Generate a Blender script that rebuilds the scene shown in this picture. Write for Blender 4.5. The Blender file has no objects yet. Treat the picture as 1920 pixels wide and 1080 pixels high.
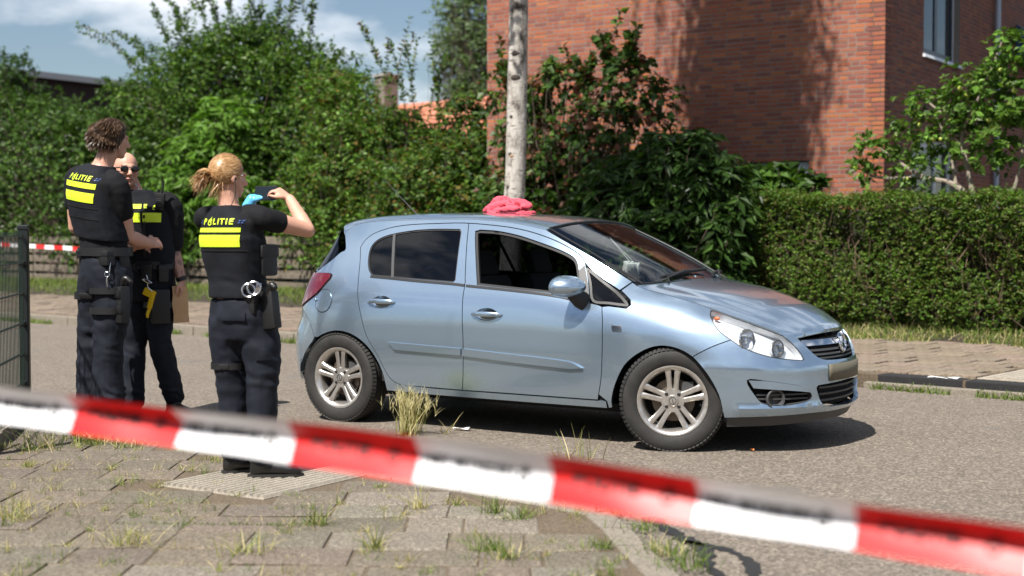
import bpy, bmesh, math, random
import numpy as np
from mathutils import Vector, Matrix
from mathutils.bvhtree import BVHTree
from mathutils.geometry import delaunay_2d_cdt
random.seed(7); RNG = np.random.default_rng(11)
sc = bpy.context.scene; COL = sc.collection
# ------------------------------------------------------------------ camera
CAM_H = 1.28
cam = bpy.data.cameras.new('camera'); cam_ob = bpy.data.objects.new('camera', cam); COL.objects.link(cam_ob)
cam.sensor_width = 36.0; cam.lens = 36.0*2600/1920; cam.clip_start = 0.05; cam.clip_end = 900
cam_ob.location = (0, 0, CAM_H); cam_ob.rotation_euler = (math.radians(90)-math.atan(98/2600), 0, 0)
cam.dof.use_dof = True; cam.dof.focus_distance = 8.7; cam.dof.aperture_fstop = 1.9; cam.dof.aperture_blades = 9
sc.camera = cam_ob
# ------------------------------------------------------------------ sky and sun
SUN_EL = math.radians(54); SUN_AZ = math.radians(56.5)      # light travels to the right and away from the camera
LDIR = Vector((math.cos(SUN_AZ)*math.cos(SUN_EL), math.sin(SUN_AZ)*math.cos(SUN_EL), -math.sin(SUN_EL)))
world = bpy.data.worlds.new('World'); sc.world = world; world.use_nodes = True
wn = world.node_tree.nodes; wl = world.node_tree.links; wn.clear()
w_out = wn.new('ShaderNodeOutputWorld'); w_bg = wn.new('ShaderNodeBackground'); w_sky = wn.new('ShaderNodeTexSky')
w_sky.sky_type = 'NISHITA'; w_sky.sun_disc = False; w_sky.sun_elevation = SUN_EL
w_sky.sun_rotation = math.atan2(-LDIR.x, -LDIR.y) % (2*math.pi); w_sky.dust_density = .9; w_sky.ozone_density = 1.4
w_bg.inputs['Strength'].default_value = 0.055
tc = wn.new('ShaderNodeTexCoord'); mp = wn.new('ShaderNodeMapping'); mp.inputs['Scale'].default_value = (1.0, 1.0, 2.6)
mp.inputs['Location'].default_value = (.35, .1, .22)
nz = wn.new('ShaderNodeTexNoise'); nz.inputs['Scale'].default_value = 5.0; nz.inputs['Detail'].default_value = 7; nz.inputs['Roughness'].default_value = .52
cr = wn.new('ShaderNodeValToRGB'); cr.color_ramp.elements[0].position = .48; cr.color_ramp.elements[1].position = .64
cr.color_ramp.elements[1].color = (.85, .85, .85, 1)
mx = wn.new('ShaderNodeMixRGB'); mx.inputs['Color2'].default_value = (12.5, 12.8, 13.4, 1)
wl.new(tc.outputs['Generated'], mp.inputs['Vector']); wl.new(mp.outputs['Vector'], nz.inputs['Vector'])
wl.new(nz.outputs['Fac'], cr.inputs['Fac']); wl.new(cr.outputs['Color'], mx.inputs['Fac'])
wl.new(w_sky.outputs['Color'], mx.inputs['Color1']); wl.new(mx.outputs['Color'], w_bg.inputs['Color']); wl.new(w_bg.outputs['Background'], w_out.inputs['Surface'])
sun = bpy.data.lights.new('sun', 'SUN'); sun.energy = 5.0; sun.angle = math.radians(.53); sun.color = (1, .955, .89)
sun_ob = bpy.data.objects.new('sun', sun); COL.objects.link(sun_ob); sun_ob.location = (-8, -12, 20)
sun_ob.rotation_euler = LDIR.to_track_quat('-Z', 'Y').to_euler()
# ------------------------------------------------------------------ film
sc.view_settings.view_transform = 'Standard'; sc.view_settings.look = 'None'; sc.view_settings.gamma = 1
sc.view_settings.use_curve_mapping = False; sc.view_settings.exposure = 0.86
sc.render.engine = 'CYCLES'; sc.cycles.use_denoising = True; sc.cycles.max_bounces = 8; sc.cycles.transparent_max_bounces = 12
sc.cycles.caustics_reflective = False; sc.cycles.caustics_refractive = False; sc.cycles.sample_clamp_indirect = 6
# ------------------------------------------------------------------ helpers
def tag(o, label=None, cat=None, group=None, kind=None):
    if label: o['label'] = label
    if cat: o['category'] = cat
    if group: o['group'] = group
    if kind: o['kind'] = kind
    return o
def empty(name, loc=(0, 0, 0), rz=0.0, label=None, cat=None, group=None, parent=None):
    o = bpy.data.objects.new(name, None); COL.objects.link(o); o.empty_display_size = .1
    o.location = loc; o.rotation_euler = (0, 0, rz); o.parent = parent
    return tag(o, label, cat, group)
def link(name, me, mat=None, parent=None, loc=None):
    o = bpy.data.objects.new(name, me); COL.objects.link(o); o.parent = parent
    if mat is not None:
        for m in (mat if isinstance(mat, (list, tuple)) else [mat]): me.materials.append(m)
    if loc is not None: o.location = loc
    return o
def np_mesh(name, V, F, smooth=False, col=None, mi=None):
    """V (n,3) array; F (m,k) array of equal-size faces, or list of lists."""
    me = bpy.data.meshes.new(name); V = np.asarray(V, np.float32)
    if isinstance(F, np.ndarray):
        m, k = F.shape; me.vertices.add(len(V)); me.vertices.foreach_set('co', V.ravel())
        me.loops.add(m*k); me.loops.foreach_set('vertex_index', F.astype(np.int32).ravel())
        me.polygons.add(m); me.polygons.foreach_set('loop_start', np.arange(0, m*k, k, dtype=np.int32))
        me.update(calc_edges=True)
    else:
        me.from_pydata([tuple(map(float, v)) for v in V], [], [list(map(int, f)) for f in F])
    n = len(me.polygons)
    me.polygons.foreach_set('use_smooth', np.full(n, bool(smooth)))
    if mi is not None: me.polygons.foreach_set('material_index', np.asarray(mi, np.int32))
    if col is not None:
        a = me.color_attributes.new('Col', 'FLOAT_COLOR', 'POINT'); c = np.ones((len(V), 4), np.float32); c[:, :3] = col; a.data.foreach_set('color', c.ravel())
    me.update(); return me
class MB:
    """collects shapes of one part and links them as ONE mesh object"""
    def __init__(s): s.V = []; s.F = []; s.n = 0
    def add(s, V, F):
        V = np.asarray(V, float); s.V.append(V); s.F += [[i+s.n for i in f] for f in F]; s.n += len(V); return s
    def box(s, c, size, R=None, bev=0.0):
        hx, hy, hz = [a/2 for a in size]
        if bev <= 0:
            V = np.array([(x*hx, y*hy, z*hz) for x in (-1, 1) for y in (-1, 1) for z in (-1, 1)])
            F = [(0, 1, 3, 2), (4, 6, 7, 5), (0, 4, 5, 1), (2, 3, 7, 6), (0, 2, 6, 4), (1, 5, 7, 3)]
        else:
            bm = bmesh.new(); bmesh.ops.create_cube(bm, size=1)
            for v in bm.verts: v.co = Vector((v.co.x*size[0], v.co.y*size[1], v.co.z*size[2]))
            bmesh.ops.bevel(bm, geom=bm.edges[:], offset=bev, segments=2, affect='EDGES', profile=.6)
            bm.verts.index_update(); V = np.array([v.co[:] for v in bm.verts]); F = [[v.index for v in f.verts] for f in bm.faces]; bm.free()
        if R is not None: V = V @ np.array(R.to_3x3()).T
        return s.add(V+np.array(c), F)
    def tube(s, P, r, n=8, cap=True, closed=False):
        P = np.asarray(P, float); m = len(P); r = np.broadcast_to(np.asarray(r, float), (m,)) if np.ndim(r) < 2 else np.asarray(r)
        T = np.gradient(P, axis=0)
        if closed: T = np.roll(P, -1, 0)-np.roll(P, 1, 0)
        T /= np.linalg.norm(T, axis=1)[:, None]+1e-12
        a = np.array((0, 0, 1.)) if abs(T[0, 2]) < .9 else np.array((1., 0, 0)); N = np.cross(T[0], a); N /= np.linalg.norm(N)
        V = []; th = np.linspace(0, 2*np.pi, n, endpoint=False)
        for i in range(m):
            N = N-T[i]*(N@T[i]); N /= np.linalg.norm(N)+1e-12; B = np.cross(T[i], N)
            rr = r[i] if np.ndim(r[i]) else (r[i], r[i])
            V.append(P[i]+np.cos(th)[:, None]*N*rr[0]+np.sin(th)[:, None]*B*rr[1])
        F = [(i*n+j, i*n+(j+1) % n, (i+1)*n+(j+1) % n, (i+1)*n+j) for i in range(m-1) for j in range(n)]
        if closed: F += [((m-1)*n+j, (m-1)*n+(j+1) % n, (j+1) % n, j) for j in range(n)]
        elif cap: F += [tuple(range(n))[::-1], tuple((m-1)*n+j for j in range(n))]
        return s.add(np.vstack(V), F)
    def lathe(s, prof, n=32, R=None, c=(0, 0, 0), close=False):
        """prof [(r,z)] spun about Z"""
        th = np.linspace(0, 2*np.pi, n, endpoint=False); m = len(prof)
        V = np.vstack([np.stack([r*np.cos(th), r*np.sin(th), np.full(n, z)], 1) for r, z in prof])
        if R is not None: V = V @ np.array(R.to_3x3()).T
        F = [(i*n+j, i*n+(j+1) % n, ((i+1) % m)*n+(j+1) % n, ((i+1) % m)*n+j) for i in range(m if close else m-1) for j in range(n)]
        return s.add(V+np.array(c), F)
    def prism(s, poly, z0, z1, R=None, c=(0, 0, 0)):
        n = len(poly); V = np.array([(x, y, z0) for x, y in poly]+[(x, y, z1) for x, y in poly], float)
        if R is not None: V = V @ np.array(R.to_3x3()).T
        F = [tuple(range(n))[::-1], tuple(range(n, 2*n))]+[(i, (i+1) % n, n+(i+1) % n, n+i) for i in range(n)]
        return s.add(V+np.array(c), F)
    def ell(s, c, r, n=12, m=8, R=None):
        V = []; F = []
        for i in range(m+1):
            a = math.pi*i/m
            for j in range(n):
                b = 2*math.pi*j/n; V.append((r[0]*math.sin(a)*math.cos(b), r[1]*math.sin(a)*math.sin(b), r[2]*math.cos(a)))
        for i in range(m):
            for j in range(n): F.append((i*n+j, (i+1)*n+j, (i+1)*n+(j+1) % n, i*n+(j+1) % n))
        V = np.array(V)
        if R is not None: V = V @ np.array(R.to_3x3()).T
        return s.add(V+np.array(c), F)
    def mesh(s, name, smooth=False):
        me = bpy.data.meshes.new(name); me.from_pydata([tuple(v) for v in np.vstack(s.V)], [], s.F)
        bm = bmesh.new(); bm.from_mesh(me); bmesh.ops.remove_doubles(bm, verts=bm.verts, dist=1e-6); bmesh.ops.recalc_face_normals(bm, faces=bm.faces); bm.to_mesh(me); bm.free()
        if smooth:
            me.polygons.foreach_set('use_smooth', np.ones(len(me.polygons), bool))
            if smooth != 'all': me.set_sharp_from_angle(angle=math.radians(40))
        return me
    def build(s, name, mat, parent=None, smooth=False, loc=None): return link(name, s.mesh(name, smooth), mat, parent, loc)
# ------------------------------------------------------------------ materials
def mat(name, rgb=(.5, .5, .5), rough=.6, metal=0.0, **kw):
    m = bpy.data.materials.new(name); m.use_nodes = True; b = m.node_tree.nodes['Principled BSDF']
    b.inputs['Base Color'].default_value = (*rgb, 1); b.inputs['Roughness'].default_value = rough; b.inputs['Metallic'].default_value = metal
    for k, v in kw.items(): b.inputs[k.replace('_', ' ').title() if k not in ('IOR',) else k].default_value = v
    return m
def nodes(m): return m.node_tree.nodes, m.node_tree.links, m.node_tree.nodes['Principled BSDF']
def coord(m, scale=1.0, kind='Object'):
    n, l, b = nodes(m); t = n.new('ShaderNodeTexCoord'); g = n.new('ShaderNodeMapping')
    g.inputs['Scale'].default_value = (scale,)*3 if np.isscalar(scale) else scale
    l.new(t.outputs[kind], g.inputs['Vector']); return g.outputs['Vector']
def noise(m, vec, scale, detail=4, rough=.55):
    n, l, b = nodes(m); t = n.new('ShaderNodeTexNoise'); t.inputs['Scale'].default_value = scale; t.inputs['Detail'].default_value = detail; t.inputs['Roughness'].default_value = rough
    l.new(vec, t.inputs['Vector']); return t.outputs['Fac']
def ramp(m, fac, stops):
    n, l, b = nodes(m); r = n.new('ShaderNodeValToRGB'); e = r.color_ramp.elements
    while len(e) < len(stops): e.new(.5)
    for i, (p, c) in enumerate(stops): e[i].position = p; e[i].color = (*c, 1) if len(c) == 3 else c
    l.new(fac, r.inputs['Fac']); return r.outputs['Color']
def mix(m, fac, a, b_, mode='MIX'):
    n, l, b = nodes(m); x = n.new('ShaderNodeMixRGB'); x.blend_type = mode
    for s, v in zip(('Fac', 'Color1', 'Color2'), (fac, a, b_)):
        if isinstance(v, bpy.types.NodeSocket): l.new(v, x.inputs[s])
        elif s == 'Fac': x.inputs[s].default_value = v
        else: x.inputs[s].default_value = (*v, 1)
    return x.outputs['Color']
def attr(m, name='Col'):
    n, l, b = nodes(m); a = n.new('ShaderNodeAttribute'); a.attribute_name = name; return a.outputs['Color']
def base(m, c): nodes(m)[1].new(c, nodes(m)[2].inputs['Base Color'])
def bump(m, h, strength=.3, dist=.01):
    n, l, b = nodes(m); p = n.new('ShaderNodeBump'); p.inputs['Strength'].default_value = strength; p.inputs['Distance'].default_value = dist
    l.new(h, p.inputs['Height']); l.new(p.outputs['Normal'], b.inputs['Normal']); return p
def leaf_mat(name, gloss=.35, trans=.35, tint=(1, 1, 1)):
    m = mat(name, (.06, .1, .03), gloss); n, l, b = nodes(m); c = attr(m)
    base(m, c); b.inputs['Specular IOR Level'].default_value = .22
    tr = n.new('ShaderNodeBsdfTranslucent'); tcol = mix(m, 1.0, c, (1.25*tint[0], 1.35*tint[1], .55*tint[2]), 'MULTIPLY'); l.new(tcol, tr.inputs['Color'])
    ms = n.new('ShaderNodeMixShader'); ms.inputs['Fac'].default_value = trans; l.new(b.outputs['BSDF'], ms.inputs[1]); l.new(tr.outputs['BSDF'], ms.inputs[2])
    l.new(ms.outputs['Shader'], n['Material Output'].inputs['Surface']); return m
def unit(v): return v/(np.linalg.norm(v, axis=-1, keepdims=True)+1e-9)
def smoothpoly(P, n=6, closed=False):
    P = [np.asarray(p, float) for p in P]; Q = ([P[-1]]+P+P[:2]) if closed else ([2*P[0]-P[1]]+P+[2*P[-1]-P[-2]]); out = []
    for i in range(1, len(Q)-2):
        a, b, c, d = Q[i-1:i+3]
        for k in range(n):
            t = k/n; out.append(.5*((2*b)+(c-a)*t+(2*a-5*b+4*c-d)*t*t+(3*b-a-3*c+d)*t**3))
    if not closed: out.append(P[-1])
    return np.array(out)
# ================================================================== street frame: a along the far kerb, n away from the road
K0 = np.array((-2.61, 16.53)); KE = np.array((.752, -.659)); KN = np.array((.659, .752))
def st(a, n, z=0.0): p = K0+KE*a+KN*n; return (float(p[0]), float(p[1]), float(z))
KANG = math.atan2(KE[1], KE[0])
def jit(c, s=.1): k = 1+random.uniform(-s, s); return tuple(max(0, x*k*(1+random.uniform(-s*.3, s*.3))) for x in c)
# ---- materials of the ground
def speckle(name, c0, c1, c2, fine=260, rough=.9, bs=.5, vcol=False, wear=None):
    m = mat(name, c1, rough); v = coord(m); n, l, b = nodes(m)
    vo = n.new('ShaderNodeTexVoronoi'); vo.inputs['Scale'].default_value = fine; l.new(v, vo.inputs['Vector'])
    stones = ramp(m, vo.outputs['Color'], [(0.0, c0), (.5, c1), (1.0, c2)])
    big = noise(m, v, 1.3, 6, .6); mid = noise(m, v, 9, 5, .6)
    c = mix(m, .75, stones, ramp(m, big, [(.3, tuple(x*.72 for x in c1)), (.7, tuple(x*1.18 for x in c1))]), 'SOFT_LIGHT')
    c = mix(m, ramp(m, mid, [(.45, (0, 0, 0)), (.75, (.45, .45, .45))]), c, tuple(x*.55 for x in c1))
    if vcol: c = mix(m, .8, c, attr(m), 'MULTIPLY')
    if wear: c = mix(m, ramp(m, noise(m, v, wear[1], 6, .65), [(wear[2], (0, 0, 0)), (wear[2]+.04, (.9, .9, .9))]), c, wear[0])
    base(m, c); bump(m, mix(m, .5, vo.outputs['Distance'], mid), bs, .004); return m
M_ASPH = speckle('asphalt', (.11, .095, .08), (.205, .18, .153), (.40, .36, .31), 80, .92, .8, False, ((.12, .105, .09), .8, .60))
M_PATCH = speckle('asphalt_patch', (.018, .018, .02), (.03, .03, .032), (.06, .06, .06), 120, .85, .6)
M_TILE = speckle('concrete_tile', (.12, .106, .09), (.215, .193, .165), (.42, .39, .34), 130, .92, .6, True, ((.52, .49, .43), 5.0, .66))
M_KERB = speckle('concrete_kerb', (.17, .152, .13), (.26, .235, .20), (.40, .37, .32), 130, .92, .5)
M_FAR = speckle('paving', (.17, .142, .115), (.255, .218, .18), (.36, .315, .265), 60, .92, .5, True)
M_SOIL = speckle('soil', (.035, .025, .018), (.07, .052, .038), (.16, .13, .10), 45, .95, 1.0)
M_RIB = speckle('ribbed_concrete', (.27, .243, .205), (.37, .34, .295), (.50, .465, .41), 160, .92, .4)
M_SAND = speckle('joint_sand', (.10, .08, .057), (.17, .138, .10), (.26, .215, .16), 120, .95, .6)
def sheet(name, pts, mat_, z, kind='structure', sub=0):
    me = bpy.data.meshes.new(name); me.from_pydata([(x, y, z) for x, y in pts], [], [list(range(len(pts)))])
    return tag(link(name, me, mat_), kind=kind)
def quadpts(a0, a1, n0, n1): return [st(a0, n0)[:2], st(a1, n0)[:2], st(a1, n1)[:2], st(a0, n1)[:2]]
g = sheet('ground', [(-400, -400), (400, -400), (400, 500), (-400, 500)], M_SOIL, -.06)
road = sheet('road', [(-60, -30), (40, -30), *[st(a, 0)[:2] for a in (60, -90)]], M_ASPH, 0.0)
# tar seams on the road beside the pavement corner
def ribbon(name, P, w, z, mt, parent=None, kind=None):
    P = smoothpoly(P, 8); T = np.gradient(P, axis=0); T /= np.linalg.norm(T, axis=1)[:, None]; Nn = np.stack([-T[:, 1], T[:, 0]], 1)
    ww = w*(1+.35*RNG.standard_normal(len(P)))[:, None]*.5; L = P+Nn*ww; R = P-Nn*ww; m = len(P)
    V = np.vstack([np.c_[L, np.full(m, z)], np.c_[R, np.full(m, z)]]); F = [(i, i+1, m+i+1, m+i) for i in range(m-1)]
    o = link(name, np_mesh(name, V, F), mt, parent); return tag(o, kind=kind) if kind else o
ribbon('tar_seam', [(.62, 6.25), (.70, 5.9), (.78, 5.6), (.76, 5.3), (.84, 4.9)], .07, .004, M_PATCH, road)
ribbon('tar_seam', [(.72, 5.75), (.86, 5.62), (.93, 5.4), (.90, 5.1)], .05, .004, M_PATCH, road)
# ---- far side: kerb stones, paving, verge, ramp
_q = quadpts(-60, 40, .125, 3.9); pav = tag(MB().prism(_q, -.05, .105).build('pavement', M_SAND), kind='structure')
kerb = empty('kerb'); tag(kerb, kind='structure')
kme = MB().box((0, 0, .05), (.985, .12, .14), bev=.012).mesh('kerb_stone')
a = -26.0
while a < 14:
    if not (7.4 < a+.5 < 12.0):
        o = link('kerb_stone', kme, None if kme.materials else M_KERB, kerb); o.location = st(a+.5, .06, 0); o.rotation_euler = (0, 0, KANG+random.uniform(-.004, .004))
    a += 1.0
kme2 = MB().box((0, 0, .02), (.985, .10, .06), bev=.008).mesh('kerb_stone'); kme2.materials.append(M_KERB)
for i in range(5):
    o = link('kerb_stone', kme2, None, kerb); o.location = st(7.9+i, .05, 0); o.rotation_euler = (0, 0, KANG)
kme3 = MB().box((0, 0, .05), (.74, .20, .07), bev=.01).mesh('dark_strip_block'); kme3.materials.append(M_PATCH)
for i in range(6):
    o = link('dark_strip_block', kme3, None, kerb); o.location = st(7.85+i*.765, .215, .024); o.rotation_euler = (random.uniform(-.02, .02), 0, KANG+random.uniform(-.012, .012))
# far paving stones: brick-shaped clinkers laid along the kerb; the nearest as pieces, the rest joined
def stone_mesh(name, sx, sy, sz, c, mt):
    mb = MB().box((0, 0, -sz/2), (sx, sy, sz), bev=.006); me = mb.mesh(name); n = len(me.vertices)
    at_ = me.color_attributes.new('Col', 'FLOAT_COLOR', 'POINT'); at_.data.foreach_set('color', np.tile(np.array([*c, 1], np.float32), n)); me.materials.append(mt); return me
fs = [stone_mesh('paving_stone', .292, .292, .05, jit((.95, .92, .88), .16), M_FAR) for _ in range(10)]
rest_V = []; rest_F = []; rest_C = []; rest_n = 0; cnt = 0
for ia in range(-64, 44):
    for j in range(12):
        a = ia*.3+(.15 if j % 2 else 0); n_ = .32+.3*(j+.5)
        if n_ < .42 and 7.3 < a < 12.2: continue
        if a > 8.25-.05*n_ and a < 11.6 and n_ < 2.75: continue          # the ribbed ramp lies here
        z = .122+random.uniform(-.006, .006); tilt = (random.uniform(-.012, .012), random.uniform(-.012, .012), KANG+random.uniform(-.012, .012))
        if a > 4.0 and cnt < 250 and a < 10.5:
            o = link('paving_stone', random.choice(fs), None, pav); o.location = st(a, n_, z); o.rotation_euler = tilt; cnt += 1
        else:
            c = np.array(st(a, n_, z)); R = np.array(Matrix.Rotation(tilt[2], 3, 'Z') @ Matrix.Rotation(tilt[0], 3, 'X') @ Matrix.Rotation(tilt[1], 3, 'Y'))
            q = np.array([(-.145, -.145, 0), (.145, -.145, 0), (.145, .145, 0), (-.145, .145, 0), (-.147, -.147, -.03), (.147, -.147, -.03), (.147, .147, -.03), (-.147, .147, -.03)]) @ R.T+c
            rest_V.append(q); rest_C.append(np.tile(jit((.95, .92, .88), .16), (8, 1)))
            rest_F += [[k+rest_n for k in f] for f in ((0, 1, 2, 3), (0, 4, 5, 1), (1, 5, 6, 2), (2, 6, 7, 3), (3, 7, 4, 0))]; rest_n += 8
tag(link('paving_stones', np_mesh('paving_stones', np.vstack(rest_V), rest_F, col=np.vstack(rest_C)), M_FAR, pav), kind='stuff')
# ribbed ramp slabs (far side)
def ribbed(name, sx, sy, pitch, parent, loc, rz, mt):
    mb = MB().box((0, 0, -.03), (sx, sy, .05)); k = int(sy/pitch)
    for i in range(k):
        y = -sy/2+pitch*(i+.5); w = pitch*.34
        mb.add([(-sx/2+.01, y-w, -.0049), (sx/2-.01, y-w, -.0049), (-sx/2+.01, y-w*.5, .010), (sx/2-.01, y-w*.5, .010), (-sx/2+.01, y+w*.5, .010), (sx/2-.01, y+w*.5, .010), (-sx/2+.01, y+w, -.0049), (sx/2-.01, y+w, -.0049)],
               [(0, 1, 3, 2), (2, 3, 5, 4), (4, 5, 7, 6), (0, 2, 4, 6), (1, 7, 5, 3)])
    o = mb.build(name, mt, parent, loc=loc); o.rotation_euler = (0, 0, rz); return o
for i in range(4):
    for j in range(2): ribbed('ribbed_slab', 1.18, .74, .062, pav, st(8.62+.76*i, .93+1.2*j, .118), KANG+math.pi/2, M_RIB)
# ---- near side: paving tiles, kerb band, ribbed slab
NEARK = [(-9.0, 14.85), (-1.05, 7.6), (.30, 6.37), (.46, 6.12), (.50, 5.75), (.58, 5.2), (.9, 2.4), (1.2, -4)]
npav = sheet('pavement', [*NEARK, (-14, -4), (-14, 14.85)], M_SAND, .0165)
NP = smoothpoly(NEARK[:], 6)[:, :2]
def inside_near(x, y, m=0.0):
    yk = np.interp(x, [p[0] for p in NEARK[:3]], [p[1] for p in NEARK[:3]]); d1 = (yk-y)*.75
    xk = np.interp(y, [-4, 2.4, 5.2, 5.75, 6.12, 6.37], [1.2, .9, .58, .50, .46, .30]); d2 = xk-x
    return min(d1, d2) > m
tiles_big = []
def tile_obj(x0, x1, y0, y1, c, z):
    cx, cy = (x0+x1)/2, (y0+y1)/2; sx, sy = x1-x0-.009, y1-y0-.009
    bm_ = MB().box((0, 0, -.03), (sx, sy, .06), bev=.007); me = bm_.mesh('paving_tile'); n = len(me.vertices)
    co = np.zeros(n*3, np.float32); me.vertices.foreach_get('co', co); co = co.reshape(-1, 3); co[:, :2] += RNG.uniform(-.003, .003, (n, 2)); me.vertices.foreach_set('co', co.ravel())
    at_ = me.color_attributes.new('Col', 'FLOAT_COLOR', 'POINT'); at_.data.foreach_set('color', np.tile(np.array([*c, 1], np.float32), n)); me.materials.append(M_TILE)
    o = link('paving_tile', me, None, npav); o.location = (cx, cy, z); o.rotation_euler = (random.uniform(-.008, .008), random.uniform(-.008, .008), random.uniform(-.012, .012)); return o
RIBC = np.array((-1.22, 7.20)); RIBR = math.radians(58)
def in_rib(x, y, m=0.0):
    d = np.array((x, y))-RIBC; u = d @ np.array((math.cos(RIBR), math.sin(RIBR))); v = d @ np.array((-math.sin(RIBR), math.cos(RIBR))); return abs(u) < .50+m and abs(v) < .36+m
y = 4.35; row = 0
while y < 12.2:
    h = .32 if row % 3 else .28; skew = .035
    x = -3.9 - (row % 2)*.17
    while x < .8:
        w = random.choice((.33, .40, .46, .50)) if x < -.6 else random.choice((.20, .25, .31, .33))
        cx, cy = x+w/2, y+h/2
        ysk = cy-skew*(cx+1.2)
        if inside_near(cx, ysk, .20) and not in_rib(cx, ysk, .13) and cx > -3.3-.1*(cy-9) :
            light = random.random() < (.08 if cx < -.7 else .5)
            c = jit((1.10, 1.10, 1.08), .07) if light else jit((.82, .77, .70), .14)
            tile_obj(x, x+w, ysk-h/2, ysk+h/2, c, .0215+random.uniform(-.0035, .0045))
        x += w
    y += h; row += 1
ribbed('ribbed_slab', 1.0, .70, .043, npav, (RIBC[0], RIBC[1], .026), RIBR, M_RIB)
# kerb band round the near pavement
cl = smoothpoly([(-6.5, 12.57), (-4, 10.29), (-1.05, 7.6), (.18, 6.48), (.41, 6.18), (.46, 5.75), (.54, 5.2), (.70, 3.9)], 14)
seg = np.concatenate([[0], np.cumsum(np.linalg.norm(np.diff(cl, axis=0), axis=1))]); L = .0
while L+.5 < seg[-1]:
    ln = .5 if L < seg[-1]-3.2 else .34
    p0 = np.array([np.interp(L+.004, seg, cl[:, k]) for k in (0, 1)]); p1 = np.array([np.interp(L+ln-.004, seg, cl[:, k]) for k in (0, 1)]); c = (p0+p1)/2; d = p1-p0
    o = MB().box((0, 0, -.05), (np.linalg.norm(d), .125, .12), bev=.009).build('kerb_stone', M_KERB, npav); o.location = (c[0], c[1], .018+random.uniform(-.003, .003)); o.rotation_euler = (0, 0, math.atan2(d[1], d[0])); L += ln
# planting bed with stone edging along the wire fence
bed = sheet('planting_bed', [(-3.32, 9.3), (-14, 9.9), (-14, 2), (-2.45, 4.5)], M_SOIL, .018)
edge_l = [np.array((-3.26, 9.22))+(np.array((-2.62, 6.0))-np.array((-3.26, 9.22)))*k for k in np.linspace(0, 1, 8)]
for p, q in zip(edge_l[:-1], edge_l[1:]):
    c = (p+q)/2; d = q-p; o = MB().box((0, 0, 0), (np.linalg.norm(d)-.008, .07, .14), bev=.008).build('edging_stone', M_KERB, bed); o.location = (c[0]-.02, c[1], .035); o.rotation_euler = (0, random.uniform(-.01, .01), math.atan2(d[1], d[0])+random.uniform(-.02, .02))
pebV = []; pebF = []; pn = 0
for _ in range(700):
    t = random.random(); b = edge_l[0]+(edge_l[-1]-edge_l[0])*t; x = b[0]-.05-abs(random.gauss(0, .35)); yy = b[1]+random.uniform(-.1, .1); r = random.uniform(.006, .02)
    q = np.array([(1, 0, 0), (0, 1, 0), (-1, 0, 0), (0, -1, 0), (0, 0, .7)])*r*RNG.uniform(.6, 1.3, (5, 1))+np.array((x, yy, .022))
    pebV.append(q); pebF += [[k+pn for k in f] for f in ((0, 1, 4), (1, 2, 4), (2, 3, 4), (3, 0, 4))]; pn += 5
tag(link('gravel', np_mesh('gravel', np.vstack(pebV), pebF), mat('pebble', (.42, .38, .33), .9)), 'small pale pebbles scattered over the dark planting bed', 'gravel', kind='stuff')
# verge and garden ground behind the far paving
va = np.linspace(-60, 40, 60); VV = []; VF = []
prof = [(3.86, .112), (4.1, .15), (4.6, .21), (5.5, .24), (9, .25), (60, .3)]
for a_ in va:
    for nn, z in prof: VV.append(st(a_, nn+.12*math.sin(a_*2.1)*(nn < 4), z+.012*math.sin(a_*3.7+nn)))
k = len(prof); VF = [(i*k+j, (i+1)*k+j, (i+1)*k+j+1, i*k+j+1) for i in range(len(va)-1) for j in range(k-1)]
tag(link('verge', np_mesh('verge', np.array(VV), VF, smooth=True), M_SOIL), kind='structure')
# ---- grass
def blades(P, h, w, cols, lean=.5, curl=.5, seed=1):
    """P (n,3) roots -> tapered bent blades, 3 segments"""
    r = np.random.default_rng(seed); n = len(P); az = r.uniform(0, 2*np.pi, n); ln = np.abs(r.normal(0, lean, n)); hh = h*r.uniform(.45, 1.25, n) if np.isscalar(h) else h*r.uniform(.6, 1.2, n)
    dirx = np.stack([np.cos(az), np.sin(az), np.zeros(n)], 1); side = np.stack([-np.sin(az), np.cos(az), np.zeros(n)], 1); tw = r.uniform(0, 6.28, n); side = side*np.cos(tw)[:, None]+dirx*np.sin(tw)[:, None]
    pts = []
    for s, ww in ((0, 1), (.4, .85), (.75, .55), (1, .06)):
        c = P+np.stack([dirx[:, 0]*hh*(ln*s+curl*ln*s*s), dirx[:, 1]*hh*(ln*s+curl*ln*s*s), hh*s*(1-.25*ln*s)], 1)
        pts += [c-side*(w*ww/2), c+side*(w*ww/2)]
    V = np.stack(pts, 1).reshape(-1, 3); b = (np.arange(n)*8)[:, None]
    F = np.concatenate([b+np.array((0, 1, 3, 2)), b+np.array((2, 3, 5, 4)), b+np.array((4, 5, 7, 6))], 0)
    ci = r.integers(0, len(cols), n); cc = np.array(cols)[ci]*r.uniform(.7, 1.25, (n, 1)); C = np.repeat(cc, 8, 0)
    return V, F, C
M_GRASS = leaf_mat('grass_blade', .5, .3)
GREEN = [(.10, .16, .028), (.13, .20, .035), (.17, .21, .05), (.085, .13, .024)]; DRY = [(.42, .36, .17), (.50, .43, .22), (.33, .30, .12), (.22, .26, .07)]; MIXG = GREEN+DRY[:2]
def grass_obj(name, V, F, C, label, parent=None): return tag(link(name, np_mesh(name, V, F, col=C), M_GRASS, parent), label, 'grass', kind='stuff')
def rnd_st(n, a0, a1, n0, n1, z, seed=3):
    r = np.random.default_rng(seed); a = r.uniform(a0, a1, n); m = n0+(n1-n0)*r.uniform(0, 1, n)**1.0; P = K0+np.outer(a, KE)+np.outer(m, KN); zz = np.interp(m, [p[0] for p in prof], [p[1] for p in prof]) if z is None else np.full(n, z); return np.c_[P, zz-.005], a, m
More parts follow.
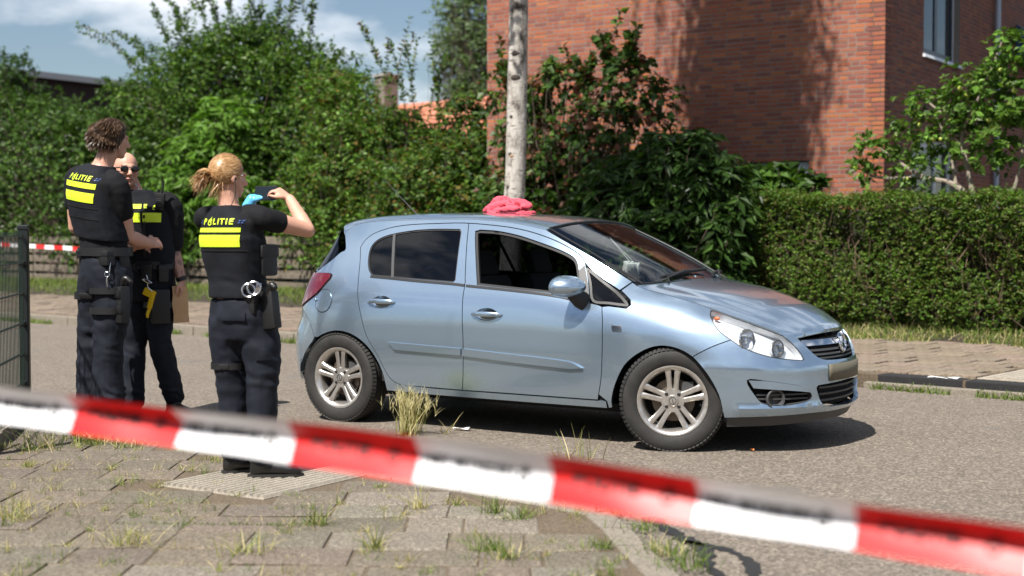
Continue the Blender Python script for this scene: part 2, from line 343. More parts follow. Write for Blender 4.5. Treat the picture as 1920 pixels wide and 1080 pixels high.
P1, a1, m1 = rnd_st(30000, -24, 3.0, 3.75, 8.0, None, 3); keep = (m1 > 3.75+.25*np.sin(a1*2.3)+.15*np.sin(a1*7)) & (np.random.default_rng(2).random(len(a1)) < .92); V1, F1, C1 = blades(P1[keep], .13, .012, GREEN+[(.2, .24, .06)], .5, .5, 4)
P2, a2, m2 = rnd_st(15000, 3.0, 13, 3.45, 4.75, None, 5); keep = m2 > 3.62+.18*np.sin(a2*3.1)+.12*np.sin(a2*9); V2, F2, C2 = blades(P2[keep], .11, .009, MIXG, .6, .5, 6)
grass_obj('verge_grass', np.vstack([V1, V2]), np.vstack([F1, F2+len(V1)]), np.vstack([C1, C2]), 'green grass verge along the foot of the hedge and fence')
# kerb-side weeds
P3, a3, m3 = rnd_st(9500, -24, 7.3, -.10, .02, 0.0, 7); k3 = (np.sin(a3*1.7)+np.sin(a3*4.3+1)) > -.2; V3, F3, C3 = blades(P3[k3], .085, .009, GREEN, .6, .6, 8)
P4, a4, m4 = rnd_st(1500, 7.4, 11.7, -.08, .03, 0.0, 9); k4 = ((a4 > 7.5) & (a4 < 8.2)) | ((a4 > 8.4) & (a4 < 9.0)) | (a4 > 10.6); V4, F4, C4 = blades(P4[k4], .075, .009, GREEN, .7, .6, 10)
grass_obj('kerb_weeds', np.vstack([V3, V4]), np.vstack([F3, F4+len(V3)]), np.vstack([C3, C4]), 'low green weeds growing along the gutter of the far kerb')
# weeds in the joints of the near pavement: many small tufts
tv = []; tf = []; tcx = []; tn = 0
def tuft(x, y, n, h, w, cols, spread, lean=.7, seed=0, z=.018):
    global tn
    r = np.random.default_rng(seed); P = np.c_[x+r.normal(0, spread, n), y+r.normal(0, spread*.8, n), np.full(n, z)]; V, F, C = blades(P, h, w, cols, lean, .5, seed+1); tv.append(V); tf.append(F+tn); tcx.append(C); tn += len(V)
sd = 100
for _ in range(420):
    x = random.uniform(-3.1, .5); y = random.uniform(5.0, 8.8); sd += 2
    if not inside_near(x, y, .03) or (in_rib(x, y) and random.random() < .75): continue
    tuft(x, y, random.randint(5, 26), random.uniform(.02, .06), .003, random.choice((DRY, DRY, DRY, MIXG, GREEN)), random.uniform(.008, .035), .8, sd)
for x in np.arange(-1.72, -.78, .012): sd += 2; tuft(x+random.uniform(-.01, .01), 6.005-.03*(x+1.2), 3, .016, .004, GREEN, .008, .9, sd)   # mossy joint
for (x, y, n, h, cols, sp) in [(-2.55, 8.35, 170, .17, MIXG, .085), (-2.3, 8.2, 60, .12, MIXG, .06), (-2.78, 8.1, 80, .15, MIXG, .07), (-.43, 6.35, 40, .10, DRY, .02), (-.85, 6.0, 60, .10, MIXG, .03), (-.08, 6.25, 50, .12, MIXG, .025), (.02, 6.12, 40, .08, GREEN, .03), (.5, 6.28, 90, .075, GREEN, .06), (.56, 5.9, 60, .07, GREEN, .05), (.62, 5.45, 90, .08, MIXG, .05), (.66, 5.2, 70, .09, GREEN, .05), (-.1, 5.5, 60, .09, GREEN, .03), (-.02, 5.35, 60, .08, MIXG, .03), (.36, 5.55, 40, .06, GREEN, .03), (-.55, 5.55, 50, .09, MIXG, .02), (-1.55, 5.6, 60, .10, DRY, .05), (-1.05, 5.45, 60, .09, DRY, .05), (-2.2, 6.1, 60, .12, DRY, .06), (-2.4, 5.6, 60, .12, DRY, .06)]:
    sd += 2; tuft(x, y, n, h, .0045, cols, sp, .75, sd)
grass_obj('pavement_weeds', np.vstack(tv), np.vstack(tf), np.vstack(tcx), 'dry and green weeds sprouting from the joints of the near pavement')
def clump(name, x, y, n, h, cols, sp, label, heads=True, lean=.25, seed=5):
    root = empty(name, (x, y, 0), 0, label, 'grass')
    r = np.random.default_rng(seed); P = np.c_[r.normal(0, sp, n), r.normal(0, sp*.7, n), np.zeros(n)]; V, F, C = blades(P, h, .0055, cols, lean, .4, seed)
    link('blades', np_mesh('blades', V, F, col=C), M_GRASS, root)
    if heads:   # seed heads: fans of awns at the blade tips
        tips = V.reshape(-1, 8, 3)[:, 6:8].mean(1); k = tips[:, 2] > h*.72; T = np.repeat(tips[k], 12, 0); T = T-np.c_[np.zeros((len(T), 2)), r.uniform(0, .06, len(T))]
        V, F, C = blades(T, .055, .003, [(.62, .55, .34), (.55, .5, .28)], .35, .4, seed+1); link('seed_heads', np_mesh('seed_heads', V, F, col=C), M_GRASS, root)
    return root
clump('grass_clump', -.66, 8.86, 120, .235, DRY+[(.55, .5, .28)]*3, .042, 'tall dry grass clump with seed heads beside the rear wheel')
clump('grass_clump', .37, 7.95, 18, .17, DRY, .06, 'thin straw-coloured grass sprigs poking up above the foreground tape', False, .35, 9)
clump('grass_clump', -.42, 8.92, 7, .13, DRY, .02, 'few bent grass blades right of the tall dry clump', False, .9, 15)
# ================================================================== brick houses
HC = np.array((4.93, 18.44)); HA = math.radians(146); DL = np.array((math.cos(HA), math.sin(HA))); DR = np.array((math.cos(HA-math.pi/2), math.sin(HA-math.pi/2)))
M_BRICK = mat('red_brick', (.4, .14, .08), .85)
_v = coord(M_BRICK); base(M_BRICK, mix(M_BRICK, .55, attr(M_BRICK), ramp(M_BRICK, noise(M_BRICK, _v, 38, 5, .65), [(.25, (.55, .5, .48)), (.75, (1.25, 1.2, 1.2))]), 'MULTIPLY')); bump(M_BRICK, noise(M_BRICK, _v, 120, 4, .6), .5, .004)
M_MORTAR = speckle('mortar', (.20, .18, .16), (.28, .252, .228), (.35, .32, .29), 200, .95, .4)
BRC = [(.47, .150, .075), (.50, .165, .085), (.42, .135, .08), (.53, .19, .10), (.38, .130, .09), (.46, .18, .11), (.33, .125, .095), (.58, .21, .085)]
BRC = [(c[0]*.58, c[1]*.54, c[2]*.52) for c in BRC]
def lay(wlen, z0, z1, holes, seed):
    r = random.Random(seed); out = []; zc = z0; i = 0
    while zc < z1:
        t = -.11*r.random() if i % 2 else -.05
        while t < wlen:
            L = .21 if r.random() < .68 else .10; a0, a1 = max(t, .001), min(t+L, wlen-.001)
            if a1-a0 > .03 and not any(a1 > h[0] and a0 < h[1] and zc+.049 > h[2] and zc < h[3] for h in holes):
                out.append((a0, a1, zc, zc+.0475))
            elif a1-a0 > .03:
                for h in holes:      # cut against the opening
                    if zc+.049 > h[2] and zc < h[3]:
                        for b0, b1 in ((a0, min(a1, h[0]-.004)), (max(a0, h[1]+.004), a1)):
                            if b1-b0 > .03: out.append((b0, b1, zc, zc+.0475))
            t += L+.0125
        zc += .0625; i += 1
    return out
def wall_frame(o, d, nrm):
    return lambda t, z, off=0.0: np.array((o[0]+d[0]*t+nrm[0]*off, o[1]+d[1]*t+nrm[1]*off, z))
def brick_wall(parent, o, d, nrm, wlen, z0, z1, holes, seed, pick=None, npick=0, pal=BRC, proud=.0035):
    W = wall_frame(o, d, nrm); bl = lay(wlen, z0, z1, holes, seed); r = random.Random(seed+1)
    mb = MB()      # mortar wall with openings: strips between holes
    xs = sorted({0, wlen, *[h[0] for h in holes], *[h[1] for h in holes]}); zs = sorted({z0-.3, z1, *[h[2] for h in holes], *[h[3] for h in holes]})
    for xa, xb in zip(xs[:-1], xs[1:]):
        for za, zb in zip(zs[:-1], zs[1:]):
            if any(h[0] <= xa and xb <= h[1] and h[2] <= za and zb <= h[3] for h in holes): continue
            q = [W(xa, za), W(xb, za), W(xb, zb), W(xa, zb)]; q2 = [W(xa, za, -.22), W(xb, za, -.22), W(xb, zb, -.22), W(xa, zb, -.22)]
            mb.add(q+q2, [(0, 1, 2, 3), (4, 7, 6, 5), (0, 4, 5, 1), (2, 6, 7, 3), (1, 5, 6, 2), (0, 3, 7, 4)])
    wall = mb.build('wall', M_MORTAR, parent)
    chosen = [b for b in bl if pick and pick(b)][:npick]; cs = set(map(id, chosen)); protos = {}
    rot = math.atan2(d[1], d[0])
    for b in chosen:
        L = round(b[1]-b[0], 2); ci = r.randrange(len(pal)); key = (L, ci)
        if key not in protos:
            me = MB().box((0, 0, 0), (L, .06, .0475)).mesh('brick'); me.color_attributes.new('Col', 'FLOAT_COLOR', 'POINT').data.foreach_set('color', np.tile(np.array([*jit(pal[ci], .08), 1], np.float32), len(me.vertices))); me.materials.append(M_BRICK); protos[key] = me
        ob = link('brick', protos[key], None, wall); off = proud+r.uniform(-.0018, .0018); ob.location = W((b[0]+b[1])/2, (b[2]+b[3])/2, off-.03); ob.rotation_euler = (0, r.uniform(-.006, .006), rot)
    rest = [b for b in bl if id(b) not in cs]
    if rest:
        a = np.array(rest); off = proud+np.array([r.uniform(-.0018, .0018) for _ in rest]); n = len(a); dv = np.array(d); nv = np.array(nrm)
        def P(t, z, f): return np.c_[o[0]+dv[0]*t+nv[0]*f, o[1]+dv[1]*t+nv[1]*f, z]
        back = off-.02; V = np.stack([P(a[:, 0], a[:, 2], off), P(a[:, 1], a[:, 2], off), P(a[:, 1], a[:, 3], off), P(a[:, 0], a[:, 3], off), P(a[:, 0], a[:, 2], back), P(a[:, 1], a[:, 2], back), P(a[:, 1], a[:, 3], back), P(a[:, 0], a[:, 3], back)], 1).reshape(-1, 3)
        bb = (np.arange(n)*8)[:, None]; F = np.concatenate([bb+np.array(f) for f in ((0, 1, 2, 3), (0, 4, 5, 1), (1, 5, 6, 2), (2, 6, 7, 3), (3, 7, 4, 0))], 0)
        C = np.repeat(np.array([jit(pal[r.randrange(len(pal))], .12) for _ in rest]), 8, 0)
        tag(link('bricks', np_mesh('bricks', V, F, col=C), M_BRICK, wall), kind='stuff')
    return wall, W
M_FRW = mat('white_window_frame', (.62, .64, .66), .4); M_FRB = mat('dark_blue_sash', (.012, .022, .045), .35); M_PIPE = mat('grey_downpipe', (.36, .42, .50), .45)
M_WGL = mat('window_glass', (.02, .03, .035), .04, 0, IOR=1.5); nodes(M_WGL)[2].inputs['Specular IOR Level'].default_value = .9
M_WIN_IN = mat('window_interior', (.03, .03, .03), .9); M_CURT = mat('white_curtain', (.55, .55, .52), .9)
def window(parent, W, t0, t1, z0, z1, mull=(), sash=None, sill=True, depth=.09):
    """glazed window in an opening; W(t,z,off)"""
    win = link('window', MB().mesh('window') if False else _boxframe(W, t0, t1, z0, z1, .055, -depth, .05), M_FRW, parent)
    ts = [t0+.055, *mull, t1-.055]
    for a, b in zip(ts[:-1], ts[1:]):
        link('sash', _boxframe(W, a+.004, b-.004, z0+.06, z1-.06, .06, -depth-.004, .04), sash or M_FRW, win)
        q = np.array([W(a+.06, z0+.11, -depth-.02), W(b-.06, z0+.11, -depth-.02), W(b-.06, z1-.11, -depth-.02), W(a+.06, z1-.11, -depth-.02)]); link('pane', np_mesh('pane', q, [(0, 1, 2, 3)]), M_WGL, win)
    if sill:
        mb = MB(); q = [W(t0-.04, z0-.05, .045), W(t1+.04, z0-.05, .045), W(t1+.04, z0-.004, .03), W(t0-.04, z0-.004, .03), W(t0-.04, z0-.05, -.1), W(t1+.04, z0-.05, -.1), W(t1+.04, z0-.003, -.1), W(t0-.04, z0-.003, -.1)]
        mb.add(q, [(0, 1, 2, 3), (4, 7, 6, 5), (0, 4, 5, 1), (3, 2, 6, 7), (1, 5, 6, 2), (0, 3, 7, 4)]).build('sill', M_FRW, win)
    return win
def _boxframe(W, t0, t1, z0, z1, w, off, th):
    mb = MB()
    for a, b, c, d in ((t0, t1, z0, z0+w), (t0, t1, z1-w, z1), (t0, t0+w, z0+w, z1-w), (t1-w, t1, z0+w, z1-w)):
        q = [W(a, c, off), W(b, c, off), W(b, d, off), W(a, d, off)]; q2 = [W(a, c, off-th), W(b, c, off-th), W(b, d, off-th), W(a, d, off-th)]
        mb.add(q+q2, [(0, 1, 2, 3), (4, 7, 6, 5), (0, 4, 5, 1), (2, 6, 7, 3), (1, 5, 6, 2), (0, 3, 7, 4)])
    return mb.mesh('frame')
house = empty('brick_house', (0, 0, 0), 0, 'red brick house with tree shadow on its gable wall behind the hedge', 'house')
nL = np.array((-DR[0], -DR[1])); nR = np.array((-DL[0], -DL[1]))       # outward normals of the two walls
holesL = [(1.05, 1.90, 1.25, 2.31)]
wallL, WL = brick_wall(house, HC, DL, nL, 6.42, .25, 7.0, holesL, 3, lambda b: b[0] < 1.75 and 2.34 < b[2] < 4.65, 225)
holesR = [(1.62, 3.36, 3.86, 5.3), (1.15, 3.25, .95, 2.68)]
wallR, WR = brick_wall(house, HC, DR, nR, 9.0, .25, 7.0, holesR, 9, lambda b: b[0] < .85 and 2.6 < b[2] < 4.4, 75, [tuple(x*.82 for x in c) for c in BRC])  # brick palette darkened here: shade of this face put into the colour
window(house, WL, 1.055, 1.895, 1.255, 2.305)
window(house, WR, 1.625, 3.355, 3.865, 5.295, (2.49,), M_FRB)
window(house, WR, 1.155, 3.245, .955, 2.675, (2.5,))
MB().tube([WR(5.25, z, .07) for z in (0.3, 2, 4, 6.9)], .045, 12).build('downpipe', M_PIPE, house, True)
mb = MB(); q = [WL(-.25, 7.0, .25)]  # roof slab and dark inside
cs = [HC+nL*.3+nR*.3, HC+DL*6.7+nL*.3, HC+DL*6.7+DR*9, HC+DR*9+nR*.3]
mb.prism([tuple(c) for c in cs], 7.02, 7.3).build('roof', mat('roof_felt', (.05, .05, .055), .9), house)
mb = MB(); cs = [HC-nL*.9-nR*.9, HC+DL*6-nL*.9, HC+DL*6+DR*8, HC+DR*8-nR*.9]
mb.prism([tuple(c) for c in cs], .3, 6.9).build('interior_walls', M_WIN_IN, house)
for (t0, t1, z0, z1) in ((1.75, 2.12, 3.95, 5.2), (1.3, 1.7, 1.1, 2.4)):
    nn = 14; V = []; 
    for i in range(nn+1):
        t = t0+(t1-t0)*i/nn; V += [WR(t, z0, -.26-.02*math.sin(i*2.2)), WR(t, z1, -.26-.02*math.sin(i*2.2))]
    link('curtain', np_mesh('curtain', np.array(V), [(2*i, 2*i+2, 2*i+3, 2*i+1) for i in range(nn)], smooth=True), M_CURT, house)
# blue awning / dormer edge of the neighbour at the far end of the right wall
mb = MB(); mb.add([WR(6.6, 4.3, .02), WR(8.2, 4.3, .02), WR(8.2, 4.3, .75), WR(6.6, 4.3, .75), WR(6.6, 4.9, .02), WR(8.2, 4.9, .02), WR(8.2, 4.36, .75), WR(6.6, 4.36, .75)], [(0, 1, 2, 3), (4, 7, 6, 5), (0, 3, 7, 4), (1, 5, 6, 2), (2, 6, 7, 3), (0, 4, 5, 1)])
mb.build('awning', mat('blue_canvas', (.02, .06, .13), .7), house)
# ---- far houses seen over the shrubs
M_DKBR = speckle('dark_brown_brick', (.05, .032, .03), (.075, .05, .047), (.10, .07, .065), 14, .9, .3)
M_TILE_R = mat('orange_roof_tile', (.42, .15, .08), .8); base(M_TILE_R, mix(M_TILE_R, .6, attr(M_TILE_R), ramp(M_TILE_R, noise(M_TILE_R, coord(M_TILE_R), 12, 4), [(.3, (.6, .6, .6)), (.7, (1.2, 1.2, 1.2))]), 'MULTIPLY'))
b = empty('dark_brick_building', (0, 0, 0), 0, 'dark brown building with sloping roof edge behind the left shrubs', 'house')
# gable block about 45 m away
A_, B_ = np.array((-15.9, 45.0)), np.array((-10.6, 49.5)); zt0, zt1 = 6.42, 6.15; dv = (B_-A_)/np.linalg.norm(B_-A_); nv = np.array((-dv[1], dv[0]))
mb = MB(); mb.add([(*A_, 0), (*B_, 0), (*B_, zt1), (*A_, zt0), (*(A_+nv*6), 0), (*(B_+nv*6), 0), (*(B_+nv*6), zt1), (*(A_+nv*6), zt0)], [(0, 1, 2, 3), (4, 7, 6, 5), (0, 4, 5, 1), (3, 2, 6, 7), (1, 5, 6, 2), (0, 3, 7, 4)])
mb.build('wall', M_DKBR, b)
mb = MB(); e0 = A_-dv*.3-nv*.25; e1 = B_+dv*.3-nv*.25
mb.add([(*e0, zt0+.02), (*e1, zt1+.02), (*e1, zt1+.22), (*e0, zt0+.22), (*(e0+nv*6.5), zt0+.02), (*(e1+nv*6.5), zt1+.02), (*(e1+nv*6.5), zt1+.22), (*(e0+nv*6.5), zt0+.22)], [(0, 1, 2, 3), (4, 7, 6, 5), (0, 4, 5, 1), (3, 2, 6, 7), (1, 5, 6, 2), (0, 3, 7, 4)])
mb.build('roof_edge', mat('grey_fascia', (.16, .17, .19), .6), b)
h2 = empty('tiled_roof_house', (0, 0, 0), 0, 'low house with orange tiled roof and a stone chimney behind the shrubs', 'house')
A_, B_ = np.array((-4.75, 44.2)), np.array((-.6, 40.6)); dv = (B_-A_)/np.linalg.norm(B_-A_); nv = np.array((-dv[1], dv[0])) if -dv[1]*0+dv[0] > 0 else np.array((dv[1], -dv[0])); L = float(np.linalg.norm(B_-A_))
W2 = lambda t, z, off=0.0: np.array((*(A_+dv*t+nv*off), z))
mb = MB(); mb.add([W2(-.5, 0), W2(L+.5, 0), W2(L+.5, 3.8), W2(-.5, 3.8), W2(-.5, 0, 6), W2(L+.5, 0, 6), W2(L+.5, 3.8, 6), W2(-.5, 3.8, 6)], [(0, 1, 2, 3), (4, 7, 6, 5), (0, 4, 5, 1), (3, 2, 6, 7), (1, 5, 6, 2), (0, 3, 7, 4)]); mb.build('wall', M_DKBR, h2)
roof2 = MB(); roof2.add([W2(-.8, 3.8, -.4), W2(L+.8, 3.8, -.4), W2(L+.8, 5.62, 2.4), W2(-.8, 5.62, 2.4), W2(-.8, 3.7, 5.4), W2(L+.8, 3.7, 5.4)], [(0, 1, 2, 3), (3, 2, 5, 4), (0, 3, 4), (1, 5, 2), (0, 4, 5, 1)]); roof2 = roof2.build('roof', mat('roof_underlay', (.05, .03, .025), .9), h2)
TV = []; TF = []; TCc = []; tn2 = 0          # clay pantiles, each with its own edges
for i in range(int((L+1.6)/.24)):
    for j in range(10):
        t = -.78+i*.24; u0, u1 = j/10, (j+1.12)/10; 
        q = []
        for uu, lift in ((u0, .05), (min(u1, 1), .02)):
            for k, hh in ((0, .0), (.08, .035), (.16, .035), (.235, 0)): q.append(W2(t+k, 3.8+1.82*uu+lift+hh, -.4+2.8*uu))
        TV.append(np.array(q)); TF += [[a+tn2 for a in f] for f in ((0, 1, 5, 4), (1, 2, 6, 5), (2, 3, 7, 6))]; tn2 += 8; TCc.append(np.tile(jit((.46, .17, .10), .2), (8, 1)))
tag(link('roof_tiles', np_mesh('roof_tiles', np.vstack(TV), TF, col=np.vstack(TCc)), M_TILE_R, roof2), kind='stuff')
ch = MB().box((-4.05, 44.9, 5.75), (.55, .55, 1.3), Matrix.Rotation(.7, 3, 'Z')).build('chimney', speckle('chimney_stone', (.16, .14, .12), (.24, .21, .18), (.3, .27, .24), 10, .9, .4), roof2)
MB().box((-4.05, 44.9, 6.43), (.66, .66, .07), Matrix.Rotation(.7, 3, 'Z')).build('chimney_cap', mat('concrete_cap', (.3, .28, .26), .9), roof2)
# house row across the street behind the photographer, mirrored in the car's panes and paint
row = empty('terrace_house', (0, 0, 0), 0, 'dark brick terrace across the road mirrored in the car windows', 'house')
M_BBR = speckle('brown_brick', (.10, .05, .035), (.16, .085, .06), (.22, .13, .095), 16, .9, .3); BA, BB = np.array((-34., -17.)), np.array((16., -24.)); bd_ = (BB-BA)/np.linalg.norm(BB-BA); bn_ = np.array((-bd_[1], bd_[0]))
W3 = lambda t, z, off=0.0: np.array((*(BA+bd_*t+bn_*off), z)); LB = float(np.linalg.norm(BB-BA))
MB().add([W3(0, 0), W3(LB, 0), W3(LB, 5.2), W3(0, 5.2), W3(0, 0, -8), W3(LB, 0, -8), W3(LB, 5.2, -8), W3(0, 5.2, -8)], [(0, 1, 2, 3), (4, 7, 6, 5), (0, 4, 5, 1), (3, 2, 6, 7), (1, 5, 6, 2), (0, 3, 7, 4)]).build('wall', M_BBR, row)
MB().add([W3(-.4, 5.2, .5), W3(LB+.4, 5.2, .5), W3(LB+.4, 8.0, -4), W3(-.4, 8.0, -4), W3(-.4, 5.2, -8.5), W3(LB+.4, 5.2, -8.5)], [(0, 1, 2, 3), (3, 2, 5, 4), (0, 3, 4), (1, 5, 2), (0, 4, 5, 1)]).build('roof', mat('slate_roof', (.07, .055, .05), .9), row)
for i in range(8):
    for z in (.9, 3.3): window(row, W3, 2.2+6*i, 4.4+6*i, z, z+1.5)
# ================================================================== vegetation
def leaf_cards(P, A, Nn, size, aspect, cols, rng, fold=.25, cup=.0):
    """folded diamond leaves: P base, A axis, Nn face normal"""
    n = len(P); A = unit(A); S = unit(np.cross(A, Nn)); Nn = np.cross(S, A); L = size*rng.uniform(.6, 1.3, n)[:, None]; w = L*aspect*.5
    tip = P+A*L-Nn*L*.18; m = P+A*L*.42
    V = np.stack([P, m+S*w+Nn*w*fold, tip, m-S*w+Nn*w*fold], 1).reshape(-1, 3); b = (np.arange(n)*4)[:, None]
    F = np.concatenate([b+np.array((0, 2, 1)), b+np.array((0, 3, 2))], 0); c = np.array(cols)[rng.integers(0, len(cols), n)]*rng.uniform(.65, 1.3, (n, 1)); return V, F, np.repeat(c, 4, 0)
def blob_pts(blobs, n, rng, lo=.55, hi=1.06, down=-.75):
    B = np.array(blobs, float); wts = (B[:, 3]*B[:, 4]*B[:, 5])**(2/3); k = rng.choice(len(B), n, p=wts/wts.sum()); d = unit(rng.standard_normal((n, 3)))
    d[:, 2] = np.where(d[:, 2] < down, -d[:, 2], d[:, 2]); r = (lo**3+(hi**3-lo**3)*rng.random(n))**(1/3); lump = 1+.22*np.sin(d[:, 0]*5+k)*np.sin(d[:, 1]*6+2*k)+.12*np.sin(d[:, 2]*9+k*1.7)
    P = B[k, :3]+d*B[k, 3:6]*(r*lump)[:, None]; keep = np.ones(n, bool)
    for j in range(len(B)):
        q = np.sum(((P-B[j, :3])/B[j, 3:6])**2, 1); keep &= ~((q < (.5 if lo > .3 else 0)**2) & (k != j))
    return P[keep], unit(d[keep]/B[k[keep], 3:6])
def twigs(P, D, per, ln, size, aspect, cols, rng, up=.5, rnd=.55, droop=.15, stem=None, flat=.6):
    """leafy twigs: alternate leaves along each twig"""
    n = len(P); dirs = unit(D*.8+np.array((0, 0, up))+rng.standard_normal((n, 3))*rnd); L = ln*rng.uniform(.5, 1.3, n)
    PP = []; AA = []; NN = []
    for k in range(per):
        s = (k+.6)/per; c = P+dirs*(L*s)[:, None]-np.c_[np.zeros((n, 2)), droop*L*s*s]; sd = unit(np.cross(dirs, rng.standard_normal((n, 3)))); sd[:, 2] *= .5
        a = unit(dirs*.55+sd*(1 if k % 2 else -1)-np.c_[np.zeros((n, 2)), np.full(n, droop)]); PP.append(c); AA.append(a); NN.append(unit(np.array((0, 0, flat))+D*.45+rng.standard_normal((n, 3))*.45))
    V, F, C = leaf_cards(np.vstack(PP), np.vstack(AA), np.vstack(NN), size, aspect, cols, rng)
    return V, F, C, dirs, L
def stems(P0, P1, r0, rng, sag=.1):
    """thin 3-sided bent stems"""
    n = len(P0); T = unit(P1-P0); a = unit(np.cross(T, np.array((.3, .8, .5)))); b = np.cross(T, a); V = []; mid = (P0+P1)/2+a*(np.linalg.norm(P1-P0, axis=1)*sag*rng.uniform(-1, 1, n))[:, None]
    for c, r in ((P0, 1), (mid, .75), (P1, .35)):
        for th in (0, 2.094, 4.189): V.append(c+(a*math.cos(th)+b*math.sin(th))*r0*r)
    V = np.stack(V, 1).reshape(-1, 3); bb = (np.arange(n)*9)[:, None]; F = np.concatenate([bb+np.array((3*s+i, 3*s+(i+1) % 3, 3*s+3+(i+1) % 3, 3*s+3+i)) for s in (0, 1) for i in range(3)], 0); return V, F
M_WOOD = mat('shrub_wood', (.10, .075, .055), .9)
LM = {'mid': leaf_mat('leaf_mid', .45, .34), 'gloss': leaf_mat('leaf_gloss', .40, .26), 'soft': leaf_mat('leaf_soft', .48, .42)}
def sb(blobs, a0=None, ax=1.22, deep=1.0):
    """street-frame blobs (a,n,z,ra,rz) -> world ellipsoids"""
    out = []
    for (a, n, z, ra, rz) in blobs: x, y, zz = st(a, n, z); out.append((x, y, zz, ra*1.05, max(ra, rz)*deep, rz))
    return out
def shrub(name, blobs, label, cat, cols, ntw, per, ln, size, aspect, lm='mid', shoots=(), up=.5, rnd=.55, droop=.15, seed=1, inner=.35, group=None, base_pt=None, sub=('stems', 'foliage')):
    rng = np.random.default_rng(seed); W = sb(blobs); Ws = np.array(W)
    bx = Ws[:, 0].mean() if base_pt is None else base_pt[0]; by = Ws[:, 1].mean() if base_pt is None else base_pt[1]; bz = .2
    root = empty(name, (bx, by, bz), 0, label, cat, group); O = np.array((bx, by, bz))
    P, D = blob_pts(W, ntw, rng); P[:, 2] = np.maximum(P[:, 2], .22); V, F, C, dirs, L = twigs(P, D, per, ln, size, aspect, cols, rng, up, rnd, droop)
    Vs = [V]; Fs = [F]; Cs = [C]; nv = len(V)
    Pi, Di = blob_pts(W, int(ntw*inner), rng, .05, .62); Pi[:, 2] = np.maximum(Pi[:, 2], .22); v, f, c, _, _ = twigs(Pi, Di, max(2, per//2), ln, size*1.7, aspect*1.2, cols, rng, up, .9, droop)
    Vs.append(v); Fs.append(f+nv); Cs.append(c); nv += len(v)
    sp0 = []; sp1 = []
    for (s0, s1) in shoots:          # long arching shoots, leafy on both sides
        p0, p1 = np.array(st(*s0)), np.array(st(*s1)); k = 10; tt = np.linspace(0, 1, k+1)[:, None]; bow = np.array((0, 0, .12))*np.linalg.norm(p1-p0); path = p0+(p1-p0)*tt+bow*np.sin(tt*np.pi)
        sp0.append(path[:-1]); sp1.append(path[1:])
        for q in range(3):           # side branchlets
            m = 34 if q == 0 else 12
            if q: i0 = rng.integers(2, 6); e0 = path[i0]; e1 = e0+(p1-p0)*rng.uniform(.25, .45)+rng.standard_normal(3)*.22; seg = e0+(e1-e0)*np.linspace(0, 1, m)[:, None]; sp0.append(seg[:1]); sp1.append(seg[-1:])
            else: seg = np.stack([np.interp(np.linspace(0, 1, m), tt[:, 0], path[:, j]) for j in range(3)], 1)
            ax = unit(np.gradient(seg, axis=0)); sd = unit(np.cross(ax, rng.standard_normal((m, 3)))); v, f, c = leaf_cards(np.repeat(seg, 2, 0), np.vstack([unit(ax*.5+sd), unit(ax*.5-sd)]).reshape(2, m, 3).transpose(1, 0, 2).reshape(-1, 3), unit(rng.standard_normal((2*m, 3))+np.array((0, -.3, .8))), size*1.05, aspect, cols, rng)
            Vs.append(v); Fs.append(f+nv); Cs.append(c); nv += len(v)
    link(sub[1], np_mesh(sub[1], np.vstack(Vs)-O, np.vstack(Fs), col=np.vstack(Cs)), LM[lm], root)
    q = min(len(P), 500); i = rng.choice(len(P), q, replace=False); c0 = P[i]*.35+np.array((bx, by, 0))*.65; c0[:, 2] = bz+(P[i, 2]-bz)*rng.uniform(.0, .35, q); S0 = [c0]; S1 = [P[i]+dirs[i]*(L[i]*.7)[:, None]]
    V, F = stems(np.vstack(S0), np.vstack(S1), .012, rng)
    if sp0: v, f = stems(np.vstack(sp0), np.vstack(sp1), .009, rng, .0); F = np.vstack([F, f+len(V)]); V = np.vstack([V, v])
    link(sub[0], np_mesh(sub[0], V-O, F), M_WOOD, root); return root
G_DARK = [(0.037, 0.073, 0.020), (0.050, 0.094, 0.025), (0.069, 0.119, 0.033), (0.035, 0.062, 0.022)]
G_MID = [(0.075, 0.133, 0.029), (0.102, 0.174, 0.038), (0.131, 0.210, 0.046), (0.061, 0.109, 0.026), (0.145, 0.189, 0.058)]
G_MID = [tuple(x*.88 for x in c) for c in G_MID]
G_LITE = [(0.115, 0.203, 0.041), (0.149, 0.243, 0.054), (0.176, 0.270, 0.074), (0.095, 0.162, 0.035)]
G_AUT = G_MID+G_MID+[(.15, .11, .035), (.13, .14, .03), (.17, .085, .035)]
G_DARK, G_MID, G_LITE, G_AUT = [[(c[0]*k*.98, c[1]*k*1.14, c[2]*k*.80) for c in L_] for L_, k in ((G_DARK, .72), (G_MID, .84), (G_LITE, .92), (G_AUT, .84))]
A = [(-23.00, 9.0, 5.10, .81, 1.0), (-23.44, 9.0, 3.99, 1.04, 1.34), (-21.9, 9.0, 4.36, .43, .58), (-23.3, 9.0, 2.2, 1.5, 1.5)]
Bm = [(-19.28, 7.6, 2.79, 1.48, 1.75), (-16.37, 7.6, 2.5, 1.4, 1.8), (-17.87, 7.8, 3.6, 1.05, .92), (-13.61, 7.5, 2.02, 1.08, 1.56), (-15.42, 8.0, 3.75, .88, .95), (-18.75, 7.3, 1.31, 1.19, .79), (-11.14, 7.4, 1.3, 1.25, .91), (-14.63, 7.2, 1.18, 1.22, .73)]
Cm = [(-14.57, 8.6, 4.1, 1.38, 1.15), (-12.41, 8.8, 4.6, 1.69, 1.25), (-10.14, 8.6, 4.2, 1.26, 1.1), (-11.97, 8.9, 5.4, 1.1, .6), (-8.98, 8.2, 3.28, 1.21, 1.2), (-12.59, 8.2, 3.09, 1.67, 1.31), (-13.94, 8.9, 5.1, .75, .6), (-11, 8.4, 1.8, 2.4, 1.5)]
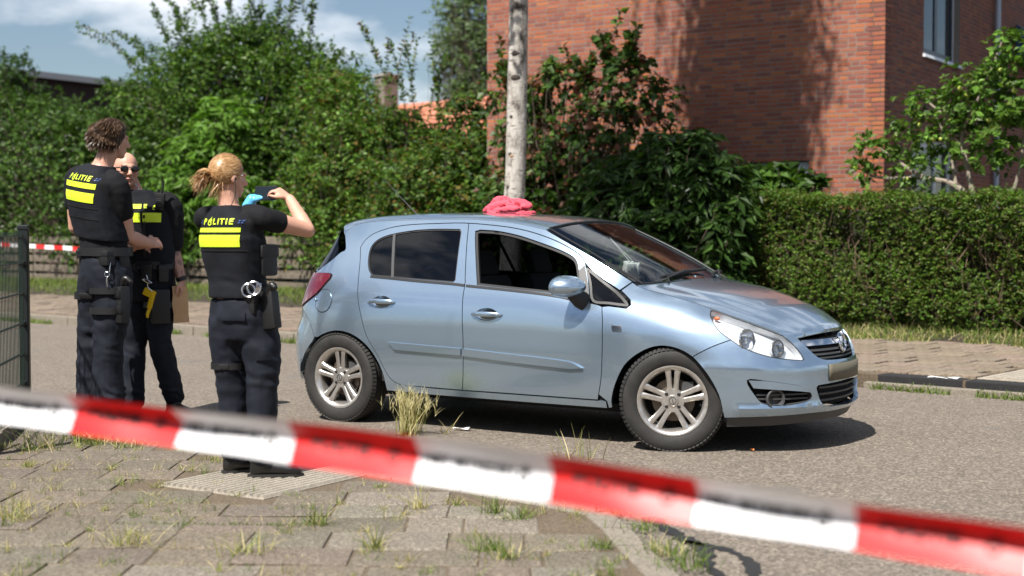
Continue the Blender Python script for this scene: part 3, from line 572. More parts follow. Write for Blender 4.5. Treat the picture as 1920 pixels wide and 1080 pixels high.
Dm = [(-10.44, 7.0, 3.41, .66, .55), (-10.84, 6.9, 2.52, .89, .78), (-9.61, 6.9, 1.73, .76, .65), (-11.07, 6.8, 1.52, .67, .67)]
Em = [(-7.06, 7.2, 3.1, .77, .95), (-6.24, 7.0, 2.4, .9, 1.0), (-7.29, 7.0, 1.91, .82, 1.13), (-6.17, 6.8, 1.2, 1.09, .79), (-4.7, 6.6, 1.49, .85, .95), (-7.64, 6.9, 1.4, .57, .62), (-7.86, 7.5, 4.0, .53, .5)]
Fm = [(-5.14, 6.9, 3.05, .42, .36), (-3.91, 6.6, 2.55, .6, .5), (-2.48, 6.0, 2.2, .61, .75), (-3.26, 5.8, 1.92, .89, .71), (-2.12, 5.6, 1.47, .85, .51), (-3.3, 6.6, 3.3, .33, .33), (-5.7, 6.9, 2.6, .49, .49), (-2.6, 5.6, .8, 1.2, .6)]
Gm = [(.36, 4.7, 3.43, .36, .26), (1.41, 4.7, 3.4, .27, .36), (1.86, 4.7, 3.05, .28, .30), (1.02, 4.6, 2.82, .50, .30), (.53, 4.5, 2.35, .36, .45), (1.45, 4.4, 2.31, .38, .34), (-.56, 4.9, 2.9, .28, .62), (.22, 4.4, 1.95, .36, .42), (-1.02, 5.0, 3.4, .2, .36), (.4, 4.4, 1.1, .7, .7), (-.4, 4.6, 1.6, .5, .8), (1.2, 4.4, 1.4, .6, .6)]
Hm = [(2.84, 3.9, 2.12, .58, .38), (2.26, 3.9, 1.78, .62, .46), (3.24, 3.9, 1.83, .46, .4), (2.75, 3.8, 1.36, .75, .45), (1.74, 3.9, 1.51, .45, .33), (3.42, 3.9, 1.36, .3, .4), (3.3, 3.9, .85, .4, .46), (2.4, 3.9, .8, .8, .48)]
Csh = [((-15.43, 8.6, 4.49), (-18.37, 8.4, 6.55)), ((-15.21, 8.6, 4.9), (-16.66, 8.4, 6.22)), ((-14.57, 8.6, 5.2), (-15.14, 8.4, 6.73)), ((-13.74, 8.6, 5.5), (-14.54, 8.4, 6.8)), ((-13.13, 8.6, 5.5), (-13.62, 8.4, 6.9)), ((-12.35, 8.6, 5.6), (-12.28, 8.4, 6.95)), ((-11.4, 8.6, 5.6), (-10.97, 8.4, 6.9)), ((-10.49, 8.6, 5.3), (-9.99, 8.4, 6.7)), ((-9.79, 8.6, 5.0), (-9.38, 8.4, 6.1)), ((-9.28, 8.6, 4.4), (-8.47, 8.4, 5.05)), ((-16.32, 8.6, 4.0), (-17.17, 8.4, 5.12)), ((-8.78, 8.6, 4.3), (-7.75, 8.4, 4.42)), ((-12.9, 8.7, 5.6), (-13.0, 8.4, 6.7)), ((-11.8, 8.7, 5.7), (-11.5, 8.4, 6.8)), ((-14.2, 8.6, 5.2), (-14.2, 8.4, 6.5)), ((-10.9, 8.6, 5.4), (-10.4, 8.4, 6.5)), ((-15.0, 8.6, 4.7), (-15.9, 8.4, 6.0))]
Fsh = [((-5.04, 6.6, 3.3), (-5.8, 6.5, 5.01)), ((-4.77, 6.6, 3.3), (-5.17, 6.5, 4.78)), ((-4.57, 6.6, 3.3), (-4.71, 6.5, 4.62)), ((-4.3, 6.6, 3.1), (-3.75, 6.5, 4.33)), ((-5.11, 6.6, 3.1), (-5.56, 6.5, 3.8)), ((-4.0, 6.6, 2.9), (-3.9, 6.5, 3.9))]
shrub('dark_bush', A, 'dark green bush at the far left edge in front of the brown building', 'shrub', G_DARK+G_MID[:1], 2600, 6, .32, .12, .6, 'mid', seed=21)
shrub('ivy_thicket', Bm, 'dense small-leaved thicket hanging over the wooden fence behind the two men', 'shrub', G_MID+G_DARK, 6600, 7, .30, .092, .72, 'gloss', seed=22, droop=.4, up=.2)
shrub('tall_shrub', Cm, 'tallest shrub with upright leafy shoots against the sky', 'shrub', G_MID+G_DARK[:2], 6200, 7, .36, .11, .6, 'mid', Csh, seed=23)
shrub('broad_leaf_bush', Dm, 'bright bush with long drooping leaves left of the woman', 'shrub', G_LITE, 1500, 7, .30, .22, .34, 'soft', seed=24, droop=.6, up=.3)
shrub('beech_bush', Em, 'rounded light green bush behind the rear of the car', 'shrub', G_AUT+G_LITE, 5200, 7, .26, .08, .7, 'mid', seed=25)
shrub('bramble_bush', Fm, 'loose bush with thin arching shoots left of the birch', 'shrub', G_AUT+G_DARK, 3700, 6, .28, .09, .68, 'mid', Fsh, seed=26)
shrub('hazel_bush', Gm, 'dark bush with big round leaves against the brick wall beside the birch', 'shrub', G_DARK+[(.12, .05, .03), (.09, .15, .03)], 1250, 6, .26, .115, .85, 'mid', (((1.2, 4.6, 3.4), (1.15, 4.6, 4.0)), ((1.55, 4.6, 3.5), (1.6, 4.6, 4.0)), ((.7, 4.6, 3.3), (.95, 4.6, 3.75)), ((-1.0, 5.0, 3.5), (-1.1, 5.0, 3.85)), ((.0, 4.7, 3.1), (.1, 4.7, 3.8))), seed=27, droop=.5, up=.2, inner=.10)
shrub('laurel_bush', Hm, 'dark glossy laurel bush between the birch and the clipped hedge', 'shrub', G_DARK, 2100, 7, .24, .19, .34, 'gloss', seed=28, droop=.55, up=.25)
shrub('window_plant', [(3.62, 5.3, 1.86, .36, .2), (3.15, 5.2, 1.92, .25, .18), (3.6, 5.3, 1.5, .5, .35)], 'large-leaved plant below the low window of the brick house', 'plant', G_DARK+G_MID[:2], 260, 5, .2, .19, .8, 'mid', seed=29, droop=.4)
shrub('far_tree', [(-20.43, 25, 8.9, 1.13, 1.2), (-21.0, 25, 7.6, .76, .8), (-19.9, 25, 7.4, .93, 1.2), (-20.2, 25, 10.3, .8, .9), (-20.3, 25, 6.0, .8, 1.2)], 'hazy feathery tree rising behind the left end of the brick house', 'tree', [(.13, .19, .09), (.11, .17, .075), (.15, .21, .10)], 1100, 6, .5, .17, .5, 'soft', seed=30, sub=('trunk', 'crown'))
# apple tree: limbs, sparse leaves, apples
ap = empty('apple_tree', st(6.4, 5.0, .2), 0, 'small apple tree with bare forked limbs above the hedge at the right edge', 'tree'); O = np.array(st(6.4, 5.0, .2)); rng = np.random.default_rng(40)
limbs = [[(6.45, 5, .2), (6.4, 5, 1.0), (6.28, 5, 1.54), (6.02, 5, 1.87), (5.62, 5, 1.98), (5.35, 5, 2.14), (5.05, 5, 2.35)], [(5.62, 5, 1.98), (5.4, 5, 1.97), (5.0, 5, 2.0), (4.8, 5, 2.1)], [(6.28, 5, 1.54), (6.15, 5, 2.1), (6.1, 5, 2.5), (6.35, 5, 3.0), (6.55, 5, 3.5)], [(6.02, 5, 1.87), (5.9, 5.1, 2.3), (5.7, 5.1, 2.75)], [(6.4, 5, 1.0), (6.7, 5.1, 1.9), (6.8, 5.1, 2.6)], [(6.1, 5, 2.5), (5.9, 4.9, 2.7), (5.6, 4.9, 2.95)]]
mb = MB()
for i, l in enumerate(limbs):
    pth = smoothpoly([st(*p) for p in l], 5); mb.tube(pth-O, np.linspace((.06, .03, .035, .025, .03, .02)[i], .010, len(pth)), 7)
mb.build('trunk', mat('apple_bark', (.24, .20, .16), .9), ap, True)
apb = sb([(5.42, 5, 2.45, .38, .24), (5.0, 5, 2.27, .25, .14), (5.82, 5, 2.78, .38, .24), (6.4, 5, 2.84, .46, .30), (6.08, 5, 2.33, .5, .28), (6.65, 5, 2.4, .46, .42), (6.62, 5, 3.3, .2, .31), (4.86, 5, 2.05, .16, .10), (6.2, 5, 3.0, .3, .25), (6.9, 5, 3.0, .4, .4), (5.5, 5, 2.05, .3, .10)])
P, D = blob_pts(apb, 620, rng, .1, 1.1); V, F, C, _, _ = twigs(P, D, 5, .16, .105, .62, G_LITE+G_MID+G_MID, rng, .3, .7, .35); link('crown', np_mesh('crown', V-O, F, col=C), LM['mid'], ap)
M_APPLE = mat('green_apple', (.30, .36, .06), .4); am = MB().ell((0, 0, 0), (.032, .032, .029), 10, 7).mesh('apple', 'all'); am.materials.append(M_APPLE)
for p in P[rng.choice(len(P), 34, replace=False)]:
    o = link('apple', am, None, ap); o.location = p-O-np.array((0, 0, .05))
# clipped hedge along the garden of the brick house
rng = np.random.default_rng(50); hd = empty('clipped_hedge', st(7.5, 4.75, .2), 0, 'long clipped green hedge in front of the brick house', 'hedge'); O = np.array(st(7.5, 4.75, .2))
HA0, HA1, HN0, HN1, HZ = 3.05, 13.0, 4.28, 5.15, 1.72
def hedge_pts(n):
    f = rng.choice(3, n, p=(.62, .26, .12)); a = rng.uniform(HA0, HA1, n); u = rng.random(n); m = np.where(f == 0, HN0, HN0+(HN1-HN0)*u); z = np.where(f == 0, .16+(HZ-.16)*rng.random(n)**.85, HZ); a = np.where(f == 2, HA0, a); z = np.where(f == 2, .16+(HZ-.16)*rng.random(n), z)
    top = HZ+.10*np.exp(-((a-3.3)/.7)**2)+.025*np.sin(a*5)+.02*np.sin(a*11.3+1); z = z*top/HZ
    dep = .05*np.sin(a*4.1+z*3)+.04*np.sin(a*9+z*7+2)+.05*np.sin(z*5+a)-.10*np.exp(-((a-5.0)/.35)**2-((z-1.25)/.25)**2)-.07*np.exp(-((a-6.6)/.3)**2-((z-.95)/.3)**2)
    off = np.abs(rng.normal(0, .05, n)); m = m+np.where(f == 0, -dep+off+.10*(z < .35), 0); z = z-np.where(f == 1, off, 0); a = a+np.where(f == 2, off, 0)
    nrm = np.where((f == 0)[:, None], np.array((-KN[0], -KN[1], .25)), np.where((f == 1)[:, None], np.array((0, 0, 1.)), np.array((-KE[0], -KE[1], .2)))); return np.c_[K0+np.outer(a, KE)+np.outer(m, KN), z], unit(nrm), a, z
P, D, aa, zz = hedge_pts(26000)
bare = np.exp(-((aa-5.0)/.36)**2-((zz-1.3)/.24)**2)+.9*np.exp(-((aa-6.75)/.28)**2-((zz-1.0)/.22)**2)+.5*np.exp(-((aa-4.1)/.25)**2-((zz-1.2)/.2)**2); k = rng.random(len(P)) > bare*.80; P, D, zz = P[k], D[k], zz[k]
V, F, C, _, _ = twigs(P, D, 6, .085, .040, .58, [(.060, .125, .014), (.080, .152, .018), (.105, .178, .024), (.044, .094, .013), (.125, .17, .036), (.105, .09, .03)], rng, .35, .7, .05)
tips = rng.choice(len(P), 1500, replace=False); tips = tips[P[tips, 2] > 1.6]; v, f, c, _, _ = twigs(P[tips], D[tips], 7, .15, .036, .5, G_LITE, rng, 1.4, .4, .0)
link('foliage', np_mesh('foliage', np.vstack([V, v])-O, np.vstack([F, f+len(V)]), col=np.vstack([C, c])), LM['mid'], hd)
n = 2600; a = rng.uniform(HA0, HA1, n); m = rng.uniform(HN0+.05, HN1-.1, n); z0 = rng.uniform(.15, 1.2, n); P0 = np.c_[K0+np.outer(a, KE)+np.outer(m, KN), z0]; P1 = P0+rng.standard_normal((n, 3))*np.array((.12, .12, .05))+np.c_[-KN[0]*.08*np.ones(n), -KN[1]*.08*np.ones(n), rng.uniform(.15, .5, n)]
V, F = stems(P0, P1, .006, rng, .2); link('stems', np_mesh('stems', V-O, F), mat('hedge_twig', (.17, .115, .08), .9), hd)
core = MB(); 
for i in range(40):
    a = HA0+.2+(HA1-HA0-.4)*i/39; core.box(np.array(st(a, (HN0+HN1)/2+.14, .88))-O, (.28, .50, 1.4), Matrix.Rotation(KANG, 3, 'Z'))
link('dark_core', core.mesh('dark_core'), mat('hedge_inside', (.022, .024, .012), 1.0), hd)  # solid dark boxes, the hedge's inner shade put into their colour
# birch
bi = empty('birch_tree', st(2.36, 1.2, .1), 0, 'white-barked birch tree standing behind the roof of the car', 'tree'); O = np.array(st(2.36, 1.2, .1)); rng = np.random.default_rng(60)
M_BIRCH = mat('birch_bark', (.6, .56, .5), .8); v = coord(M_BIRCH, (1, 1, .45)); v2 = coord(M_BIRCH, (6, 6, 30))
c = ramp(M_BIRCH, noise(M_BIRCH, v, 9, 7, .7), [(.36, (.06, .05, .042)), (.45, (.27, .245, .215)), (.55, (.44, .41, .37)), (.8, (.56, .53, .485))]); c = mix(M_BIRCH, ramp(M_BIRCH, noise(M_BIRCH, v2, 1.6, 3, .6), [(.57, (0, 0, 0)), (.66, (.85, .85, .85))]), c, (.07, .06, .05)); base(M_BIRCH, c); bump(M_BIRCH, noise(M_BIRCH, v, 30, 5, .7), .6, .02)
tp = smoothpoly([np.array(st(a, 1.2, z)) for a, z in ((2.345, .0), (2.36, .56), (2.39, .9), (2.43, 1.54), (2.47, 1.96), (2.50, 3.05), (2.52, 3.96), (2.55, 5.5), (2.52, 7.5), (2.5, 9.5), (2.5, 12.5))], 5)-O
MB().tube(tp, np.interp(tp[:, 2], [0, .5, 1.5, 4, 8, 12.6], [.155, .128, .120, .108, .08, .02]), 18).build('trunk', M_BIRCH, bi, True)
M_KNOT = mat('birch_knot', (.045, .036, .03), .95); M_CUT = mat('cut_branch', (.36, .22, .12), .9)
for (a, z, r, mm) in ((2.49, 3.33, .05, M_KNOT), (2.49, 3.06, .055, M_KNOT), (2.455, 2.62, .045, M_KNOT), (2.445, 2.20, .05, M_KNOT), (2.44, 2.18, .03, M_CUT), (2.42, 1.83, .05, M_KNOT), (2.52, 3.86, .055, M_KNOT)):
    cpt = np.array(st(a, 1.2, z))-O; out = np.array((-.1, -1, 0)); p = cpt+out/np.linalg.norm(out)*(.112 if mm is M_KNOT else .125)
    MB().ell(p, (r, .018, r*.62), 14, 8).build('knot', mm, bi, True)
lim = MB(); P = []
for (cx, cy, cz, ax_, ay_, az_, cnt) in ((.62, 15.35, 11.2, .95, .95, 1.5, 900), (.45, 15.3, 9.6, .8, .8, .6, 340), (-.35, 15.1, 7.2, 1.1, 1.4, .8, 420), (.1, 15.9, 13.2, 1.2, 1.2, 1.0, 120)):  # unseen crown lobes; the low one is shaped to shade the shrubs
    for i in range(cnt):
        q = unit(rng.standard_normal(3))*rng.random()**.6*1.3; p = np.array((cx, cy, cz))+q*np.array((ax_, ay_, az_))
        if i % 9 == 0:
            z0 = max(5.0, p[2]-1.2); p0 = np.array([np.interp(z0-O[2], tp[:, 2], tp[:, k]) for k in (0, 1, 2)]); e = p-O; pth = smoothpoly([p0, (p0+e)/2+np.array((0, 0, .35)), e], 4); lim.tube(pth, np.linspace(.028, .005, len(pth)), 5)
        hang = rng.uniform(.35, 1.25); m = int(hang/.045); P.append(p-O+np.c_[rng.normal(0, .03, m).cumsum()*.6, rng.normal(0, .03, m).cumsum()*.6, -np.linspace(0, hang, m)]+rng.normal(0, .03, (m, 3)))
lim.build('limbs', M_WOOD, bi)
P = np.vstack(P); n = len(P); V, F, C = leaf_cards(P, unit(rng.standard_normal((n, 3))+np.array((0, 0, -.8))), unit(rng.standard_normal((n, 3))), .085, .85, G_LITE, rng); link('crown', np_mesh('crown', V, F, col=C), LM['gloss'], bi)
# wooden fence behind the shrubs on the left
wf = empty('wooden_fence', st(-12, 6.35, .2), 0, 'weathered plank fence half hidden under the shrubs behind the people', 'fence'); M_PLANK = mat('old_plank', (.16, .125, .09), .9); v = coord(M_PLANK, (1, 8, 8)); base(M_PLANK, ramp(M_PLANK, noise(M_PLANK, v, 5, 6), [(.3, (.075, .06, .045)), (.7, (.20, .165, .125))])); bump(M_PLANK, noise(M_PLANK, v, 20, 4), .4, .01); O = np.array(st(-12, 6.35, .2))
pm = MB().box((0, 0, 0), (1.96, .03, .15), bev=.005).mesh('plank'); pm.materials.append(M_PLANK)
pom = MB().box((0, 0, .55), (.09, .09, 1.15), bev=.006).mesh('post'); pom.materials.append(M_PLANK)
for i in range(8):
    for j in range(5):
        o = link('plank', pm, None, wf); o.location = np.array(st(-19+2*i+1, 6.35, .32+.215*j))-O; o.rotation_euler = (0, random.uniform(-.012, .012), KANG)
    o = link('post', pom, None, wf); o.location = np.array(st(-19+2*i, 6.42, .2))-O; o.rotation_euler = (0, 0, KANG)
def pchip(x,X,Y):
    X=np.asarray(X,float);Y=np.asarray(Y,float);x=np.asarray(x,float)
    h=np.diff(X);dl=np.diff(Y)/h
    m=np.zeros(len(X));m[0]=dl[0];m[-1]=dl[-1]
    for i in range(1,len(X)-1):
        if dl[i-1]*dl[i]<=0:m[i]=0
        else:
            w1=2*h[i]+h[i-1];w2=h[i]+2*h[i-1];m[i]=(w1+w2)/(w1/dl[i-1]+w2/dl[i])
    i=np.clip(np.searchsorted(X,x)-1,0,len(X)-2)
    s=(x-X[i])/h[i]
    lo=s<0;hi=s>1;sc=np.clip(s,0,1)
    r=(Y[i]*(1+2*sc)*(1-sc)**2+m[i]*h[i]*sc*(1-sc)**2+Y[i+1]*sc*sc*(3-2*sc)+m[i+1]*h[i]*sc*sc*(sc-1))
    r=r+np.where(lo,(x-X[0])*m[0],0)+np.where(hi,(x-X[-1])*m[-1],0)
    return r
PL=np.array([(-.66,0),(-.655,.2),(-.635,.40),(-.585,.57),(-.47,.715),(-.30,.80),(0,.848),(.5,.866),(1.25,.868),(2.0,.866),(2.45,.855),(2.72,.82),(2.93,.745),(3.09,.63),(3.21,.47),(3.295,.25),(3.325,0)],float)
def _cat(P,n=40):
    # natural-ish spline through points by chord-length pchip-free cubic (Catmull-Rom centripetal)
    Q=np.vstack([[P[0,0],-P[1,1]],P,[P[-1,0],-P[-2,1]]]);out=[]
    for i in range(1,len(Q)-2):
        p0,p1,p2,p3=Q[i-1:i+3]
        t0=0;t1=np.linalg.norm(p1-p0)**.5;t2=t1+np.linalg.norm(p2-p1)**.5;t3=t2+np.linalg.norm(p3-p2)**.5
        t=np.linspace(t1,t2,n,endpoint=False)[:,None]
        A1=(t1-t)/(t1-t0)*p0+(t-t0)/(t1-t0)*p1;A2=(t2-t)/(t2-t1)*p1+(t-t1)/(t2-t1)*p2;A3=(t3-t)/(t3-t2)*p2+(t-t2)/(t3-t2)*p3
        B1=(t2-t)/(t2-t0)*A1+(t-t0)/(t2-t0)*A2;B2=(t3-t)/(t3-t1)*A2+(t-t1)/(t3-t1)*A3
        out.append((t2-t)/(t2-t1)*B1+(t-t1)/(t2-t1)*B2)
    return np.vstack(out+[P[-1:]])
_c=_cat(PL);_L=np.concatenate([[0],np.cumsum(np.linalg.norm(np.diff(_c,axis=0),axis=1))])
# arclength coordinate t with t=1.25 at u=1.25
_T=_L-_L[np.argmin(abs(_c[:,0]-1.25))]+1.25
_tn=np.gradient(_c,axis=0);
for _ in range(6): _tn[1:-1]=(_tn[:-2]+2*_tn[1:-1]+_tn[2:])/4
_tn/=np.linalg.norm(_tn,axis=1)[:,None];_tn[0]=(0,1);_tn[-1]=(0,-1)
T0,T1=_T[0],_T[-1]
def C(t): return np.stack([np.interp(t,_T,_c[:,0]),np.interp(t,_T,_c[:,1])],-1)
def N(t):
    a=np.stack([np.interp(t,_T,_tn[:,0]),np.interp(t,_T,_tn[:,1])],-1);a/=np.linalg.norm(a,axis=-1)[...,None]
    return np.stack([-a[...,1],a[...,0]],-1)
SEC=[ # (t, [(z,d)...])
 (T0,[(.22,.05),(.35,.01),(.50,0),(.60,.01),(.66,.035),(.75,.05),(.9,.095),(1.0,.16),(1.2,.33),(1.42,.52)]),
 (-.55,[(.22,.05),(.35,.01),(.50,0),(.60,.01),(.66,.025),(.75,.035),(.9,.075),(1.0,.12),(1.2,.26),(1.42,.42)]),
 (-.15,[(.18,.05),(.3,.02),(.5,0),(.65,.0),(.78,.012),(.86,.03),(.94,.055),(1.0,.08),(1.2,.175),(1.42,.295)]),
 (.5,[(.17,.075),(.22,.055),(.30,.030),(.42,.013),(.58,0),(.70,.0),(.80,.010),(.88,.028),(.94,.052),(1.0,.078),(1.2,.17),(1.42,.285)]),
 (1.5,[(.17,.075),(.22,.055),(.30,.030),(.42,.013),(.58,0),(.70,.0),(.80,.010),(.88,.028),(.94,.055),(1.0,.083),(1.2,.18),(1.42,.30)]),
 (2.0,[(.17,.075),(.22,.055),(.30,.028),(.42,.01),(.58,0),(.68,.0),(.78,.014),(.86,.04),(.92,.075),(.98,.115),(1.04,.155),(1.42,.36)]),
 (2.45,[(.17,.06),(.30,.012),(.45,0),(.62,.0),(.70,.006),(.77,.026),(.83,.06),(.88,.105),(.915,.15),(.94,.20)]),
 (2.95,[(.17,.05),(.27,.012),(.40,0),(.52,.004),(.60,.02),(.68,.052),(.74,.09),(.79,.14),(.83,.20)]),
 (3.35,[(.16,.05),(.25,.01),(.36,0),(.46,.004),(.56,.024),(.64,.055),(.70,.095),(.75,.15),(.79,.22)]),
 (T1,[(.16,.05),(.25,.01),(.36,0),(.46,.004),(.55,.02),(.62,.045),(.68,.085),(.73,.14),(.77,.21)]),
]
def D(t,z):
    t=np.asarray(t,float);z=np.asarray(z,float);t,z=np.broadcast_arrays(t,z)
    ts=np.array([s[0] for s in SEC])
    V=np.stack([pchip(z,[a for a,_ in s[1]],[b for _,b in s[1]]) for s in SEC],0)
    V=np.minimum(V,.75)
    # pchip across t, vectorised (Catmull with limited slopes)
    i=np.clip(np.searchsorted(ts,t)-1,0,len(ts)-2)
    h=np.diff(ts);dl=np.diff(V,axis=0)/h.reshape((-1,)+(1,)*t.ndim)
    m=np.zeros_like(V)
    for k in range(1,len(ts)-1):
        a,b=dl[k-1],dl[k];m[k]=np.where(a*b>0,2*a*b/np.where(a+b==0,1,a+b),0)
    I=np.indices(t.shape)
    g=lambda A,j:A[(j,)+tuple(I)]
    hh=h[i];s=np.clip((t-ts[i])/hh,0,1)
    return g(V,i)*(1+2*s)*(1-s)**2+g(m,i)*hh*s*(1-s)**2+g(V,i+1)*s*s*(3-2*s)+g(m,i+1)*hh*s*s*(s-1)
def S(t,z):
    t=np.asarray(t,float);z=np.asarray(z,float);t,z=np.broadcast_arrays(t,z)
    tc=np.clip(t,T0,T1)
    P=C(tc)-N(tc)*D(tc,z)[...,None]
    return np.concatenate([P,z[...,None]],-1)
# ================================================================== the car (u forward from the rear axle, v to the right-hand side, z up)
CAR_A = .5627
car = empty('parked_car', (-.750, 10.239, 0), -CAR_A, 'light blue five-door hatchback parked with a red cloth on its roof', 'car')
def loc3(P): P = np.asarray(P, float); return np.stack([P[..., 0], -P[..., 1], P[..., 2]], -1)
def Snorm(t, z, e=.004):
    a = S(t+e, z)-S(t-e, z); b = S(t, z+e)-S(t, z-e); n = np.cross(b, a); n = n/(np.linalg.norm(n, axis=-1, keepdims=True)+1e-12); p = S(t, z); s = np.sign(np.sum(n[..., :2]*(p[..., :2]-np.array((1.3, 0))), -1)); return n*np.where(s == 0, 1, s)[..., None]
M_PAINT = mat('pale_blue_metallic', (.33, .45, .58), .25, .85); nodes(M_PAINT)[2].inputs['Coat Weight'].default_value = 1.0; nodes(M_PAINT)[2].inputs['Coat Roughness'].default_value = .04
_v = coord(M_PAINT); _f = noise(M_PAINT, _v, 3.0, 5); base(M_PAINT, mix(M_PAINT, ramp(M_PAINT, _f, [(.4, (0, 0, 0)), (.8, (.25, .25, .25))]), (.37, .485, .605), (.38, .455, .54)))
def flat(c): return mat('m', c, .5)
M_BLACK = mat('black_trim', (.014, .014, .015), .45); M_RUB = mat('tyre_rubber', (.030, .028, .026), .75); M_VOID = mat('underbody_void_black', (.006, .006, .006), .9)
base(M_RUB, ramp(M_RUB, noise(M_RUB, coord(M_RUB), 14, 5), [(.3, (.011, .0105, .010)), (.75, (.024, .022, .020))]))
M_ALLOY = mat('silver_alloy', (.60, .58, .55), .32, .85); base(M_ALLOY, ramp(M_ALLOY, noise(M_ALLOY, coord(M_ALLOY), 25, 5), [(.35, (.52, .49, .45)), (.7, (.68, .66, .63))]))
M_CHROME = mat('chrome', (.78, .79, .8), .12, 1.0); M_DGREY = mat('dark_grey_plastic', (.05, .05, .052), .5); M_INT = mat('interior_black', (.012, .012, .013), .8); M_SEAT = mat('seat_fabric', (.016, .016, .018), .95); M_DISC = mat('brake_disc', (.16, .13, .10), .5, .7)
def glass(name, tint, rough=.0, ior=1.5, boost=1.7):
    m = bpy.data.materials.new(name); m.use_nodes = True; n = m.node_tree.nodes; l = m.node_tree.links; n.clear(); o = n.new('ShaderNodeOutputMaterial'); x = n.new('ShaderNodeMixShader'); t = n.new('ShaderNodeBsdfTransparent'); g = n.new('ShaderNodeBsdfGlossy'); lw = n.new('ShaderNodeLayerWeight'); lw.inputs['Blend'].default_value = .5; pw = n.new('ShaderNodeMath'); pw.operation = 'POWER'; pw.inputs[1].default_value = 5; l.new(lw.outputs['Facing'], pw.inputs[0]); fr = n.new('ShaderNodeMath'); fr.operation = 'MULTIPLY_ADD'; fr.inputs[1].default_value = .90; fr.inputs[2].default_value = ((ior-1)/(ior+1))**2*boost; l.new(pw.outputs[0], fr.inputs[0])
    t.inputs['Color'].default_value = (*tint, 1); g.inputs['Roughness'].default_value = rough; g.inputs['Color'].default_value = (1, 1, 1, 1)
    l.new(fr.outputs[0], x.inputs[0]); l.new(t.outputs[0], x.inputs[1]); l.new(g.outputs[0], x.inputs[2]); l.new(x.outputs[0], o.inputs['Surface']); return m
M_TINT = glass('tinted_glass', (.035, .04, .045), .0, 1.52, 1.1); M_CLEAR = glass('clear_glass', (.62, .68, .68), .0, 1.52); M_LENS = glass('lamp_lens', (.93, .95, .96), .0, 1.45)
M_RED = mat('red_lamp', (.11, .002, .006), .10); nodes(M_RED)[2].inputs['Coat Weight'].default_value = 1.0
M_SEAM = mat('door_seal', (.008, .008, .009), .6)
def offset_poly(P, d):
    P = np.asarray(P, float); A = .5*np.sum(P[:, 0]*np.roll(P[:, 1], -1)-np.roll(P[:, 0], -1)*P[:, 1]); sgn = 1 if A > 0 else -1
    e = np.roll(P, -1, 0)-P; e /= np.linalg.norm(e, axis=1)[:, None]+1e-12; nn = np.stack([-e[:, 1], e[:, 0]], 1)*sgn; m = nn+np.roll(nn, 1, 0); k = np.sum(m*nn, 1); m = m/np.maximum(k, .5)[:, None]; return P+m*d
def densify(P, h):
    out = []
    for a, b in zip(P, np.roll(P, -1, 0)):
        k = max(1, int(np.ceil(np.linalg.norm(b-a)/h)))
        for i in range(k): out.append(a+(b-a)*i/k)
    return np.array(out)
def inpoly(Q, P):
    x, y = Q[:, 0], Q[:, 1]; r = np.zeros(len(Q), bool); n = len(P); j = n-1
    for i in range(n):
        xi, yi = P[i]; xj, yj = P[j]; c = ((yi > y) != (yj > y)) & (x < (xj-xi)*(y-yi)/(yj-yi+1e-15)+xi); r ^= c; j = i
    return r
def edist(Q, P):
    d = np.full(len(Q), 9.)
    for a, b in zip(P, np.roll(P, -1, 0)):
        ab = b-a; t = np.clip(((Q-a)@ab)/(ab@ab+1e-15), 0, 1); d = np.minimum(d, np.linalg.norm(Q-(a+t[:, None]*ab), axis=1))
    return d
def tri2d(outl, holes=(), grid=.03):
    loops = [densify(np.asarray(outl, float), grid*.8)]+[densify(np.asarray(h, float), grid*.8) for h in holes]
    lo = loops[0].min(0); hi = loops[0].max(0); gx = np.arange(lo[0]+grid/2, hi[0], grid); gy = np.arange(lo[1]+grid/2, hi[1], grid); G = np.stack(np.meshgrid(gx, gy), -1).reshape(-1, 2); G[:, 0] += (np.round((G[:, 1]-lo[1])/grid) % 2)*grid*.5
    k = inpoly(G, loops[0]) & (edist(G, loops[0]) > grid*.45)
    for h in loops[1:]: k &= ~inpoly(G, h) & (edist(G, h) > grid*.45)
    G = G[k]; V = np.vstack(loops+[G]); E = []; n = 0; L = []
    for lp in loops: m = len(lp); E += [(n+i, n+(i+1) % m) for i in range(m)]; L.append(list(range(n, n+m))); n += m
    vo, eo, fo, orig, _, _ = delaunay_2d_cdt([Vector(v) for v in V], E, [], 0, 1e-7); VO = np.array([v[:] for v in vo]); F = np.array([f for f in fo if len(f) == 3]); ct = VO[F].mean(1); k = inpoly(ct, loops[0])
    for h in loops[1:]: k &= ~inpoly(ct, h)
    mp_ = {}
    for i, o in enumerate(orig):
        for q in o: mp_[q] = i
    return VO, F[k], [[mp_[i] for i in l] for l in L]
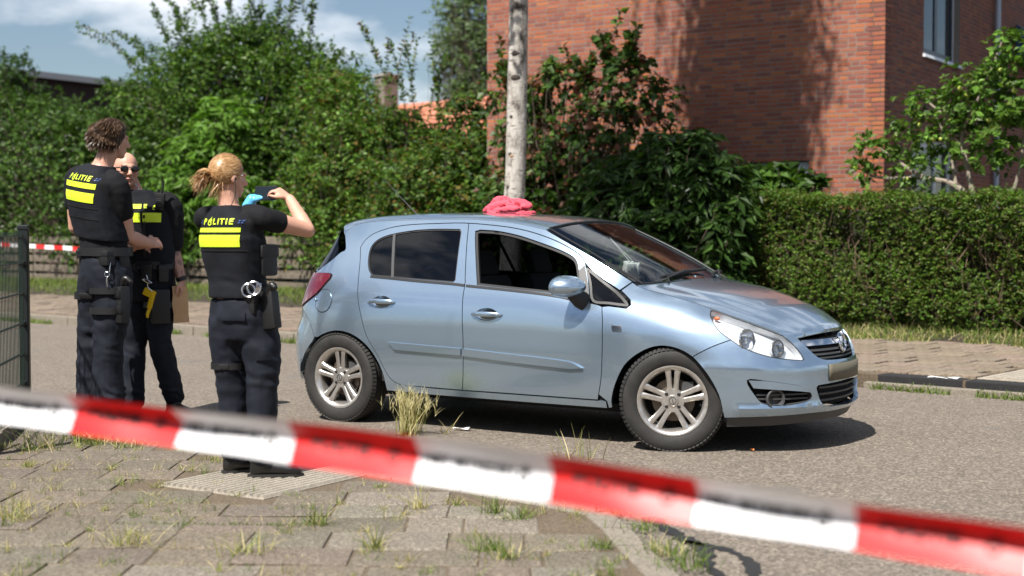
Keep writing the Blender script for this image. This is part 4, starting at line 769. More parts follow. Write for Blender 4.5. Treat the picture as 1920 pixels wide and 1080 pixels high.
def panel(name, outl, mt, holes=(), gap=.0028, off=0.0, thick=.013, grid=.03, parent=None, sides=(1, -1), center=False, fn=None, smooth=35):
    """sheet part lying on the body surface; outl in (t,z); one object for each side, or one across the nose"""
    O2 = offset_poly(outl, gap); H2 = [offset_poly(h, -gap) for h in holes]
    if center:
        for c in (T0, T1):
            k = abs(np.asarray(outl)[:, 0]-c) < 1e-6; O2[k, 0] = c
    VO, F, L = tri2d(O2, H2, grid); tt, zz = VO[:, 0], VO[:, 1]; P = S(tt, zz); Nn = Snorm(np.clip(tt, T0+.006, T1-.006), zz); dsp = fn(tt, zz) if fn else 0
    P = P+Nn*(np.asarray(dsp)-off)[..., None] if fn or off else P
    if center: e = (abs(tt-T1) < 1e-6) | (abs(tt-T0) < 1e-6); P[e, 1] = 0
    V = [P]; FF = [list(f) for f in F]; n = len(P)
    for l in L:
        q = P[l]-Nn[l]*thick; V.append(q); m = len(l)
        for i in range(m):
            j = (i+1) % m
            if center and abs(tt[l[i]]-tt[l[j]]) < 1e-6 and (abs(tt[l[i]]-T1) < 1e-6 or abs(tt[l[i]]-T0) < 1e-6): continue
            FF.append([l[i], l[j], n+j, n+i])
        n += m
    V = np.vstack(V); obs = []
    def mk(VV, FFF):
        me = bpy.data.meshes.new(name); me.from_pydata([tuple(v) for v in loc3(VV)], [], FFF); bm = bmesh.new(); bm.from_mesh(me); bmesh.ops.remove_doubles(bm, verts=bm.verts, dist=2e-4); bmesh.ops.recalc_face_normals(bm, faces=bm.faces)
        bm.to_mesh(me); bm.free(); me.polygons.foreach_set('use_smooth', np.ones(len(me.polygons), bool)); me.set_sharp_from_angle(angle=math.radians(smooth)); return me
    if center:
        W = V.copy(); W[:, 1] *= -1; m = len(V); return [link(name, mk(np.vstack([V, W]), FF+[[i+m for i in f][::-1] for f in FF]), mt, parent or car)]
    for sd in sides:
        W = V.copy(); W[:, 1] *= sd; obs.append(link(name, mk(W, [f if sd > 0 else f[::-1] for f in FF]), mt, parent or car))
    return obs
# ---- measured seam curves in (t, z)
DRIP = smoothpoly([(.063, 1.199), (.077, 1.236), (.115, 1.276), (.187, 1.309), (.306, 1.339), (.461, 1.356), (.704, 1.363), (.916, 1.364), (1.17, 1.345), (1.326, 1.325), (1.484, 1.292), (1.642, 1.244), (1.76, 1.193), (1.834, 1.150), (1.866, 1.112)], 4)
GAPT = float(np.interp(.933, DRIP[:, 0], DRIP[:, 1])); gap_l = smoothpoly([(.933, GAPT), (.985, 1.15), (1.021, 1.009), (1.035, .941), (1.060, .62), (1.052, .42), (1.033, .276)], 5)
fd_front = smoothpoly([(2.033, .276), (2.068, .42), (2.080, .6), (2.076, .75), (2.058, .848)], 4)
rd_rear = smoothpoly([(.063, 1.199), (.101, 1.104), (.148, .934), (.180, .83), (.217, .734), (.265, .605), (.352, .479), (.420, .36), (.47, .305), (.54, .280)], 4)
drip_f = np.array([p for p in DRIP if p[0] > .934]); drip_r = np.array([p for p in DRIP if p[0] < .932])
FG = smoothpoly([(1.128, .964), (1.40, .945), (1.70, .923), (1.880, .896)], 3); FG2 = smoothpoly([(1.868, .975), (1.838, 1.06), (1.806, 1.122), (1.755, 1.158), (1.656, 1.196), (1.501, 1.241), (1.340, 1.282), (1.181, 1.309), (1.04, 1.318)], 4)
f_glass = np.vstack([FG, FG2, [(1.005, 1.310), (1.02, 1.26)]])
RGt = smoothpoly([(.875, 1.322), (.692, 1.324), (.509, 1.316), (.334, 1.293), (.232, 1.265), (.178, 1.228), (.162, 1.18), (.176, 1.108), (.205, 1.05), (.240, 1.016)], 4)
r_glass = np.vstack([[(.262, 1.011)], smoothpoly([(.42, 1.004), (.633, .992), (.935, .978)], 3), [(.948, .990), (.893, 1.305)], RGt])
front_door = np.vstack([drip_f, [(1.92, 1.0), (1.972, .868), (2.03, .858)], fd_front[::-1], [(1.6, .277), (1.3, .277)], gap_l[::-1]])
rear_door = np.vstack([gap_l, [(.8, .279)], rd_rear[::-1], drip_r[1:]])
def hrec(tc, zc): th = np.linspace(0, 2*np.pi, 22, endpoint=False); return np.stack([tc+np.cos(th)*.084, zc-.004+np.sin(th)*np.where(np.sin(th) > 0, .044, .032)], 1)
for sd in (1, -1):
    d1, = panel('door', front_door, M_PAINT, [f_glass, hrec(1.237, .776)], sides=(sd,), grid=.026); d2, = panel('door', rear_door, M_PAINT, [r_glass, hrec(.378, .834)], sides=(sd,), grid=.026)
    if sd == -1: panel('pane', offset_poly(f_glass, -.012), glass('side_glass', (.88, .9, .9), .0, 1.5), off=.016, thick=.003, sides=(sd,), parent=d1)
    bar_t = lambda z: .336+(1.294-z)*.31
    rg = np.array(r_glass); zb = [(bar_t(z), z) for z in (1.30, 1.15, 1.0)]
    panel('pane', offset_poly(r_glass, -.010), M_TINT, off=.011, thick=.003, sides=(sd,), parent=d2)
    panel('window_bar', [(bar_t(1.31)-.014, 1.30), (bar_t(1.31)+.014, 1.303), (bar_t(1.0)+.014, .992), (bar_t(1.0)-.014, .994)], M_DGREY, off=.004, thick=.01, sides=(sd,), parent=d2, grid=.02)
    # belt moulding and black window channel
    b0 = smoothpoly([(.235, 1.013), (.42, 1.003), (.633, .990), (.935, .975), (1.033, .967)], 4); panel('belt_moulding', np.vstack([b0, (b0-np.array((0, .021)))[::-1]]), M_BLACK, off=-.004, thick=.012, sides=(sd,), parent=d2, grid=.02)
    b1 = smoothpoly([(1.042, .966), (1.40, .943), (1.70, .919), (1.90, .888)], 4); panel('belt_moulding', np.vstack([b1, (b1-np.array((0, .021)))[::-1]]), M_BLACK, off=-.004, thick=.012, sides=(sd,), parent=d1, grid=.02)
    panel('window_channel', offset_poly(f_glass, -.004), M_SEAM, [offset_poly(f_glass, .017)], off=.010, thick=.02, sides=(sd,), parent=d1, grid=.02)
    panel('window_channel', offset_poly(r_glass, -.004), M_SEAM, [offset_poly(r_glass, .009)], off=.006, thick=.02, sides=(sd,), parent=d2, grid=.02)
    panel('window_post', [(1.868, 1.105), (1.925, .985), (1.970, .872), (1.895, .885), (1.868, .97), (1.836, 1.065)], M_DGREY, off=-.001, thick=.01, sides=(sd,), parent=d1, grid=.02)
    # side mouldings
    bulge = lambda t, z: np.full_like(t, .016)
    panel('side_moulding', np.vstack([smoothpoly([(.455, .570), (.75, .561), (1.050, .552)], 4), [(1.047, .507), (.75, .515), (.51, .522)]]), M_PAINT, fn=bulge, thick=.02, sides=(sd,), parent=d2, grid=.02, gap=0, smooth=50)
    panel('side_moulding', np.vstack([smoothpoly([(1.063, .551), (1.591, .524), (1.80, .510), (1.88, .497), (1.945, .470)], 4), [(1.85, .462), (1.588, .474), (1.06, .506)]]), M_PAINT, fn=bulge, thick=.02, sides=(sd,), parent=d1, grid=.02, gap=0, smooth=50)
    # handles: dished recess and grab bar
    for (tc, zc, dd) in ((.378, .834, d2), (1.237, .776, d1)):
        mb = MB(); th = np.linspace(0, 2*np.pi, 22, endpoint=False); rings = []
        for r_, dep in ((1.0, .0008), (.88, -.010), (.7, -.026), (.3, -.034)):
            t_ = tc+np.cos(th)*.088*r_; z_ = zc-.004+np.sin(th)*np.where(np.sin(th) > 0, .046, .034)*r_*np.where(np.sin(th) > 0, 1, 1); P = S(t_, z_)+Snorm(t_, z_)*dep; rings.append(P)
        V = np.vstack(rings); n = 22; F = [(i*n+j, i*n+(j+1) % n, (i+1)*n+(j+1) % n, (i+1)*n+j) for i in range(3) for j in range(n)]+[tuple(3*n+j for j in range(n))]; V[:, 1] *= sd; mb.add(loc3(V), F); hnd = mb.build('handle', M_PAINT, dd, 'all')
        mb = MB(); ts = np.linspace(tc-.112, tc+.118, 15); q = np.sin(np.linspace(0, np.pi, 15))**.5; P = S(ts, np.full(15, zc))+Snorm(ts, np.full(15, zc))*(.006+.026*q)[:, None]; P[:, 1] *= sd; mb.tube(loc3(P), np.stack([np.full(15, .009)*(.5+.5*q), .017*(.45+.55*q)], 1), 10); mb.build('handle_bar', M_PAINT, hnd, True)
# ---- body side: sill, quarter, roof rail, windscreen pillar in one stamping
RARCH = smoothpoly([(.401, .235), (.398, .30), (.385, .36), (.344, .445), (.268, .533), (.157, .599), (.029, .626), (-.095, .612), (-.229, .556), (-.33, .477), (-.383, .424), (-.43, .36), (-.456, .30)], 4)
FARCH = smoothpoly([(2.128, .235), (2.130, .28), (2.162, .377), (2.231, .501), (2.331, .581), (2.441, .624), (2.552, .620), (2.657, .573), (2.747, .479), (2.819, .352), (2.850, .218)], 4)
WSE = smoothpoly([(1.539, 1.318), (1.697, 1.246), (1.874, 1.163), (2.020, 1.088), (2.150, 1.018), (2.215, .985)], 4)
REz = smoothpoly([(-.16, 1.300), (-.10, 1.345), (.0, 1.371), (.12, 1.381), (.3, 1.385), (.5, 1.388), (.9, 1.390), (1.17, 1.375), (1.33, 1.356), (1.46, 1.333), (1.539, 1.318)], 4)
CP = smoothpoly([(-.16, 1.300), (-.085, 1.19), (-.125, 1.165), (-.205, 1.105), (-.319, 1.054), (-.40, 1.018)], 3)
TAILI = smoothpoly([(-.40, 1.016), (-.16, 1.016), (-.138, .990), (-.150, .968), (-.241, .878), (-.36, .822), (-.50, .772)], 3)
rb = smoothpoly([(-.50, .772), (-.40, .735), (-.325, .695), (-.27, .64), (-.232, .573)], 3)
arch_q = np.array([p for p in RARCH if p[0] > -.224 or p[1] > .58])
side_out = np.vstack([RARCH[:1], [(.8, .228), (1.5, .226), (2.09, .226)], [(2.09, .272), (1.6, .273), (1.05, .273), (.8, .275)], rd_rear[::-1][1:], DRIP[1:], [(1.93, 1.058)], [(2.01, 1.012), (2.136, .946)], [(2.187, .998)], WSE[::-1][2:], REz[::-1][1:], CP[1:], TAILI[1:], rb[1:], arch_q[::-1]])
panel('body_side', side_out, M_PAINT, grid=.026, thick=.02)
# quarter glass in front of the door
QG = smoothpoly([(1.880, 1.085), (2.007, 1.013), (2.140, .935), (2.215, .882), (2.230, .858), (2.215, .850), (2.1, .860), (1.985, .874), (1.93, .98)], 4, True)
for sd in (1, -1):
    q, = panel('quarter_window', QG, M_BLACK, [offset_poly(QG, .020)], off=-.001, thick=.012, sides=(sd,), grid=.02); panel('pane', offset_poly(QG, .018), M_TINT, off=.004, thick=.002, sides=(sd,), parent=q, grid=.02)
# ---- front fender
HE = smoothpoly([(2.225, .975), (2.298, .953), (2.512, .909), (2.743, .850), (2.860, .815), (2.988, .782), (3.115, .745), (3.255, .700), (3.35, .686)], 4)
HLo = smoothpoly([(2.748, .832), (2.752, .805), (2.770, .775), (2.814, .723), (2.888, .672), (2.971, .624), (3.087, .583), (3.212, .559), (3.345, .546)], 4); HLi = smoothpoly([(3.366, .552), (3.345, .592), (3.311, .636), (3.252, .688)], 4); HLt = smoothpoly([(3.252, .690), (3.115, .734), (2.988, .772), (2.87, .806), (2.77, .836)], 4)
fbl = smoothpoly([(2.888, .672), (2.778, .631), (2.690, .585), (2.664, .568)], 3)
farch_f = np.array([p for p in FARCH if p[0] < 2.662]); he_f = np.array([p for p in HE if p[0] < 2.735])
fender = np.vstack([[(2.095, .272)], fd_front[1:], [(2.10, .853), (2.22, .842), (2.242, .862), (2.228, .892), (2.146, .945)], [(2.190, .995)], he_f, [(2.745, .846)], HLo[:17], fbl[1:], farch_f[::-1], [(2.10, .227)]])
panel('fender', fender, M_PAINT, grid=.024, thick=.02)
# ---- bumpers
hl_low = HLo[16:]; bl = fbl[::-1]
farch_b = np.array([p for p in FARCH if p[0] > 2.668])
bumper_out = np.vstack([bl, hl_low[1:], HLi, [(3.30, .690), (3.352, .682)], smoothpoly([(3.364, .672), (3.403, .632), (3.45, .588), (3.506, .553), (3.60, .538), (T1, .534)], 3), [(T1, .405)], smoothpoly([(3.470, .392), (3.455, .375), (3.480, .32), (3.509, .282), (3.588, .262)], 3), [(T1, .255), (T1, .226)], smoothpoly([(3.60, .226), (3.405, .228), (3.051, .220), (2.852, .212)], 3), farch_b[::-1]])
fog = smoothpoly([(2.985, .438), (3.10, .432), (3.22, .415), (3.33, .392), (3.400, .352), (3.405, .318), (3.35, .302), (3.22, .290), (3.10, .298), (3.045, .335)], 4, True)
def bump_fn(t, z):        # lower lip rolls out, crease beside the fog lamp
    return .014*np.exp(-((z-.268)/.022)**2)*(t > 2.9)+.006*np.exp(-((z-.50)/.03)**2)
bf, = panel("front_bumper", bumper_out, M_PAINT, [fog], center=True, grid=.024, thick=.03, fn=bump_fn)
panel('front_lip', [(2.862, .214), (3.2, .222), (3.6, .224), (T1, .222), (T1, .165), (3.55, .168), (3.2, .158), (2.862, .150)], M_DGREY, center=True, off=.012, thick=.05, grid=.03)
rbump = np.vstack([rb[::-1], [(-.60, .765), (-.8, .735), (T0, .72)], [(T0, .24)], [(-.9, .24), (-.6, .245), (-.465, .30)], [p for p in RARCH[::-1] if p[0] < -.236 and p[1] > .305]])
panel('rear_bumper', rbump, M_PAINT, center=True, grid=.03, thick=.03, fn=lambda t, z: .010/(1+np.exp(-(.655-z)*120))*(t < -.42))
panel('rear_lip', [(-.46, .295), (-.6, .240), (T0, .235), (T0, .19), (-.62, .2), (-.48, .24)], M_DGREY, center=True, off=.010, thick=.04)
tailg = np.vstack([[(T0, .725)], [(-.8, .742), (-.64, .768)], smoothpoly([(-.64, .80), (-.625, .9), (-.56, 1.0), (-.52, 1.03)], 3), [(-.60, 1.06), (-.8, 1.06), (T0, 1.055)]])
panel('tailgate', tailg, M_PAINT, center=True, grid=.03)
panel('rear_window', np.vstack([[(T0, 1.065), (-.8, 1.07), (-.60, 1.068), (-.43, 1.035)], smoothpoly([(-.33, 1.062), (-.215, 1.112), (-.16, 1.155), (-.175, 1.2), (-.30, 1.31)], 3), [(-.6, 1.33), (T0, 1.335)]]), M_TINT, center=True, off=.006, thick=.003)
panel('tail_lamp', np.vstack([TAILI, smoothpoly([(-.56, .768), (-.63, .79), (-.62, .88), (-.55, .98), (-.47, 1.018)], 3)]), M_RED, grid=.02, fn=lambda t, z: .012*np.ones_like(t), thick=.03, smooth=50)
for sd in (1, -1):       # fuel flap only on the right-hand side
    if sd == 1:
        th = np.linspace(0, 2*np.pi, 28, endpoint=False); ff, = panel('fuel_flap', np.stack([-.160+np.cos(th)*.086, .828+np.sin(th)*.078], 1), M_PAINT, fn=lambda t, z: .0035*np.ones_like(t), thick=.008, sides=(1,), grid=.02)
        ring = np.stack([-.160+np.cos(th)*.0885, .828+np.sin(th)*.0805], 1); P = S(ring[:, 0], ring[:, 1])+Snorm(ring[:, 0], ring[:, 1])*.0012; MB().tube(loc3(P), .0016, 5, closed=True).build('flap_seam', M_BLACK, ff)
        P = S(np.array([-.236]), np.array([.832]))[0]+Snorm(np.array([-.236]), np.array([.832]))[0]*.012; MB().ell(loc3(P), (.016, .010, .008), 10, 7).build('flap_latch', M_PAINT, ff, True)
# black liner added so the seams read as shaded gaps; wheel wells, floor
def open_shell(name, poly, holes, off): return panel(name, poly, M_VOID, holes, off=off, thick=.004, grid=.05)
lin = np.vstack([[(.42, .26), (2.10, .25)], [(2.10, .60), (2.09, .84)], [(1.98, .885), (1.88, 1.115), (1.76, 1.205), (1.64, 1.256), (1.48, 1.305), (1.17, 1.357), (.9, 1.375), (.46, 1.366), (.3, 1.35), (.18, 1.322), (.1, 1.285), (.05, 1.23), (.05, 1.19), (.09, 1.1), (.14, .93), (.2, .73), (.26, .60), (.35, .47), (.42, .34)]])
open_shell('seam_liner', lin, [offset_poly(f_glass, .004), offset_poly(r_glass, .004)], .020)
for (tc, up) in ((0.0, .0), (2.49, .0)):
    for sd in (1, -1):
        mb = MB(); th = np.linspace(-.35, np.pi+.35, 18); cx = tc+(.0 if tc < 1 else 0); rr = .385 if tc > 1 else .395
        ring = lambda v: [(cx+math.cos(a)*rr, v*-sd, .28+math.sin(a)*(.345 if tc > 1 else .35)) for a in th]
        A_, B_ = ring(.66 if tc < 1 else .70), ring(.42); m = len(th); mb.add(A_+B_, [(i, i+1, m+i+1, m+i) for i in range(m-1)]+[tuple(m+i for i in range(m))]); mb.build('wheel_well', M_VOID, car, True)
MB().box((1.25, 0, .215), (2.9, 1.34, .05)).box((2.75, 0, .26), (.55, 1.05, .12)).box((-.35, 0, .30), (.4, 1.05, .12)).build('floor_pan', M_VOID, car)
# ---- hood, roof, windscreen as lofted sheets between the two body sides
def loft(name, rows, mt, thick=.015, smooth=True):
    """rows: list of (n,3) car-frame points from right edge to left edge"""
    R = np.array(rows); m, n, _ = R.shape; V = R.reshape(-1, 3); F = [(i*n+j, i*n+j+1, (i+1)*n+j+1, (i+1)*n+j) for i in range(m-1) for j in range(n-1)]
    bd = [j for j in range(n)]+[i*n+n-1 for i in range(1, m)]+[(m-1)*n+j for j in range(n-2, -1, -1)]+[i*n for i in range(m-2, 0, -1)]
    q = V[bd]-np.array((0, 0, thick)); k = len(V); V = np.vstack([V, q]); F += [(bd[i], bd[(i+1) % len(bd)], k+(i+1) % len(bd), k+i) for i in range(len(bd))]
    me = bpy.data.meshes.new(name); me.from_pydata([tuple(v) for v in loc3(V)], [], F); bm = bmesh.new(); bm.from_mesh(me); bmesh.ops.recalc_face_normals(bm, faces=bm.faces); bm.to_mesh(me); bm.free()
    me.polygons.foreach_set('use_smooth', np.ones(len(me.polygons), bool)); me.set_sharp_from_angle(angle=math.radians(40)); return link(name, me, mt, car)
w = np.linspace(1, -1, 41)
he = np.array([p for p in HE]); ep = S(he[:, 0], he[:, 1]+.001); ep[:, 1] -= .003; L_ = np.linspace(0, 1, len(ep)); rows = []
for i, (p, s) in enumerate(zip(ep, L_)):
    bow = np.interp(s, [0, .3, .7, 1], [.165, .15, .12, .085]); crown = np.interp(s, [0, .25, .6, .9, 1], [.030, .050, .062, .045, .026]); aw = np.abs(w)
    zz = p[2]+crown*(1-aw**2.4)-.006*np.exp(-((aw-.80)/.05)**2)*np.interp(s, [0, .1, .9, 1], [0, 1, 1, 0]); rows.append(np.stack([p[0]+bow*(1-w*w), p[1]*w, zz], 1))
loft('hood', rows, M_PAINT, .02)
reg = REz; rp = S(reg[:, 0], reg[:, 1]); rows = []
for p, q in zip(rp, reg):
    zc = np.interp(p[0], [-.2, -.05, .1, .35, .62, .93, 1.145, 1.3, 1.45, 1.6], [1.375, 1.412, 1.430, 1.440, 1.443, 1.437, 1.427, 1.415, 1.394, 1.368]); bow = np.interp(p[0], [-.16, .1, 1.0, 1.539], [-.22, -.05, 0.0, .055]); aw = np.abs(w)
    dz = max(.02, zc-p[2]); rows.append(np.stack([p[0]+bow*(1-w*w), (p[1]-.002)*np.sign(w)*(1-(1-aw)**1.25), p[2]+.0015+dz*(1-(1-(1-aw)**1.25)**2.5)**(1/1.7)], 1))
roof = loft('roof', rows, M_PAINT, .02); roof_rows = rows
wp = S(WSE[:, 0], WSE[:, 1]); rows = []; n_ = len(wp)
for i, p in enumerate(wp):
    s = i/(n_-1); bow = .055+(.185-.055)*s; crown = .052*(1-s)+.012*s; aw = np.abs(w); rows.append(np.stack([p[0]+.004+bow*(1-w*w), (p[1]-.004)*w, p[2]+.002+crown*(1-aw**2.2)], 1))
ws = loft('windscreen', rows, M_CLEAR, .004)
fr = []   # black frit border of the windscreen
R_ = np.array(rows)
for i in range(n_): pass
mb = MB(); edge = np.vstack([R_[:, 1], R_[-1, 1:-1], R_[::-1, -2], R_[0, -2:0:-1]]); mb.tube(loc3(edge), np.tile(np.array([[.010, .004]]), (len(edge), 1)), 6, closed=True); mb.build('windscreen_seal', M_BLACK, ws, True)
cw = []      # cowl panel and wipers
c0 = R_[-1]; mb = MB(); hb = ep[0]; cr_ = np.stack([ep[0][0]+.165*(1-w*w), ep[0][1]*w, ep[0][2]+.030*(1-np.abs(w)**2.4)-.02], 1); m = len(w); mb.add(loc3(np.vstack([c0-np.array((.03, 0, .004)), cr_+np.array((.03, 0, 0))])), [(i, i+1, m+i+1, m+i) for i in range(m-1)]); mb.build('cowl', M_BLACK, car, True)
for (v0, v1, s0, s1) in ((.50, -.12, .955, .80), (-.06, -.60, .96, .86)):
    i0, i1 = int(s0*(n_-1)), int(s1*(n_-1)); P0 = [np.interp(-v0, -R_[i0][:, 1], R_[i0][:, k]) for k in (0, 1, 2)]; P1 = [np.interp(-v1, -R_[i1][:, 1], R_[i1][:, k]) for k in (0, 1, 2)]; P0, P1 = np.array(P0), np.array(P1); up = np.array((.012, 0, .022))
    wi = MB().tube(loc3(np.array([P0+up, (P0+P1)/2+up*1.35, P1+up])), np.array([[.010, .012], [.009, .014], [.006, .008]]), 8).build('wiper', M_BLACK, car, True); MB().tube(loc3(np.array([P0+np.array((.06, -.02, -.01)), P0+np.array((.03, -.06, .02)), (P0+P1)/2+up*1.8])), .008, 7).build('wiper_arm', M_BLACK, wi, True)
# ---- headlamps
for sd in (1, -1):
    HL = np.vstack([HLo, HLi[:-1], HLt]); root = panel('headlight', HL, M_DGREY, off=.055, thick=.004, grid=.03, sides=(sd,), gap=.001)[0]
    root.data.materials.clear(); root.data.materials.append(mat('lamp_bowl', (.82, .83, .85), .3, .35))
    rim = HL; P = S(rim[:, 0], rim[:, 1]); P2 = P-Snorm(rim[:, 0], rim[:, 1])*.056; m = len(P); V = np.vstack([P, P2]); V[:, 1] *= sd; link('lamp_wall', np_mesh('lamp_wall', loc3(V), [(i, (i+1) % m, m+(i+1) % m, m+i) for i in range(m)], smooth=True), mat('lamp_wall', (.8, .81, .83), .3, .3), root)
    panel('lens', HL, M_LENS, sides=(sd,), parent=root, thick=.003, grid=.025, gap=.0035, fn=lambda t, z: .003*np.ones_like(t))
    seam = S(HL[:, 0], HL[:, 1])-Snorm(HL[:, 0], HL[:, 1])*.002; seam[:, 1] *= sd; MB().tube(loc3(seam), .0032, 5, closed=True).build('lamp_seal', M_BLACK, root)
    for (t, z, r) in ((3.005, .668, .062), (3.205, .617, .048)):
        c = S(np.array([t]), np.array([z]))[0]; fw = np.array((.93, -.30*1, .0)) ; fw = np.array((.95, .28, .05)); fw /= np.linalg.norm(fw); c = c-fw*.05; c[1] *= sd; fw2 = fw*np.array((1, -sd, 1)); Rm = Vector((0, 0, 1)).rotation_difference(Vector(fw2)).to_matrix(); cc = loc3(c)
        rf = MB().lathe([(r*.15, -.03), (r*.5, -.022), (r*.85, .0), (r, .03)], 24, Rm, cc).build('reflector', M_CHROME, root, True); MB().lathe([(r, .022), (r*1.10, .026), (r*1.10, .036), (r, .036)], 24, Rm, cc, True).build('reflector_ring', M_DGREY if r < .06 else M_CHROME, rf, True); MB().ell(tuple(np.array(cc)+np.array(Rm@Vector((0, 0, .004)))), (r*.42,)*3, 14, 9).build('projector', M_LENS if False else mat('projector_glass', (.5, .53, .56), .05, .6), rf, True)
    MB().ell(loc3(S(np.array([2.80]), np.array([.80]))[0]*np.array((1, sd, 1))-np.array((.02, .03*sd, .012))), (.02, .008, .012), 8, 6).build('indicator_bulb', mat('amber', (.6, .16, .05), .3), root, True)
# ---- grille, emblem, intake, fog lamps
def arcstrip(z0, z1, t0, off, thick, name, mt, parent=car, lift=0.0):
    return panel(name, [(t0, z0), (t0+.12, z0), (T1, z0), (T1, z1), (t0+.12, z1), (t0, z1)], mt, center=True, off=off, thick=thick, grid=.03, gap=.0, parent=parent)[0]
gr = panel('grille', np.vstack([[(3.352, .684)], smoothpoly([(3.364, .672), (3.403, .632), (3.45, .588), (3.506, .553), (3.60, .538), (T1, .532)], 3), [(T1, .690)]]), M_VOID, center=True, off=.035, thick=.003)[0]
for (z0, z1, t0, mt) in ((.628, .662, 3.39, M_CHROME), (.596, .609, 3.43, M_DGREY), (.570, .582, 3.475, M_DGREY), (.548, .558, 3.53, M_DGREY)): arcstrip(z0, z1, t0, .006 if mt is M_CHROME else .014, .02, 'grille_bar', mt, gr)
em = np.array((float(S(np.array([T1]), np.array([.632]))[0][0])+.004, 0, .632)); Rm = Matrix.Rotation(math.radians(78), 3, 'Y')
E_ = link('emblem', MB().lathe([(.046, -.006), (.060, -.006), (.063, .004), (.054, .010), (.045, .004)], 30, Rm, em, True).mesh('emblem', True), M_CHROME, car)
MB().prism([(-.012, .075), (.012, .012), (-.004, .008), (.012, -.075), (-.012, -.012), (.004, -.008)], .0, .010, Rm @ Matrix.Rotation(math.radians(58), 3, 'Z'), em).build('emblem_bolt', M_CHROME, E_)
panel('lower_intake', np.vstack([[(T1, .408)], smoothpoly([(3.470, .396), (3.450, .375), (3.476, .32), (3.505, .280), (3.588, .258)], 3), [(T1, .252)]]), M_VOID, center=True, off=.045, thick=.003)
for z in (.375, .335, .295): arcstrip(z-.006, z+.006, 3.50, .02, .02, 'intake_bar', M_DGREY)
pl = float(S(np.array([T1]), np.array([.455]))[0][0]); pu = np.linspace(-.26, .26, 15); V = np.vstack([np.stack([pl+.005-.50*pu**2, pu, np.full(15, z)], 1) for z in (.412, .512)]); o = link('number_plate', np_mesh('number_plate', loc3(V), [(i, i+1, 15+i+1, 15+i) for i in range(14)], smooth=True), mat('plate_dull_yellow', (.12, .107, .075), .6), car); so = o.modifiers.new('s', 'SOLIDIFY'); so.thickness = .004
for sd in (1, -1):
    fr_ = panel('fog_recess', offset_poly(fog, -.004), M_VOID, off=.05, thick=.003, sides=(sd,), grid=.03)[0]; P = S(fog[:, 0], fog[:, 1]); P2 = P-Snorm(fog[:, 0], fog[:, 1])*.052; m = len(P); V = np.vstack([P, P2]); V[:, 1] *= sd; link('recess_wall', np_mesh('recess_wall', loc3(V), [(i, (i+1) % m, m+(i+1) % m, m+i) for i in range(m)], smooth=True), M_DGREY, fr_)
    panel('fog_fin', np.vstack([smoothpoly([(2.990, .440), (3.10, .434), (3.22, .417), (3.34, .392), (3.402, .356)], 4), [(3.32, .366), (3.22, .376), (3.10, .386), (3.02, .392)]]), M_PAINT, sides=(sd,), fn=lambda t, z: .006*np.ones_like(t), thick=.025, gap=.001, parent=fr_, grid=.02)
    for z in (.352, .326): panel('fog_slat', [(3.04+.3*(.36-z), z+.004), (3.395, z), (3.395, z-.009), (3.04+.3*(.36-z), z-.006)], M_DGREY, off=.015, thick=.02, sides=(sd,), parent=fr_, grid=.02, gap=0)
    c = S(np.array([3.160]), np.array([.326]))[0]; fw = np.array((.80, .60, 0)); c = c-fw*.012; c[1] *= sd; Rm = Vector((0, 0, 1)).rotation_difference(Vector(fw*np.array((1, -sd, 1)))).to_matrix()
    fl = MB().lathe([(.050, -.03), (.062, .006), (.058, .014), (.047, .010), (.040, -.016), (.0005, -.020)], 28, Rm, loc3(c)).build('fog_lamp', M_DGREY, fr_, True)
# ---- mirrors, badge, antenna
for sd in (1, -1):
    mr = MB(); th = np.linspace(0, 2*np.pi, 24, endpoint=False); c = np.array((1.885, .930*sd, .964)); V = []; prof = [(-.055, .90), (-.05, 1.0), (-.02, 1.02), (.02, .95), (.055, .75), (.08, .45), (.092, .12)]
    for du, k in prof:
        yy = np.cos(th)*.112*k; zz = np.sin(th)*np.where(np.sin(th) > 0, .074, .060)*k; V.append(np.stack([np.full(24, du)+.35*yy*0, c[1]+yy*1.0+sd*.004, c[2]+zz-.12*0*yy], 1)+np.array((c[0], 0, 0))+np.stack([-.25*sd*yy, 0*yy, 0*yy], 1))
    n = 24; F = [(i*n+j, i*n+(j+1) % n, (i+1)*n+(j+1) % n, (i+1)*n+j) for i in range(len(prof)-1) for j in range(n)]+[tuple(range(n)), tuple((len(prof)-1)*n+j for j in range(n))]; mo = mr.add(loc3(np.vstack(V)), F).build('mirror', M_PAINT, car, 'all')
    MB().ell(loc3(np.array((1.832, .930*sd, .962))), (.004, .098, .058), 20, 10).build('mirror_glass', M_CHROME, mo, True)
    MB().tube(loc3(np.array([(1.885, .905*sd, .925), (1.915, .87*sd, .885), (1.94, .815*sd, .868)])), np.array([[.020, .035], [.022, .045], [.022, .055]]), 12).build('mirror_arm', M_BLACK, mo, True)
    bd = panel('fender_badge', [(2.140, .738), (2.205, .735), (2.212, .712), (2.205, .700), (2.150, .702), (2.143, .712)], M_CHROME, fn=lambda t, z: .003*np.ones_like(t), thick=.004, sides=(sd,), gap=0, grid=.015)[0]
an = MB().tube(loc3(np.array([(.075, 0, 1.428), (.045, 0, 1.452), (-.10, 0, 1.575), (-.235, 0, 1.70)])), [.010, .0055, .0034, .002], 8).build('antenna', M_BLACK, car, True)
